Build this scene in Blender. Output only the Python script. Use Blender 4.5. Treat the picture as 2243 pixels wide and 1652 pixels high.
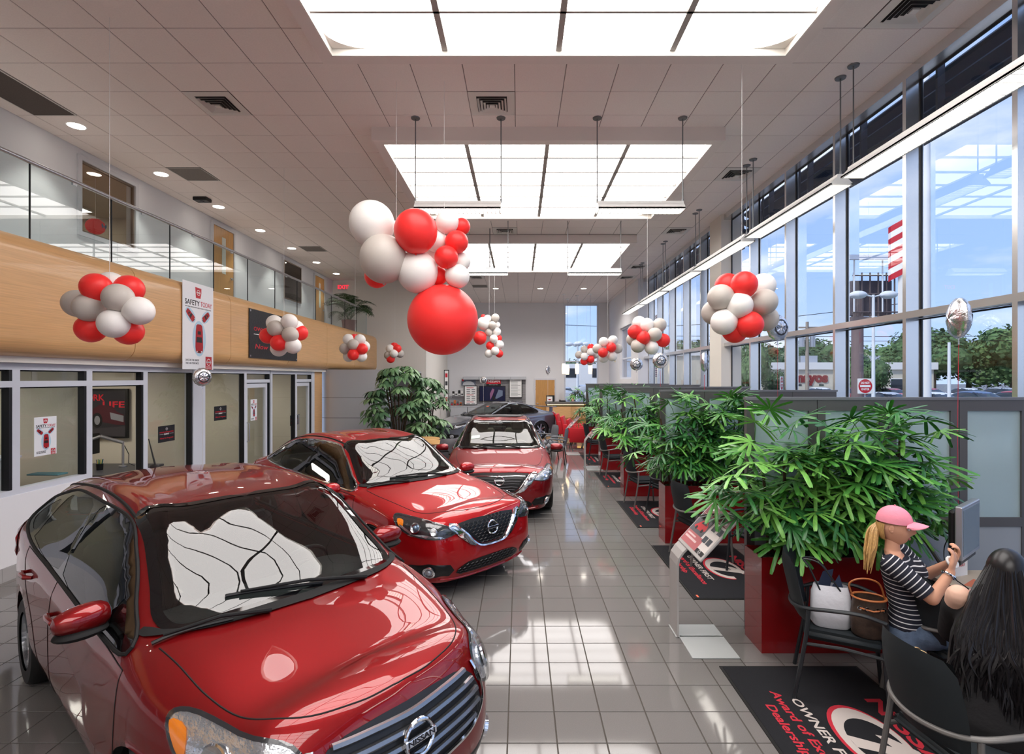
import bpy, bmesh, math, random
import numpy as np
from mathutils import Vector, Matrix, Euler
from mathutils.bvhtree import BVHTree
from mathutils.geometry import delaunay_2d_cdt
for o in list(bpy.data.objects): bpy.data.objects.remove(o, do_unlink=True)
S = bpy.context.scene
COL = S.collection
PI = math.pi
# ------------------------------------------------------------------ camera, world, sun, exposure
H = 2.23; F = 1158.0; VX, VY = 1138.0, 828.0
cd = bpy.data.cameras.new('camera'); cam = bpy.data.objects.new('camera', cd); COL.objects.link(cam)
cam.location = (0, 0, H); cam.rotation_euler = (PI/2, 0, 0)
cd.sensor_width = 36; cd.sensor_fit = 'HORIZONTAL'; cd.lens = F/2243*36
cd.shift_x = -(VX-1121.5)/2243; cd.shift_y = (VY-826)/2243
cd.clip_start = 0.05; cd.clip_end = 1000
S.camera = cam
S.view_settings.view_transform = 'Standard'
try: S.view_settings.look = 'None'
except Exception: pass
S.view_settings.gamma = 1.0; S.view_settings.use_curve_mapping = False
S.view_settings.exposure = 0.45
PANEL_E = 4.6; SKY_E = 1.05; SUN_E = 2.4
world = bpy.data.worlds.new('world'); S.world = world; world.use_nodes = True
nt = world.node_tree; nt.nodes.clear()
def N(t, tree=None, **kw):
    n = (tree or nt).nodes.new(t)
    for k, v in kw.items(): setattr(n, k, v)
    return n
out = N('ShaderNodeOutputWorld'); bg = N('ShaderNodeBackground'); tc = N('ShaderNodeTexCoord')
sep = N('ShaderNodeSeparateXYZ'); nt.links.new(tc.outputs['Generated'], sep.inputs[0])
grad = N('ShaderNodeValToRGB'); nt.links.new(sep.outputs['Z'], grad.inputs[0])
e = grad.color_ramp.elements
e[0].position = 0.0; e[0].color = (.48, .63, .92, 1); e[1].position = .6; e[1].color = (.24, .37, .70, 1)
e2 = grad.color_ramp.elements.new(.18); e2.color = (.32, .49, .86, 1)
mp = N('ShaderNodeMapping'); mp.inputs['Scale'].default_value = (1.0, 1.0, 3.2); nt.links.new(tc.outputs['Generated'], mp.inputs[0])
nz = N('ShaderNodeTexNoise'); nz.inputs['Scale'].default_value = 2.6; nz.inputs['Detail'].default_value = 7; nz.inputs['Roughness'].default_value = .55
nt.links.new(mp.outputs[0], nz.inputs['Vector'])
cr = N('ShaderNodeValToRGB'); cr.color_ramp.elements[0].position = .45; cr.color_ramp.elements[1].position = .68
nt.links.new(nz.outputs[0], cr.inputs[0])
nz2 = N('ShaderNodeTexNoise'); nz2.inputs['Scale'].default_value = 1.7; nz2.inputs['Detail'].default_value = 4
nt.links.new(mp.outputs[0], nz2.inputs['Vector'])
cc = N('ShaderNodeValToRGB'); cc.color_ramp.elements[0].position = .35; cc.color_ramp.elements[0].color = (.45, .56, .80, 1)
cc.color_ramp.elements[1].position = .62; cc.color_ramp.elements[1].color = (.95, .94, .97, 1)
nt.links.new(nz2.outputs[0], cc.inputs[0])
mx = N('ShaderNodeMixRGB'); nt.links.new(cr.outputs[0], mx.inputs[0]); nt.links.new(grad.outputs[0], mx.inputs[1]); nt.links.new(cc.outputs[0], mx.inputs[2])
nt.links.new(mx.outputs[0], bg.inputs[0]); bg.inputs[1].default_value = SKY_E; nt.links.new(bg.outputs[0], out.inputs[0])
sd = bpy.data.lights.new('sun', 'SUN'); sun = bpy.data.objects.new('sun', sd); COL.objects.link(sun)
sd.energy = SUN_E; sd.angle = .12; sd.color = (1, .93, .85); sun.rotation_euler = (math.radians(48), 0, math.radians(-60))

# ------------------------------------------------------------------ helpers
MATS = {}
def srgb(r, g, b):
    f = lambda c: (c/255/12.92) if c/255 <= .04045 else ((c/255+.055)/1.055)**2.4
    return (f(r), f(g), f(b), 1)
def mat(name, col=(200,200,200), rough=.5, metal=0, coat=0, emit=0, emit_col=None, noise=None, bump=None, spec=.5, trans=0, ior=1.45, alpha=1, vary=0, coat_rough=.03, sheen=0):
    if name in MATS: return MATS[name]
    m = bpy.data.materials.new(name); m.use_nodes = True; t = m.node_tree
    b = t.nodes['Principled BSDF']; c = srgb(*col)
    b.inputs['Base Color'].default_value = c; b.inputs['Roughness'].default_value = rough; b.inputs['Metallic'].default_value = metal
    b.inputs['Coat Weight'].default_value = coat; b.inputs['Coat Roughness'].default_value = coat_rough
    b.inputs['Specular IOR Level'].default_value = spec; b.inputs['IOR'].default_value = ior
    b.inputs['Transmission Weight'].default_value = trans
    if sheen: b.inputs['Sheen Weight'].default_value = sheen
    if emit:
        b.inputs['Emission Color'].default_value = srgb(*(emit_col or col)); b.inputs['Emission Strength'].default_value = emit
    src = None
    if noise:   # (scale, amount, (sx,sy,sz))
        tcn = t.nodes.new('ShaderNodeTexCoord'); mpn = t.nodes.new('ShaderNodeMapping'); nn = t.nodes.new('ShaderNodeTexNoise')
        mpn.inputs['Scale'].default_value = noise[2] if len(noise) > 2 else (1, 1, 1)
        nn.inputs['Scale'].default_value = noise[0]; nn.inputs['Detail'].default_value = 4
        t.links.new(tcn.outputs['Object'], mpn.inputs[0]); t.links.new(mpn.outputs[0], nn.inputs['Vector'])
        mr = t.nodes.new('ShaderNodeMapRange'); mr.inputs[1].default_value = .3; mr.inputs[2].default_value = .7
        mr.inputs[3].default_value = 1-noise[1]; mr.inputs[4].default_value = 1+noise[1]; t.links.new(nn.outputs[0], mr.inputs[0])
        hs = t.nodes.new('ShaderNodeHueSaturation'); hs.inputs['Color'].default_value = c; t.links.new(mr.outputs[0], hs.inputs['Value'])
        t.links.new(hs.outputs[0], b.inputs['Base Color']); src = nn
    if vary:
        oi = t.nodes.new('ShaderNodeObjectInfo'); mr = t.nodes.new('ShaderNodeMapRange'); mr.inputs[3].default_value = 1-vary; mr.inputs[4].default_value = 1+vary
        t.links.new(oi.outputs['Random'], mr.inputs[0]); hs = t.nodes.new('ShaderNodeHueSaturation')
        if b.inputs['Base Color'].is_linked: t.links.new(b.inputs['Base Color'].links[0].from_socket, hs.inputs['Color'])
        else: hs.inputs['Color'].default_value = c
        t.links.new(mr.outputs[0], hs.inputs['Value']); t.links.new(hs.outputs[0], b.inputs['Base Color'])
    if bump:    # (scale, strength)
        tcn = t.nodes.new('ShaderNodeTexCoord'); nn = t.nodes.new('ShaderNodeTexNoise'); nn.inputs['Scale'].default_value = bump[0]; nn.inputs['Detail'].default_value = 3
        t.links.new(tcn.outputs['Object'], nn.inputs['Vector']); bp = t.nodes.new('ShaderNodeBump'); bp.inputs['Strength'].default_value = bump[1]; bp.inputs['Distance'].default_value = .01
        t.links.new(nn.outputs[0], bp.inputs['Height']); t.links.new(bp.outputs[0], b.inputs['Normal'])
    MATS[name] = m; return m
def glassmat(name, tint=(1,1,1), ior=1.5, boost=1.0, rough=0.0):
    """thin sheet glass: straight-through transmission plus a fresnel mirror"""
    if name in MATS: return MATS[name]
    m = bpy.data.materials.new(name); m.use_nodes = True; t = m.node_tree; t.nodes.clear()
    o = t.nodes.new('ShaderNodeOutputMaterial'); mix = t.nodes.new('ShaderNodeMixShader'); tr = t.nodes.new('ShaderNodeBsdfTransparent')
    gl = t.nodes.new('ShaderNodeBsdfGlossy'); lw = t.nodes.new('ShaderNodeLayerWeight'); lw.inputs[0].default_value = .5
    pw = t.nodes.new('ShaderNodeMath'); pw.operation = 'POWER'; pw.inputs[1].default_value = 4.5
    mu = t.nodes.new('ShaderNodeMath'); mu.operation = 'MULTIPLY_ADD'; mu.inputs[1].default_value = .9; mu.inputs[2].default_value = .055*boost; mu.use_clamp = True
    tr.inputs[0].default_value = (*tint, 1); gl.inputs['Roughness'].default_value = rough
    t.links.new(lw.outputs['Facing'], pw.inputs[0]); t.links.new(pw.outputs[0], mu.inputs[0]); t.links.new(mu.outputs[0], mix.inputs[0]); t.links.new(tr.outputs[0], mix.inputs[1]); t.links.new(gl.outputs[0], mix.inputs[2]); t.links.new(mix.outputs[0], o.inputs[0])
    MATS[name] = m; return m

class MB:
    def __init__(s): s.v = []; s.f = []; s.m = []
    def add(s, vs, fs, mi=0):
        n = len(s.v); s.v.extend([tuple(p) for p in vs]); s.f.extend([tuple(i+n for i in f) for f in fs]); s.m.extend([mi]*len(fs)); return s
    def box(s, x0, y0, z0, x1, y1, z1, mi=0, M=None):
        vs = [(x0,y0,z0),(x1,y0,z0),(x1,y1,z0),(x0,y1,z0),(x0,y0,z1),(x1,y0,z1),(x1,y1,z1),(x0,y1,z1)]
        if M: vs = [M @ Vector(p) for p in vs]
        return s.add(vs, [(0,3,2,1),(4,5,6,7),(0,1,5,4),(1,2,6,5),(2,3,7,6),(3,0,4,7)], mi)
    def rbox(s, x0, y0, z0, x1, y1, z1, r=.01, n=2, M=None, mi=0):
        bm = bmesh.new(); bmesh.ops.create_cube(bm, size=1)
        for v in bm.verts: v.co = Vector(((x0+x1)/2+v.co.x*(x1-x0), (y0+y1)/2+v.co.y*(y1-y0), (z0+z1)/2+v.co.z*(z1-z0)))
        bmesh.ops.bevel(bm, geom=bm.edges[:], offset=r, segments=n, affect='EDGES', profile=.5)
        s.frombm(bm, M, mi); return s
    def frombm(s, bm, M=None, mi=0):
        bm.verts.ensure_lookup_table()
        vs = [(M @ v.co) if M else v.co.copy() for v in bm.verts]
        s.add(vs, [[v.index for v in f.verts] for f in bm.faces], mi); bm.free()
    def tube(s, pts, r, n=8, cap=True, mi=0, closed=False, flat=None):
        pts = [Vector(p) for p in pts]; m = len(pts); rs = r if hasattr(r, '__len__') else [r]*m
        up = Vector((0, 0, 1)); rings = []; prev = None
        for i, p in enumerate(pts):
            a = pts[(i-1) % m] if (closed or i > 0) else p; b = pts[(i+1) % m] if (closed or i < m-1) else p
            t = (b-a)
            if t.length < 1e-9: t = Vector((0, 0, 1))
            t.normalize()
            if prev is None:
                u = t.cross(up)
                if u.length < .05: u = t.cross(Vector((1, 0, 0)))
            else: u = prev - t*prev.dot(t)
            if u.length < 1e-6: u = t.orthogonal()
            u.normalize(); prev = u; w = t.cross(u)
            fl = flat or 1
            rings.append([p + (u*math.cos(2*PI*k/n) + w*math.sin(2*PI*k/n)*fl)*rs[i] for k in range(n)])
        vs = [q for rg in rings for q in rg]; fs = []
        for i in range(m if closed else m-1):
            for k in range(n):
                a = i*n+k; b = i*n+(k+1) % n; c = ((i+1) % m)*n+(k+1) % n; d = ((i+1) % m)*n+k
                fs.append((a, b, c, d))
        if cap and not closed: fs.append(tuple(range(n-1, -1, -1))); fs.append(tuple((m-1)*n+k for k in range(n)))
        return s.add(vs, fs, mi)
    def cyl(s, p0, p1, r, r1=None, n=16, mi=0): return s.tube([p0, p1], [r, r if r1 is None else r1], n, mi=mi)
    def lathe(s, prof, n=24, c=(0,0,0), axis='Z', mi=0):
        vs = []; m = len(prof)
        for r, h in prof:
            for k in range(n):
                a = 2*PI*k/n; x, y = r*math.cos(a), r*math.sin(a)
                q = (x, y, h) if axis == 'Z' else ((x, h, y) if axis == 'Y' else (h, x, y))
                vs.append((c[0]+q[0], c[1]+q[1], c[2]+q[2]))
        fs = [(i*n+k, i*n+(k+1) % n, (i+1)*n+(k+1) % n, (i+1)*n+k) for i in range(m-1) for k in range(n)]
        return s.add(vs, fs, mi)
    def ball(s, c, r, n=16, M=None, mi=0):
        rx, ry, rz = r if hasattr(r, '__len__') else (r, r, r); vs = [(0,0,1)]; k = n//2
        for i in range(1, k):
            for j in range(n): vs.append((math.sin(PI*i/k)*math.cos(2*PI*j/n), math.sin(PI*i/k)*math.sin(2*PI*j/n), math.cos(PI*i/k)))
        vs.append((0,0,-1)); L = len(vs)-1; fs = [(0, 1+j, 1+(j+1) % n) for j in range(n)]
        for i in range(k-2):
            for j in range(n): a = 1+i*n+j; b = 1+i*n+(j+1) % n; fs.append((a, a+n, b+n, b))
        fs += [(L, 1+(k-2)*n+(j+1) % n, 1+(k-2)*n+j) for j in range(n)]
        c = Vector(c); vs = [Vector((x*rx, y*ry, z*rz)) for x, y, z in vs]
        if M: vs = [M.to_3x3() @ v for v in vs]
        return s.add([v+c for v in vs], fs, mi)
    def prism(s, poly, h0, h1, axis='Z', mi=0, M=None):
        n = len(poly)
        def P(a, b, h): return {'Z': (a, b, h), 'Y': (a, h, b), 'X': (h, a, b)}[axis]
        vs = [P(a, b, h0) for a, b in poly] + [P(a, b, h1) for a, b in poly]
        if M: vs = [M @ Vector(v) for v in vs]
        return s.add(vs, [tuple(range(n-1, -1, -1)), tuple(range(n, 2*n))] + [(i, (i+1) % n, n+(i+1) % n, n+i) for i in range(n)], mi)
    def grid(s, rows, mi=0, closeu=False):
        n = len(rows[0]); m = len(rows); vs = [p for r in rows for p in r]
        fs = [(i*n+j, i*n+(j+1) % n, (i+1)*n+(j+1) % n, (i+1)*n+j) for i in range(m-1) for j in range(n if closeu else n-1)]
        return s.add(vs, fs, mi)
    def mesh(s, name, mats, smooth=False):
        me = bpy.data.meshes.new(name); me.from_pydata([tuple(v) for v in s.v], [], s.f)
        for m in (mats if isinstance(mats, (list, tuple)) else [mats]): me.materials.append(m)
        if any(s.m): me.polygons.foreach_set('material_index', s.m)
        bm = bmesh.new(); bm.from_mesh(me); bmesh.ops.recalc_face_normals(bm, faces=bm.faces[:]); bm.to_mesh(me); bm.free()
        if smooth:
            me.polygons.foreach_set('use_smooth', [True]*len(me.polygons))
            try: me.set_sharp_from_angle(angle=math.radians(40))
            except Exception: pass
        me.update(); return me
    def build(s, name, mats, parent=None, smooth=False, world=False, loc=None, rot=None):
        o = bpy.data.objects.new(name, s.mesh(name, mats, smooth)); COL.objects.link(o)
        if parent:
            o.parent = parent
            if world: o.matrix_parent_inverse = wm(parent).inverted()
        if loc: o.location = loc
        if rot: o.rotation_euler = rot
        return o
def wm(o):
    m = Matrix.LocRotScale(o.location, o.rotation_euler, o.scale)
    return (wm(o.parent) @ o.matrix_parent_inverse @ m) if o.parent else m
def tag(o, label=None, cat=None, group=None, kind=None):
    if label: o['label'] = label
    if cat: o['category'] = cat
    if group: o['group'] = group
    if kind: o['kind'] = kind
    return o
def thing(name, label, cat, loc=(0,0,0), rz=0, group=None):
    o = bpy.data.objects.new(name, None); COL.objects.link(o); o.location = loc; o.rotation_euler = (0, 0, rz); o.empty_display_size = .2
    return tag(o, label, cat, group)
def struct(o): o['kind'] = 'structure'; return o
KIDS = {}
def dup(root, loc=None, rz=None, label=None, group=None, cat=None, scale=None):
    def cp(o, par):
        c = o.copy(); COL.objects.link(c)
        if par is not None: c.parent = par
        for ch in children(o): cp(ch, c)
        return c
    r = cp(root, None)
    if loc is not None: r.location = loc
    if rz is not None: r.rotation_euler = (0, 0, rz)
    if scale: r.scale = scale if hasattr(scale, '__len__') else (scale,)*3
    if label: r['label'] = label
    if group: r['group'] = group
    if cat: r['category'] = cat
    return r
def children(o): return list(o.children)
def inst(src, parent, loc=None, rot=None, scale=None, name=None):
    """a further object sharing src's mesh"""
    c = bpy.data.objects.new(name or src.name.split('.')[0], src.data); COL.objects.link(c); c.parent = parent
    if loc is not None: c.location = loc
    if rot is not None: c.rotation_euler = rot
    if scale is not None: c.scale = scale if hasattr(scale, '__len__') else (scale,)*3
    for k in src.keys():
        if k == 'kind': c[k] = src[k]
    return c
def at(px, py, y): return Vector(((px-VX)/F*y, y, H-(py-VY)/F*y))
TXT = {}
def textmesh(s, size, bold=0, ext=.0008, align='CENTER', italic=0, width=None):
    key = (s, round(size, 4), bold, ext, align, italic, width)
    c = bpy.data.curves.new('txt', 'FONT'); c.body = s; c.size = size; c.extrude = ext; c.offset = bold*size; c.align_x = align; c.align_y = 'CENTER'; c.shear = italic; c.resolution_u = 3
    o = bpy.data.objects.new('txt', c); me0 = o.to_mesh(); vs = [v.co.copy() for v in me0.vertices]; fs = [tuple(p.vertices) for p in me0.polygons]
    o.to_mesh_clear(); bpy.data.objects.remove(o); bpy.data.curves.remove(c)
    if width and vs:
        a = min(v.x for v in vs); b = max(v.x for v in vs)
        if b > a:
            k = width/(b-a)
            for v in vs: v.x *= k
    return vs, fs
def frame(o, u, v):
    """matrix with local x=u, y=v, z=normal"""
    u = Vector(u).normalized(); v = Vector(v).normalized(); w = u.cross(v); m = Matrix((u, v, w)).transposed().to_4x4(); m.translation = Vector(o); return m
def text(s, size, m, M, parent=None, name='lettering', world=False, **kw):
    vs, fs = textmesh(s, size, **kw); b = MB(); b.v = [tuple(M @ v) for v in vs]; b.f = fs; b.m = [0]*len(fs)
    return b.build(name, m, parent, world=world)
def catmull(P, n, closed=False):
    P = [Vector(p) for p in P]; m = len(P); out = []
    for i in range(m if closed else m-1):
        p0 = P[(i-1) % m] if closed or i > 0 else P[0]*2-P[1]; p1 = P[i]; p2 = P[(i+1) % m]
        p3 = P[(i+2) % m] if closed or i < m-2 else P[-1]*2-P[-2]
        for k in range(n):
            t = k/n; out.append(.5*((2*p1)+(p2-p0)*t+(2*p0-5*p1+4*p2-p3)*t*t+(3*p1-p0-3*p2+p3)*t**3))
    if not closed: out.append(P[-1])
    return out
# common materials
M_wall = mat('wall_paint', (222,222,226), .85)
M_wallw = mat('wall_paint_warm', (226,222,216), .85)
M_alu = mat('window_frame_paint', (222,222,222), .22, metal=.9)
M_aluw = mat('storefront_frame', (208,212,222), .35, spec=.5)
M_gask = mat('black_gasket', (18,20,26), .5)
M_dark = mat('dark_metal', (70,70,74), .35, metal=.6)
M_silver = mat('brushed_silver', (186,188,194), .32, metal=.85)
M_chrome = mat('chrome', (232,234,238), .06, metal=1)
M_white = mat('white_plastic', (238,238,238), .4)
M_black = mat('black_plastic', (18,18,20), .4)
M_blackm = mat('black_matte', (14,14,15), .75)
M_rubber = mat('rubber', (22,22,23), .6)
M_glass = glassmat('window_glass', (.93,.96,.97), 1.5, 1.35)
M_rail_glass = glassmat('railing_glass', (.80,.90,.91), 1.5, 1.6)
M_store_glass = glassmat('storefront_glass', (.88,.91,.90), 1.5, 1.2)
M_wood = mat('maple_veneer', (214,168,116), .34, coat=.2, noise=(5,.10,(1,.35,14)))
M_wood2 = mat('oak_door', (196,146,86), .4, noise=(6,.12,(8,8,.6)))
M_red = mat('red_gloss_planter', (134,20,24), .2, coat=.7)
M_text_black = mat('print_black', (24,26,32), .5)
M_text_red = mat('print_red', (196,32,48), .5)
M_text_white = mat('print_white', (238,238,238), .5)
M_foil = mat('foil', (225,225,228), .12, metal=1, bump=(9,.5))
random.seed(7)
# ------------------------------------------------------------------ setting: floor, ceiling, walls
CZ = 5.887; XL = -5.7; XU = -7.0; XR = 4.56; YF = 25.7; YB = -5.0
M_grout = mat('grout', (70,64,58), .8)
M_tile = mat('porcelain_floor_tile', (118,115,113), .06, noise=(260,.10), vary=.035, spec=.62)
def vis(x, y, z):
    if y < .2: return False
    px = VX+x/y*F; py = VY-(z-H)/y*F
    return -60 < px < 2300 and -60 < py < 1710
fl = struct(MB().box(XL, YB, -.25, 4.9, YF+.1, -.004).build('floor', M_grout))
T = .304; x0, y0 = -.074, 3.835
cells = []
i0 = int(math.floor((XL-x0)/T)); i1 = int(math.ceil((4.7-x0)/T)); j0 = int(math.floor((YB-y0)/T)); j1 = int(math.ceil((YF-y0)/T))
for i in range(i0, i1):
    for j in range(j0, j1): cells.append((i, j))
g = .0035
def tilebox(mb, xa, ya, xb, yb, z0, z1, b=.0015):
    mb.add([(xa,ya,z0),(xb,ya,z0),(xb,yb,z0),(xa,yb,z0),(xa+b,ya+b,z1),(xb-b,ya+b,z1),(xb-b,yb-b,z1),(xa+b,yb-b,z1)], [(4,5,6,7),(0,1,5,4),(1,2,6,5),(2,3,7,6),(3,0,4,7)])
src = None; rest = MB(); cand = []
for (i, j) in cells:
    xa, ya = x0+i*T, y0+j*T
    if xa > XL+.02 and xa+T < 4.7 and vis(xa+T/2, ya+T/2, 0) and ya < 12 and not (xa < -.9 and ya < 5.5 and xa+ya*.8 > -0.9 and xa > -2.6): cand.append((ya+abs(xa+T/2)*.05, i, j))
cand.sort(); pick = set((i, j) for _, i, j in cand[:298])
for (i, j) in cells:
    xa, ya = max(x0+i*T, XL), max(y0+j*T, YB); xb, yb = min(x0+(i+1)*T, 4.7), min(y0+(j+1)*T, YF)
    if xb-xa < .02 or yb-ya < .02: continue
    if (i, j) in pick:
        if src is None:
            mb = MB(); tilebox(mb, -T/2+g, -T/2+g, T/2-g, T/2-g, -.004, 0); src = mb.build('floor_tile', M_tile, fl, loc=(x0+(i+.5)*T, y0+(j+.5)*T, 0))
        else: inst(src, fl, (x0+(i+.5)*T, y0+(j+.5)*T, random.uniform(-.0003, .0003)))
    else: tilebox(rest, xa+g, ya+g, xb-g, yb-g, -.004, 0)
r = rest.build('floor_tile', M_tile, fl); r['kind'] = 'stuff'
# ceiling
M_ctile = mat('ceiling_tile', (232,222,218), .9, noise=(60,.03), vary=.012, bump=(160,.15))
M_tbar = mat('ceiling_grid', (120,110,110), .7)
ce = struct(MB().box(XU-.2, YB, CZ, 4.9, YF+.1, CZ+.25).build('ceiling', M_tbar))
CT = .6085; cx0, cy0 = -1.885, 6.132
BX0, BX1 = -2.02, 2.86; BY = [-3.78, 2.02, 7.82, 13.61]; BL = 3.66; BZ = 5.683; PZ = 5.765
special = {}
def cell_of(x, y): return (int(math.floor((x-cx0)/CT)), int(math.floor((y-cy0)/CT)))
DIFF = [at(480,222,1), at(1086,222,1), at(1612,381,1), at(1995,15,1), at(1104,503,1), at(1478,506,1), at(1500,432,1)]
Hc = CZ-H
def on_ceil(px, py): y = F*Hc/(VY-py); return ((px-VX)/F*y, y)
diff_cells = [cell_of(*on_ceil(*p)) for p in [(493,232),(1085,226),(1625,385),(2030,25),(1104,504),(1478,507),(1415,585),(1382,608),(1050,610)]]
ret_cells = [cell_of(*on_ceil(*p)) for p in [(424,380),(688,544),(1050,628)]]
bigret = [cell_of(x, y) for x, y in [(-6.2,7.0),(-6.2,6.4),(-6.2,5.8),(-6.2,5.2)]]
bigret = [(cell_of(-6.45,6.4)[0], c[1]) for c in bigret]
skip = set(diff_cells+ret_cells+bigret)
i0 = int(math.floor((XU-cx0)/CT)); i1 = int(math.ceil((4.62-cx0)/CT)); j0 = int(math.floor((YB-cy0)/CT)); j1 = int(math.ceil((YF-cy0)/CT))
def tilec(mb, xa, ya, xb, yb):
    z = CZ-.006; b = .006
    mb.add([(xa,ya,CZ),(xb,ya,CZ),(xb,yb,CZ),(xa,yb,CZ),(xa+b,ya+b,z),(xb-b,ya+b,z),(xb-b,yb-b,z),(xa+b,yb-b,z)], [(4,7,6,5),(0,1,5,4),(1,2,6,5),(2,3,7,6),(3,0,4,7)])
src = None; rest = MB(); cand = []
def clear_box(xa, ya, xb, yb):
    for by in BY:
        if xa >= BX0-.2 and xb <= BX1+.2 and ya >= by-.2 and yb <= by+BL+.2: return False
    return True
for i in range(i0, i1):
    for j in range(j0, j1):
        xa, ya = cx0+i*CT, cy0+j*CT
        if (i, j) in skip: continue
        if xa < XU or xa+CT > 4.6 or ya < YB or ya+CT > YF or not clear_box(xa, ya, xa+CT, ya+CT): continue
        if vis(xa+CT/2, ya+CT/2, CZ): cand.append((ya, i, j))
cand.sort(); pick = set((i, j) for _, i, j in cand[:296]); gg = .004
for i in range(i0, i1):
    for j in range(j0, j1):
        if (i, j) in skip: continue
        xa, ya = max(cx0+i*CT, XU), max(cy0+j*CT, YB); xb, yb = min(cx0+(i+1)*CT, 4.62), min(cy0+(j+1)*CT, YF)
        if xb-xa < .03 or yb-ya < .03 or not clear_box(xa, ya, xb, yb): continue
        if (i, j) in pick:
            if src is None:
                mb = MB(); tilec(mb, -CT/2+gg, -CT/2+gg, CT/2-gg, CT/2-gg); src = mb.build('ceiling_tile', M_ctile, ce, loc=(cx0+(i+.5)*CT, cy0+(j+.5)*CT, 0))
            else: inst(src, ce, (cx0+(i+.5)*CT, cy0+(j+.5)*CT, 0))
        else: tilec(rest, xa+gg, ya+gg, xb-gg, yb-gg)
rest.build('ceiling_tile', M_ctile, ce)['kind'] = 'stuff'
# vents
M_vent = mat('vent_white', (214,210,206), .6); M_vdark = mat('vent_dark', (40,38,38), .8); M_perf = mat('return_grille', (118,112,108), .8, noise=(220,.3))
def vent_thing(cell, label):
    cx, cy = cx0+(cell[0]+.5)*CT, cy0+(cell[1]+.5)*CT
    t = thing('ceiling_vent', label, 'vent', (cx, cy, CZ), group=None)
    h = CT/2-.004
    mb = MB()   # face plate as ring
    for (a, b) in [(h, .2)]:
        for q in range(4):
            c, s_ = [(1,0),(0,1),(-1,0),(0,-1)][q]
            pts = [(-a, -a), (a, -a), (b, -b), (-b, -b)]
            P = [(x*c-y*s_, x*s_+y*c) for x, y in pts]
            mb.add([(x, y, -.012 if k > 1 else -.008) for k, (x, y) in enumerate(P)], [(0,3,2,1)])
    mb.build('face_plate', M_vent, t)
    MB().box(-.2, -.2, -.004, .2, .2, -.001).build('plenum', M_vdark, t)
    for n, r in enumerate((.19, .15, .11, .07)):
        mb = MB()
        for q in range(4):
            c, s_ = [(1,0),(0,1),(-1,0),(0,-1)][q]
            P = [(-r, -r), (r, -r), (r-.026, -r+.026), (-r+.026, -r+.026)]
            P = [(x*c-y*s_, x*s_+y*c) for x, y in P]
            z = -.012-.006*n
            mb.add([(x, y, z-(.022 if k < 2 else 0)) for k, (x, y) in enumerate(P)], [(0,1,2,3)])
        mb.build('louver', M_vent, t)
    MB().box(-.035, -.035, -.045, .035, .035, -.03).build('core', M_vent, t)
    return t
VL = ['square ceiling air diffuser above the left balcony side, nearest left one', 'square ceiling air diffuser in the middle between the two nearest light boxes', 'square ceiling air diffuser by the windows beside second light box', 'large nearest ceiling air diffuser at top right beside the windows', 'small far ceiling diffuser just in front of the third light box, left of centre', 'far ceiling diffuser near the right front corner of the third light box', 'far ceiling diffuser above the last hanging window lights', 'farthest ceiling diffuser on window side behind hanging lights', 'far ceiling diffuser behind the red balloon cluster']
for c, l in zip(diff_cells, VL): vent_thing(c, l)
for c, l in zip(ret_cells, ['grey perforated return air grille in the ceiling over the balcony', 'smaller far grey return grille in the ceiling over the balcony end', 'dark return air grille in the ceiling beyond the third light box']):
    cx, cy = cx0+(c[0]+.5)*CT, cy0+(c[1]+.5)*CT
    t = thing('return_grille', l, 'vent', (cx, cy, CZ)); h = CT/2-.004
    MB().box(-h, -h, -.010, h, h, -.004).build('perforated_panel', M_perf, t)
    fr = MB()
    for a in (-h, h-.012): fr.box(a, -h, -.014, a+.012, h, -.004); fr.box(-h, a, -.014, h, a+.012, -.004)
    fr.build('frame', M_vent, t)
t = thing('return_grille', 'long dark brown return grille at the upper left ceiling edge', 'vent', (cx0+(bigret[0][0]+.5)*CT, cy0+(bigret[0][1]+1)*CT, CZ)); h = CT/2-.01
M_bg = mat('dark_return_grille', (78,68,64), .75, noise=(150,.25))
MB().box(-h, -4*CT, -.012, h, -.01, -.004).build('perforated_panel', M_bg, t)
fr = MB()
for a in (-h-.004, h-.01): fr.box(a, -4*CT, -.016, a+.014, 0, -.004)
fr.box(-h, -.014, -.016, h, 0, -.004); fr.box(-h, -4*CT, -.016, h, -4*CT+.014, -.004); fr.box(-h, -2*CT, -.014, h, -2*CT+.01, -.004)
fr.build('frame', M_vent, t)
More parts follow.
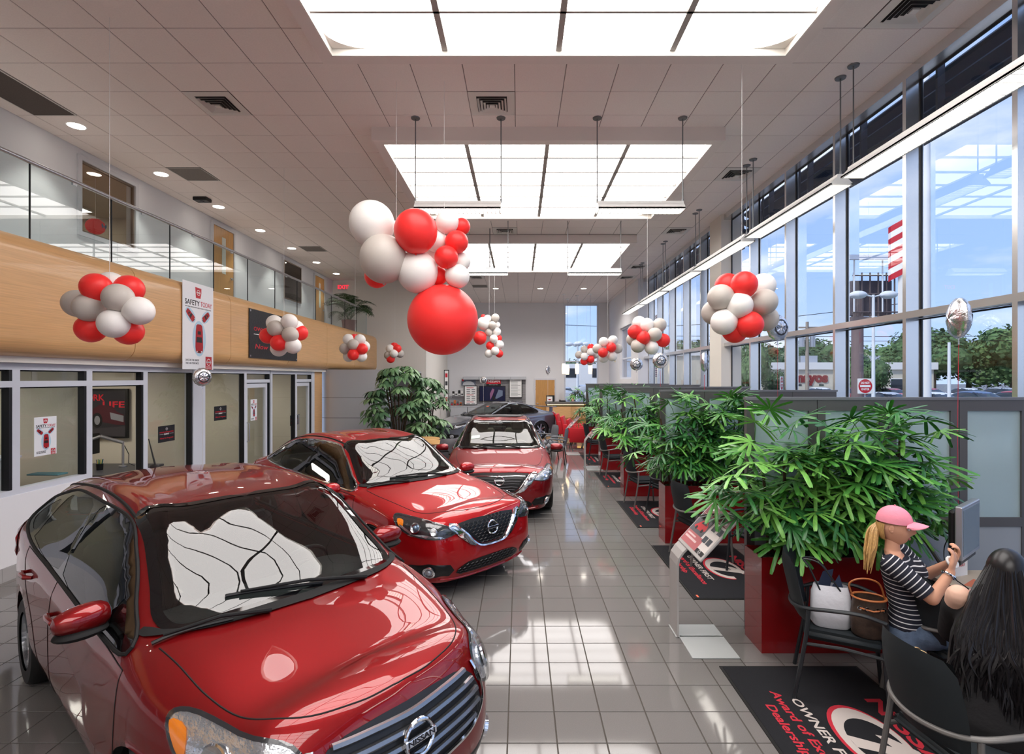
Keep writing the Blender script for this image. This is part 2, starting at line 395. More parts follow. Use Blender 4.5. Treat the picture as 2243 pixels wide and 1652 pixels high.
# light boxes
M_box = mat('light_box_paint', (226,216,212), .8)
M_lip = mat('light_box_lip', (240,236,228), .6)
M_pan = mat('luminous_panel', (255,252,248), .5, emit=PANEL_E, emit_col=(255,250,247))
M_pgrid = mat('panel_grid', (170,165,160), .6)
BLAB = ['luminous ceiling light box nearest the camera and partly overhead, out of view', 'large luminous grid light box cut by the top edge of the photo', 'middle luminous grid light box behind the white hanging fixtures', 'farthest luminous grid light box near the end wall']
for n, by in enumerate(BY):
    t = thing('ceiling_light_box', BLAB[n], 'ceiling light', ((BX0+BX1)/2, by+BL/2, BZ), group='luminous ceiling boxes'); t['group'] = 'luminous ceiling boxes'
    w = (BX1-BX0)/2; l = BL/2; o_ = .135
    fr = MB()
    for (a, b, c, d) in ((-w-o_, -l-o_, w+o_, -l), (-w-o_, l, w+o_, l+o_), (-w-o_, -l, -w, l), (w, -l, w+o_, l)): fr.box(a, b, 0, c, d, CZ-BZ-.005)
    fr.build('box_frame', M_box, t)
    lp = MB(); e_ = .012
    for (a, b, c, d) in ((-w, -l, w, -l+e_), (-w, l-e_, w, l), (-w, -l, -w+e_, l), (w-e_, -l, w, l)): lp.box(a, b, .002, c, d, PZ-BZ)
    lp.build('lip', M_lip, t)
    gr = MB()
    for k in range(1, 4): x = -w+2*w*k/4; gr.box(x-.03, -l, PZ-BZ-.03, x+.03, l, PZ-BZ+.02)
    for k in range(1, 6): y = -l+2*l*k/6; gr.box(-w, y-.014, PZ-BZ-.03, w, y+.014, PZ-BZ+.018)
    gr.build('grid_bars', M_pgrid, t)
    sp = None
    for a in range(4):
        for b in range(6):
            xa, xb = -w+2*w*a/4+.026, -w+2*w*(a+1)/4-.026; ya, yb = -l+2*l*b/6+.01, -l+2*l*(b+1)/6-.01
            loc = ((xa+xb)/2, (ya+yb)/2, PZ-BZ)
            if sp is None:
                hx, hy = (xb-xa)/2, (yb-ya)/2; sp = MB().box(-hx, -hy, 0, hx, hy, .01).build('luminous_panel', M_pan, t, loc=loc)
            else: inst(sp, t, loc)
    for (sx, sy) in ((-1, 1), (1, 1)):     # curved corner baffles
        pts = [(0, 0)]+[(.42*(1-math.sin(q*PI/16)), .30*(1-math.cos(q*PI/16))) for q in range(9)]
        MB().prism([(sx*(w-.012)-sx*a, sy*(l-.012)-sy*b) for a, b in pts], PZ-BZ-.004, PZ-BZ-.001).build('corner_baffle', M_lip, t)
# downlights
M_down = mat('downlight_glow', (255,250,240), .5, emit=14, emit_col=(255,244,228))
dl = []
for k in range(9): dl.append((-6.42, 4.04+1.81*k, 1))
for x in (-.97-.0, .85, 2.62): dl.append((x*1.0, 21.6, 0))
DLs = None
for n, (x, y, w) in enumerate(dl):
    if DLs is None:
        t = thing('downlight', 'round recessed downlight', 'ceiling light', (x, y, CZ))
        MB().lathe([(.105,-.008),(.125,-.008),(.125,-.002)], 24).build('trim_ring', M_white, t, True)
        MB().lathe([(.108,-.009),(.09,-.013),(.0001,-.013)], 24).build('lamp', M_down, t, True); DLs = t
    else: t = dup(DLs, (x, y, CZ))
    t['label'] = ('round recessed downlight in the ceiling row above the balcony, number %d from the near end' % (n+1)) if w else 'small round recessed downlight in the ceiling near the far wall'
    if not w: t['label'] = 'small round recessed downlight near the far wall, %s of the three' % ('leftmost', 'middle one', 'rightmost')[n-9]
    if not w:
        sl = bpy.data.lights.new('lamp', 'SPOT'); so = bpy.data.objects.new('bulb', sl); COL.objects.link(so); so.parent = t; so.location = (0, 0, -.03); sl.energy = 290; sl.spot_size = math.radians(150); sl.spot_blend = .8; sl.shadow_soft_size = .08; sl.color = (1, .95, .9)
    if w:
        t['label'] = ['round downlight over balcony nearest the camera, out of frame', 'second round downlight over balcony, just out of frame', 'round downlight over balcony beside the long dark return grille', 'round downlight over balcony beside the grey return grille', 'round downlight over balcony above the first oak balcony door', 'round downlight over balcony just beyond the first oak door', 'round downlight over balcony level with the dark far window', 'round downlight over balcony between dark far window and second oak door', 'farthest round downlight over balcony, next to the EXIT sign'][n]
        sl = bpy.data.lights.new('lamp', 'SPOT'); so = bpy.data.objects.new('bulb', sl); COL.objects.link(so); so.parent = t; so.location = (0, 0, -.03)
        sl.energy = 26; sl.spot_size = math.radians(82); sl.spot_blend = .6; sl.shadow_soft_size = .08; sl.color = (1, .93, .82); so.rotation_euler = (0, math.radians(8), 0)
# walls
UZ = 3.62    # balcony floor
wl = MB()
wb = MB()
for (a, b, c, d) in ((YB, 8.36, UZ-.3, CZ), (9.68, YF, UZ-.3, CZ), (8.36, 9.68, UZ-.3, 4.5), (8.36, 9.68, 5.78, CZ)): wb.box(XU-.2, a, c, XU, b, d)
struct(wb.build('wall_left', M_wall))
ub = MB().box(XU, YB, UZ-.3, -5.42, 19.8, UZ); struct(ub.build('trim_1', M_wallw))      # balcony slab
struct(MB().box(XU, 19.8, 0, -3.5, 19.95, CZ).add([], []).build('wall_back', M_wallw))
struct(MB().box(-3.65, 19.95, 0, -3.5, YF, CZ).build('wall_return', M_wallw))
# far wall with tall window and door holes
fw = MB(); wx0, wx1 = 2.17, 3.84
fw.box(-3.65, YF, 0, .72, YF+.2, CZ); fw.box(.72, YF, 2.2, 1.74, YF+.2, CZ); fw.box(1.74, YF, 0, wx0, YF+.2, CZ); fw.box(wx1, YF, 0, 4.35, YF+.2, CZ); fw.box(wx0, YF, 5.82, wx1, YF+.2, CZ)
struct(fw.build('wall_far', M_wall))
rw = MB(); rw.box(4.35, 23.0, 0, 4.9, YF+.2, CZ); rw.box(4.35, 19.4, 0, 4.9, 20.6, CZ); rw.box(4.35, 20.6, 0, 4.9, 23, 2.2); rw.box(4.35, 20.6, 4.36, 4.9, 23, CZ)
struct(rw.build('wall_right', M_wall))
struct(MB().box(4.5, 11.8, 0, 4.95, 12.5, CZ).build('trim_2', mat('pilaster', (214,208,200), .8)))
struct(MB().box(XU, YB-.2, 0, 4.9, YB, CZ).build('wall_front', M_wallw))
# right window wall
wn = 1
def window_bay(ya, yb, name, zt=2.97, x=XR, first=False):
    global wn
    fr = MB().box(x, ya, .0, x+.21, ya+.055, CZ); m = fr.build(name, M_alu); struct(m)
    MB().box(x, ya+.055, zt-.04, x+.15, yb, zt+.04).build('transom', M_alu, m, world=False)
    MB().box(x+.0, ya+.055, CZ-.13, x+.2, yb, CZ-.003).build('head_rail', M_alu, m)
    MB().box(x, ya+.055, 0, x+.2, yb, .12).build('sill', M_alu, m)
    gk = MB()
    for (za, zb) in ((.12, zt-.04), (zt+.04, CZ-.13)):
        gk.box(x+.165, ya+.055, za, x+.185, ya+.075, zb); gk.box(x+.165, yb-.02, za, x+.185, yb, zb); gk.box(x+.165, ya+.055, zb-.018, x+.185, yb, zb); gk.box(x+.165, ya+.055, za, x+.185, yb, za+.015)
    gk.build('gasket', M_gask, m)
    for (za, zb) in ((.12, zt-.04), (zt+.04, CZ-.13)):
        MB().add([(x+.175, ya+.06, za), (x+.175, yb, za), (x+.175, yb, zb), (x+.175, ya+.06, zb)], [(0,1,2,3)]).build('pane', M_glass, m)
    wn += 1
ys = [-5, -3.56, -2.16, -.76, .64, 2.04, 3.44, 4.84, 6.24, 7.64, 9.04, 10.44, 11.8]
for a, b in zip(ys[:-1], ys[1:]): window_bay(a, b, 'window_%d' % wn)
ys2 = [12.5, 13.3, 14.68, 16.07, 17.47, 18.6, 19.4]
for a, b in zip(ys2[:-1], ys2[1:]): window_bay(a, b, 'window_%d' % wn)
# small side window near far corner
def frame_window(name, o, u, w, h, m, pane, fr=.06, d=.1, rail=None, kids=True):
    """rectangular framed window: origin o (lower corner), u along, z up, n = normal out"""
    u = Vector(u); n = Vector((u.y, -u.x, 0)); M = Matrix((u, n, Vector((0,0,1)))).transposed().to_4x4(); M.translation = Vector(o)
    b = MB().box(0, -d/2, 0, fr, d/2, h, M=M).box(w-fr, -d/2, 0, w, d/2, h, M=M).box(fr, -d/2, 0, w-fr, d/2, fr, M=M).box(fr, -d/2, h-fr, w-fr, d/2, h, M=M)
    ob = struct(b.build(name, m))
    for r in rail or []: MB().box(fr, -d/2+.01, r-.03, w-fr, d/2-.01, r+.03, M=M).build('rail', m, ob)
    MB().add([M @ Vector(p) for p in ((fr,0,fr),(w-fr,0,fr),(w-fr,0,h-fr),(fr,0,h-fr))], [(0,1,2,3)]).build('pane', pane, ob)
    return ob
frame_window('window_%d' % wn, (4.5, 20.6, 2.2), (0,1,0), 2.4, 2.16, M_aluw, M_glass, rail=[.85]); wn += 1
frame_window('window_%d' % wn, (wx0, YF+.1, .1), (1,0,0), wx1-wx0, 5.72, M_aluw, M_glass, fr=.07, rail=[2.93]); wn += 1
# sunshade louvers outside
M_louv = mat('louver_blue_grey', (62,72,90), .5, metal=.3)
for ya, yb, nm in ((-5, 12.0, 'exterior metal sunshade louvers outside the near windows'), (12.2, 19.6, 'exterior metal sunshade louvers outside the far windows')):
    t = thing('sunshade', nm, 'sunshade', (4.95, ya, 5.2))
    s0 = None
    for k in range(4):
        x, z = .10+.02*k, .10+.205*k
        R_ = Matrix.Translation((x, 0, z)) @ Matrix.Rotation(math.radians(28), 4, 'Y')
        MB().box(-.04, 0, -.014, .17, yb-ya, .016, M=R_).build('louver_blade', M_louv, t)
    y = ya+.06
    while y < yb:
        MB().box(0, y-ya, -.06, .09, y-ya+.03, .95).box(0, y-ya+.3, -.06, .03, y-ya+.34, .95).build('bracket', M_louv, t); y += 1.4
# left: fascia of wood panels
def fascia_profile():
    xf, xb_, zb, zt, r = -5.35, -5.62, 2.47, 3.80, .2
    P = [(xb_, zb)]
    for k in range(9): a = -PI/2+k*PI/16; P.append((xf-r+r*math.cos(a), zb+r+r*math.sin(a)))
    for k in range(9): a = k*PI/16; P.append((xf-r+r*math.cos(a), zt-r+r*math.sin(a)))
    P.append((xb_, zt)); return P
prof = fascia_profile()
fas = struct(MB().box(-5.62, YB, 2.48, -5.56, 19.75, 3.79).build('trim_3', M_vdark))
js = [-4.9, -2.45, 0, 2.45, 4.9, 7.36, 9.8, 12.26, 14.7, 17.17, 19.83]
for a, b in zip(js[:-1], js[1:]):
    rows = [[(x, a+.006, z) for x, z in prof], [(x, b-.006, z) for x, z in prof]]
    mb = MB().grid(rows)
    mb.add([(x, b-.006, z) for x, z in prof], [tuple(range(len(prof)))]); mb.add([(x, a+.006, z) for x, z in prof], [tuple(range(len(prof)))])
    mb.build('wood_panel', M_wood, fas, smooth=True)
struct(MB().box(XU-2.2, YB, 2.40, -5.55, 19.8, 2.47).build('trim_4', M_wallw))     # soffit
# railing
rt = thing('glass_railing', 'glass balcony railing with steel handrail on the wood balcony edge', 'railing', (-5.55, 4.79, 3.8))
MB().tube([(0, -9.7, .88), (0, 14.4, .88)], .026, 12).build('handrail', M_silver, rt, True)
gp = None; y = -9.6
while y < 14.3:
    w = min(1.2, 14.35-y)
    if gp is None or w < 1.19: q = MB().add([(0,.006,-.12),(0,w-.006,-.12),(0,w-.006,.86),(0,.006,.86)], [(0,1,2,3)]).build('glass_panel', M_rail_glass, rt, loc=(0, y, 0)); gp = gp or q
    else: inst(gp, rt, (0, y, 0))
    MB().box(-.007, -.006, -.05, .007, .006, .86).build('panel_edge', M_gask, rt, loc=(0, y, 0))
    y += 1.2
MB().box(-.006, 0, -.05, .006, .012, .86).build('panel_edge', mat('glass_edge', (150,190,190), .2), rt, loc=(0, 14.35, 0))
cl = None
for k in range(20):
    yy = -9+1.2*k
    if cl is None: cl = MB().box(-.012, -.03, .83, .012, .03, .87).build('clamp', M_silver, rt, loc=(0, yy, 0))
    else: inst(cl, rt, (0, yy, 0))
# upper wall openings: windows and doors
M_trimw = mat('painted_trim', (206,206,212), .5)
M_tint = glassmat('dark_glass', (.35,.33,.30), 1.5, 1.5)
def upper_window(n, ya, yb, za, zb):
    w = struct(MB().box(XU-.02, ya-.09, za-.09, XU+.03, yb+.09, zb+.09).build('window_%d' % n, M_trimw))
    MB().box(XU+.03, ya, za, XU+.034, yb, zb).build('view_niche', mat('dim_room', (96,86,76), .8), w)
    fr = MB()
    for a in (ya-.03, yb): fr.box(XU+.03, a, za-.03, XU+.06, a+.03, zb+.03)
    for a in (za-.03, zb): fr.box(XU+.03, ya, a, XU+.06, yb, a+.03)
    fr.build('window_frame', mat('bronze_frame', (120,104,92), .4, metal=.4), w)
    MB().add([(XU+.05, ya, za), (XU+.05, yb, za), (XU+.05, yb, zb), (XU+.05, ya, zb)], [(0,1,2,3)]).build('pane', M_tint, w)
    return w
# ------------------------------------------------------------------ upper gallery openings
M_room = mat('upstairs_room_wall', (190,176,158), .85)
rm = MB(); rm.box(-10.6, 6.0, UZ, -10.5, 12, CZ).box(-10.5, 5.9, UZ, -7.2, 6.0, CZ).box(-10.5, 12, UZ, -7.2, 12.1, CZ).box(-10.5, 6, UZ-.1, -7.2, 12, UZ).box(-10.5, 6, 5.86, -7.2, 12, CZ)
struct(rm.build('wall_upstairs', M_room))
M_troff = mat('troffer_glow', (255,250,240), .5, emit=3.2, emit_col=(255,244,232))
for (xa, ya, lb) in ((-8.9, 8.5, 'fluorescent troffer in the upstairs room seen through the gallery window'), (-9.6, 10.6, 'second fluorescent troffer deeper in the upstairs room')):
    t = thing('troffer_light', lb, 'ceiling light', (xa, ya, 5.855)); MB().box(-.35, -.9, -.03, .35, .9, 0).build('housing', M_white, t); MB().box(-.32, -.87, -.034, .32, .87, -.03).build('diffuser', M_troff, t)
M_lant = mat('lantern_paper', (200,44,46), .8, emit=.25)
for (x, y, z, lb) in ((-7.75, 8.95, 5.25, 'upper red paper lantern hanging behind the gallery window'), (-7.7, 9.6, 4.98, 'lower red paper lantern with a blue butterfly behind the gallery window')):
    t = thing('paper_lantern', lb, 'lantern', (x, y, z)); mb = MB(); mb.ball((0,0,0), (.15,.15,.14), 20); mb.build('shade', M_lant, t, True)
    MB().cyl((0,0,.14), (0,0,5.86-z), .003, n=5).build('cord', M_white, t)
    rb = MB()
    for k in range(1, 6): a = PI*k/6; rb.lathe([(.153*math.sin(a), .143*math.cos(a)-.002), (.156*math.sin(a), .143*math.cos(a)), (.153*math.sin(a), .143*math.cos(a)+.002)], 20)
    rb.build('hoop', M_lant, t, True)
    if 'blue' in lb:
        for s_ in (-1, 1): MB().prism([(0,0),(.05*s_,.05),(.06*s_,0),(.03*s_,-.045)], .155, .158, axis='X').build('butterfly_wing', mat('butterfly_blue', (60,120,170), .6), t)
w = MB(); ya, yb, za, zb = 8.36, 9.68, 4.5, 5.78
for a, b, c, d in ((ya, ya+.07, za, zb), (yb-.07, yb, za, zb), (ya+.07, yb-.07, za, za+.07), (ya+.07, yb-.07, zb-.07, zb)): w.box(XU-.1, a, c, XU+.03, b, d)
w = struct(w.build('window_%d' % wn, M_trimw)); wn += 1
fr = MB()
for a, b, c, d in ((ya+.07, ya+.1, za+.07, zb-.07), (yb-.1, yb-.07, za+.07, zb-.07), (ya+.1, yb-.1, za+.07, za+.1), (ya+.1, yb-.1, zb-.1, zb-.07)): fr.box(XU-.05, a, c, XU, b, d)
fr.build('window_frame', mat('bronze_frame', (120,104,92), .4, metal=.4), w)
MB().add([(XU-.02, ya+.1, za+.1), (XU-.02, yb-.1, za+.1), (XU-.02, yb-.1, zb-.1), (XU-.02, ya+.1, zb-.1)], [(0,1,2,3)]).build('pane', glassmat('gallery_glass', (.8,.78,.74), 1.5, 1.4), w)
w2 = upper_window(wn, 15.65, 16.8, 4.62, 5.70); wn += 1
dn = 1
def oak_door(o, u, w, h, nrm, handle=1, lite=True, frame_m=M_trimw):
    global dn
    u = Vector(u); n = Vector(nrm); M = Matrix((u, n, Vector((0,0,1)))).transposed().to_4x4(); M.translation = Vector(o)
    b = MB().box(-.06, 0, 0, 0, .05, h+.06, M=M).box(w, 0, 0, w+.06, .05, h+.06, M=M).box(0, 0, h, w, .05, h+.06, M=M)
    d = struct(b.build('door_%d' % dn, frame_m)); dn += 1
    MB().box(.006, .005, .01, w-.006, .03, h-.006, M=M).build('door_leaf', M_wood2, d)
    if lite: MB().box(w*.42, .028, h*.5, w*.6, .036, h*.9, M=M).build('glass_lite', mat('lite_glass', (210,214,206), .2), d)
    hx = w-.09 if handle > 0 else .09
    MB().cyl(M @ Vector((hx, .02, 1.0)), M @ Vector((hx, .06, 1.0)), .03, n=12).tube([M @ Vector((hx, .06, 1.0)), M @ Vector((hx-.1*handle, .065, 1.0))], .01, 8).build('door_handle', M_silver, d, True)
    return d
oak_door((XU, 12.02, UZ), (0,1,0), .86, 2.12, (1,0,0))
oak_door((XU, 18.0, UZ), (0,1,0), .86, 2.12, (1,0,0))
d = oak_door((.77, YF, 0), (1,0,0), .94, 2.14, (0,-1,0), handle=-1, lite=False)
# EXIT sign on wall_back
t = thing('exit_sign', 'EXIT sign with red letters high on the wall above the palm', 'sign', (-6.62, 19.79, 5.62))
MB().box(-.17, -.03, -.11, .17, 0, .11).build('sign_box', mat('exit_box', (205,196,196), .5), t)
text('EXIT', .2, mat('exit_red', (240,40,60), .5, emit=1.2), frame((.02,-.032,0), (1,0,0), (0,0,1)), t, bold=.02)
MB().prism([(-.165,0),(-.125,.03),(-.125,-.03)], -.034, -.031, axis='Y').build('arrow', mat('exit_red'), t)
# ------------------------------------------------------------------ storefront of offices on the left
X0 = XL
M_off = mat('office_wall', (206,198,182), .85); M_offg = mat('office_grey_panel', (176,176,178), .7)
SF = glassmat('storefront_glass')
def bar(mb, ya, yb, za, zb, dx=.06): mb.box(X0-dx, ya, za, X0+dx, yb, zb)
def bay(ya, yb, kind, n, tr=2.16, sill=None):
    """one storefront bay: left mullion + glass above and below a transom"""
    zb = 2.40
    mb = MB(); bar(mb, ya, ya+.09, .0 if sill is None else sill, zb); bar(mb, ya+.09, yb, zb-.08, zb)
    low = sill if sill is not None else 0.0
    if kind != 'full': bar(mb, ya+.09, yb, tr-.035, tr+.035)
    bar(mb, ya+.09, yb, low, low+.06)
    w = struct(mb.build('window_%d' % n, M_aluw))
    gk = MB()
    zs = [(low+.06, tr-.035), (tr+.035, zb-.08)] if kind != 'full' else [(low+.06, zb-.08)]
    for za, zc in zs: gk.box(X0-.03, yb-.035, za, X0+.055, yb, zc).box(X0-.02, ya+.09, zc-.015, X0+.02, yb, zc)
    gk.build('gasket', M_gask, w)
    for k, (za, zc) in enumerate(zs):
        if kind == 'open' and k == 0: continue
        MB().add([(X0, ya+.09, za), (X0, yb, za), (X0, yb, zc), (X0, ya+.09, zc)], [(0,1,2,3)]).build('pane', SF, w)
    return w
sb = [(-2.0,.0,'t',.92),(0,1.5,'t',.92),(1.5,3.0,'t',.92),(3.0,4.5,'t',.92),(4.5,5.88,'t',.92),(5.88,6.89,'t',.92),(6.89,7.93,'open',None),(7.93,9.12,'full',None),(9.4,10.84,'full',None),(10.84,11.94,'door',None),(11.98,13.3,'full',None),(13.3,14.32,'door',None)]
for a, b, k, s_ in sb: bay(a, b, 't' if k == 'door' else k, wn, sill=s_); wn += 1
struct(MB().box(X0-.08, 9.12, 0, X0+.07, 9.4, 2.4).build('trim_5', M_aluw))
struct(MB().box(X0-.07, 14.32, 0, X0+.07, 14.52, 2.4).build('trim_6', M_aluw))
M_knee = mat('knee_wall', (228,228,232), .8)
struct(MB().box(X0-.08, YB, 0, X0+.07, 6.89, .92).build('wall_knee', M_knee))
bb = struct(MB().box(X0+.07, YB, 0, X0+.076, 6.89, .15).build('baseboard_left', M_grout))
y = -4.9
while y < 6.8: MB().box(X0+.074, y, 0, X0+.085, min(y+.3, 6.89), .15).build('base_tile', mat('base_tile', (168,166,166), .3), bb); y += .304
# glass doors in the storefront
for (ya, yb) in ((10.93, 11.89), (13.39, 14.27)):
    m = MB(); bar(m, ya+.01, ya+.09, .02, 2.11, .03); bar(m, yb-.09, yb-.01, .02, 2.11, .03); bar(m, ya+.09, yb-.09, 2.02, 2.11, .03); bar(m, ya+.09, yb-.09, .02, .25, .03)
    d = struct(m.build('door_%d' % dn, M_aluw)); dn += 1
    MB().add([(X0, ya+.09, .25), (X0, yb-.09, .25), (X0, yb-.09, 2.02), (X0, ya+.09, 2.02)], [(0,1,2,3)]).build('pane', SF, d)
    MB().tube([(X0+.03, ya+.05, 1.3), (X0+.09, ya+.05, 1.28), (X0+.09, ya+.05, .92), (X0+.03, ya+.05, .9)], .012, 8).build('door_handle', M_silver, d, True)
# wood strip + silver clad wall
struct(MB().box(X0-.07, 14.52, 0, X0+.06, 15.1, 2.44).build('trim_7', M_wood))
M_clad = mat('silver_cladding', (196,200,208), .38, metal=.45, spec=.6)
def clad_path():
    r = .32; P = [(X0+.0, 16.6)]
    P = [(X0-.05, 15.15+r)]
    for k in range(9): a = PI+k*PI/16; P.append((X0-.05+r+r*math.cos(a), 15.15+r+r*math.sin(a)))
    P += [(-4.0, 15.15)]
    for k in range(9): a = -PI/2+k*PI/16; P.append((-4.0+r*math.cos(a), 15.15+r+r*math.sin(a)))
    P += [(-3.68, 19.8)]; return P
cp_ = clad_path()
cw = struct(MB().prism([(x*.999+.0, y) for x, y in cp_]+[(X0, 19.8)], 0, 2.40).build('wall_clad', M_vdark))
for (za, zb) in ((0, .55), (.56, 1.08), (1.09, 1.66), (1.67, 2.47)):
    for (s0, s1) in ((0, 10), (10, len(cp_)-1)):
        q = cp_[s0:s1+1]; rows = [[(x-.004, y-.012, za) for x, y in q], [(x-.004, y-.012, zb) for x, y in q]]
        MB().grid(rows).build('cladding_panel', M_clad, cw, smooth=True)
# offices behind
ob = MB(); ob.box(-8.75, YB, 0, -8.6, 15.2, 2.4)
for y in (6.93, 9.28, 11.95, 14.4): ob.box(-8.6, y, 0, X0-.08, y+.1, 2.4)
struct(ob.build('wall_office', M_off))
struct(MB().box(-8.75, YB, -.2, XL, 15.2, 0).build('floor_office', mat('office_carpet', (120,116,108), .95, bump=(90,.4))))
M_olight = mat('office_light', (255,248,235), .5, emit=13)
for k, y in enumerate((5.6, 8.1, 10.6, 13.2)):
    t = thing('office_ceiling_light', ['fluorescent light panel in the nearest glass office', 'fluorescent light panel in the office with the framed poster', 'fluorescent light panel in the third glass office', 'fluorescent light panel in the farthest glass office'][k], 'ceiling light', (-7.3, y, 2.40))
    MB().box(-.32, -.32, -.03, .32, .32, 0).build('housing', M_white, t); MB().box(-.29, -.29, -.035, .29, .29, -.03).build('diffuser', M_olight, t)
# printed things ------------------------------------------------------------
M_paper = mat('poster_white', (236,238,242), .35, spec=.4); M_bblack = mat('banner_black', (26,28,34), .4, bump=(25,.3)); M_pred = mat('logo_red', (190,24,44), .4)
M_car_red = mat('printed_car_red', (168,22,34), .5); M_car_dk = mat('printed_car_dark', (30,24,28), .5); M_halo = mat('printed_halo', (182,214,232), .5)
def ringtext(parent, M, r, m, h=.001, label='NISSAN'):
    """circle emblem with a bar and word"""
    b = MB(); n = 28; vs = []; 
    for k in range(n):
        a = 2*PI*k/n; c_, s_ = math.cos(a), math.sin(a); vs += [M @ Vector((r*c_, r*s_, h)), M @ Vector((r*.82*c_, r*.82*s_, h))]
    b.add(vs, [(2*k, 2*k+1, (2*k+3) % (2*n), (2*k+2) % (2*n)) for k in range(n)])
    q = [M @ Vector(p) for p in ((-r*1.15, -r*.2, h), (r*1.15, -r*.2, h), (r*1.15, r*.2, h), (-r*1.15, r*.2, h))]
    b.add(q, [(0,1,2,3)]); o = b.build('emblem', m, parent)
    if label: text(label, r*.42, M_text_black, M @ Matrix.Translation((0,0,h*1.6)), parent, ext=.0003, width=r*1.9)
    return o
def flatpoly(parent, M, pts, m, h, name='print'):
    return MB().add([M @ Vector((x, y, h)) for x, y in pts], [tuple(range(len(pts)))]).build(name, m, parent)
def ell(cx, cy, rx, ry, n=24): return [(cx+rx*math.cos(2*PI*k/n), cy+ry*math.sin(2*PI*k/n)) for k in range(n)]
CAR_TOP = [(-.42,-.95),(-.2,-1.06),(.2,-1.06),(.42,-.95),(.47,-.6),(.45,-.1),(.43,.5),(.36,.95),(.2,1.05),(-.2,1.05),(-.36,.95),(-.43,.5),(-.45,-.1),(-.47,-.6)]
def printcar(parent, M, cx, cy, s, rot=0, sq=1.0):
    R = lambda P: [((x*math.cos(rot)-y*math.sin(rot))*s+cx, (x*math.sin(rot)+y*math.cos(rot))*s*sq+cy) for x, y in P]
    flatpoly(parent, M, R(ell(0,0,.8,1.3)), M_halo, .0010); flatpoly(parent, M, R(CAR_TOP), M_car_red, .0016)
    flatpoly(parent, M, R([(-.36,-.28),(.36,-.28),(.3,.12),(-.3,.12)]), M_car_dk, .0022); flatpoly(parent, M, R([(-.2,.3),(.2,.3),(.18,.55),(-.18,.55)]), M_car_dk, .0022)
    flatpoly(parent, M, R([(-.38,-.92),(-.2,-1.02),(-.22,-.9)]), M_paper, .0022); flatpoly(parent, M, R([(.38,-.92),(.2,-1.02),(.22,-.9)]), M_paper, .0022); flatpoly(parent, M, R([(-.16,-1.02),(.16,-1.02),(.1,-.9),(-.1,-.9)]), M_car_dk, .0022)
def safety_poster(t, w, h, M, tiny=False):
    MB().box(-w/2, -h/2, -.002, w/2, h/2, 0, M=M).build('sheet', M_paper, t)
    T_ = lambda x, y: M @ Matrix.Translation((x*w, y*h, .001))
    flatpoly(t, M, [(-.09*w,.33*h),(.06*w,.33*h),(.09*w,.40*h),(.09*w,.45*h),(-.11*w,.455*h)], M_pred, .001); ringtext(t, T_(-.005,.395), .055*w, M_text_white, label=None)
    vs = textmesh('SAFETY', .1, .02)[0]
    text('SAFETY', .14*w, M_text_black, T_(-.2,.265), t, bold=.012, width=.46*w); text('TODAY', .14*w, M_text_red, T_(.255,.265), t, bold=0, width=.38*w)
    text('FEATURING INTELLIGENT SAFETY SHIELD TECHNOLOGIES', .03*w, M_dark, T_(0,.215), t, width=.84*w)
    printcar(t, M, -.26*w, .12*h, .14*w, .9, 1); printcar(t, M, .24*w, .125*h, .13*w, -.9, 1); printcar(t, M, .02*w, -.14*h, .27*w)
    text('SAVE ON THE LINEUP', .055*w, M_dark, T_(-.2,-.395), t, width=.42*w); text('THAT HAS YOUR BACK.', .055*w, M_dark, T_(-.2,-.43), t, width=.42*w)
    flatpoly(t, M, [(.23*w,-.5*h),(.44*w,-.5*h),(.44*w,-.345*h),(.23*w,-.345*h)], M_pred, .001); ringtext(t, T_(.335,-.41), .07*w, M_text_white)
    text('Innovation', .04*w, M_text_white, T_(.335,-.465), t, width=.15*w); text('that excites', .04*w, M_text_white, T_(.335,-.483), t, width=.15*w)
def event_sign(t, w, h, M):
    MB().box(-w/2, -h/2, -.002, w/2, h/2, 0, M=M).build('sheet', M_bblack, t)
    T_ = lambda x, y: M @ Matrix.Translation((x*w, y*h, .001))
    ringtext(t, T_(0,.3), .09*h, M_text_white, label='NISSAN')
    text('OWNER APPRECIATION', .11*h, M_text_red, T_(0,.1), t, bold=.012, width=.84*w)
    text('EVENT', .13*h, M_text_white, T_(0,-.02), t, bold=.02, width=.3*w)
    flatpoly(t, M, [(-.42*w,-.012*h),(-.18*w,-.012*h),(-.18*w,.0),(-.42*w,.0)], M_text_white, .001); flatpoly(t, M, [(.18*w,-.012*h),(.42*w,-.012*h),(.42*w,.0),(.18*w,.0)], M_text_white, .001)
    text('Now in Progress', .14*h, M_text_red, T_(0,-.26), t, bold=.008, width=.8*w, italic=.15)
XF = -5.345
def FW(y, z, x=XF): return frame((x, y, z), (0, 1, 0), (0, 0, 1)) @ Matrix.Rotation(0, 4, 'Z')
# facing +X, text reads left->right as +Y (seen from the room)
def LF(): return frame((0,0,0), (0,1,0), (0,0,1))
t = thing('banner', 'tall white SAFETY TODAY banner with red cars hanging over the wood balcony front', 'banner', (-5.33, 8.78, 3.08)); safety_poster(t, .84, 1.42, frame((0,0,0), (0,1,0), (0,0,1)))
t = thing('banner', 'wide black event banner on the wood balcony front behind balloons', 'banner', (-5.33, 11.55, 3.12)); event_sign(t, 2.25, .98, LF())
for sy in (-1, 1):
    for sz in (-1, 1): MB().cyl((.004, sy*1.08, sz*.45), (.006, sy*1.08, sz*.45), .02, n=10).build('grommet', M_silver, t)
t = thing('banner', 'edge of a black banner on the wood balcony front at the left photo border', 'banner', (-5.33, 4.2, 3.0)); event_sign(t, 2.25, .98, LF())
def on_x(px, py, x): y = x*F/(px-VX); return (x, y, H-(py-VY)/F*y)
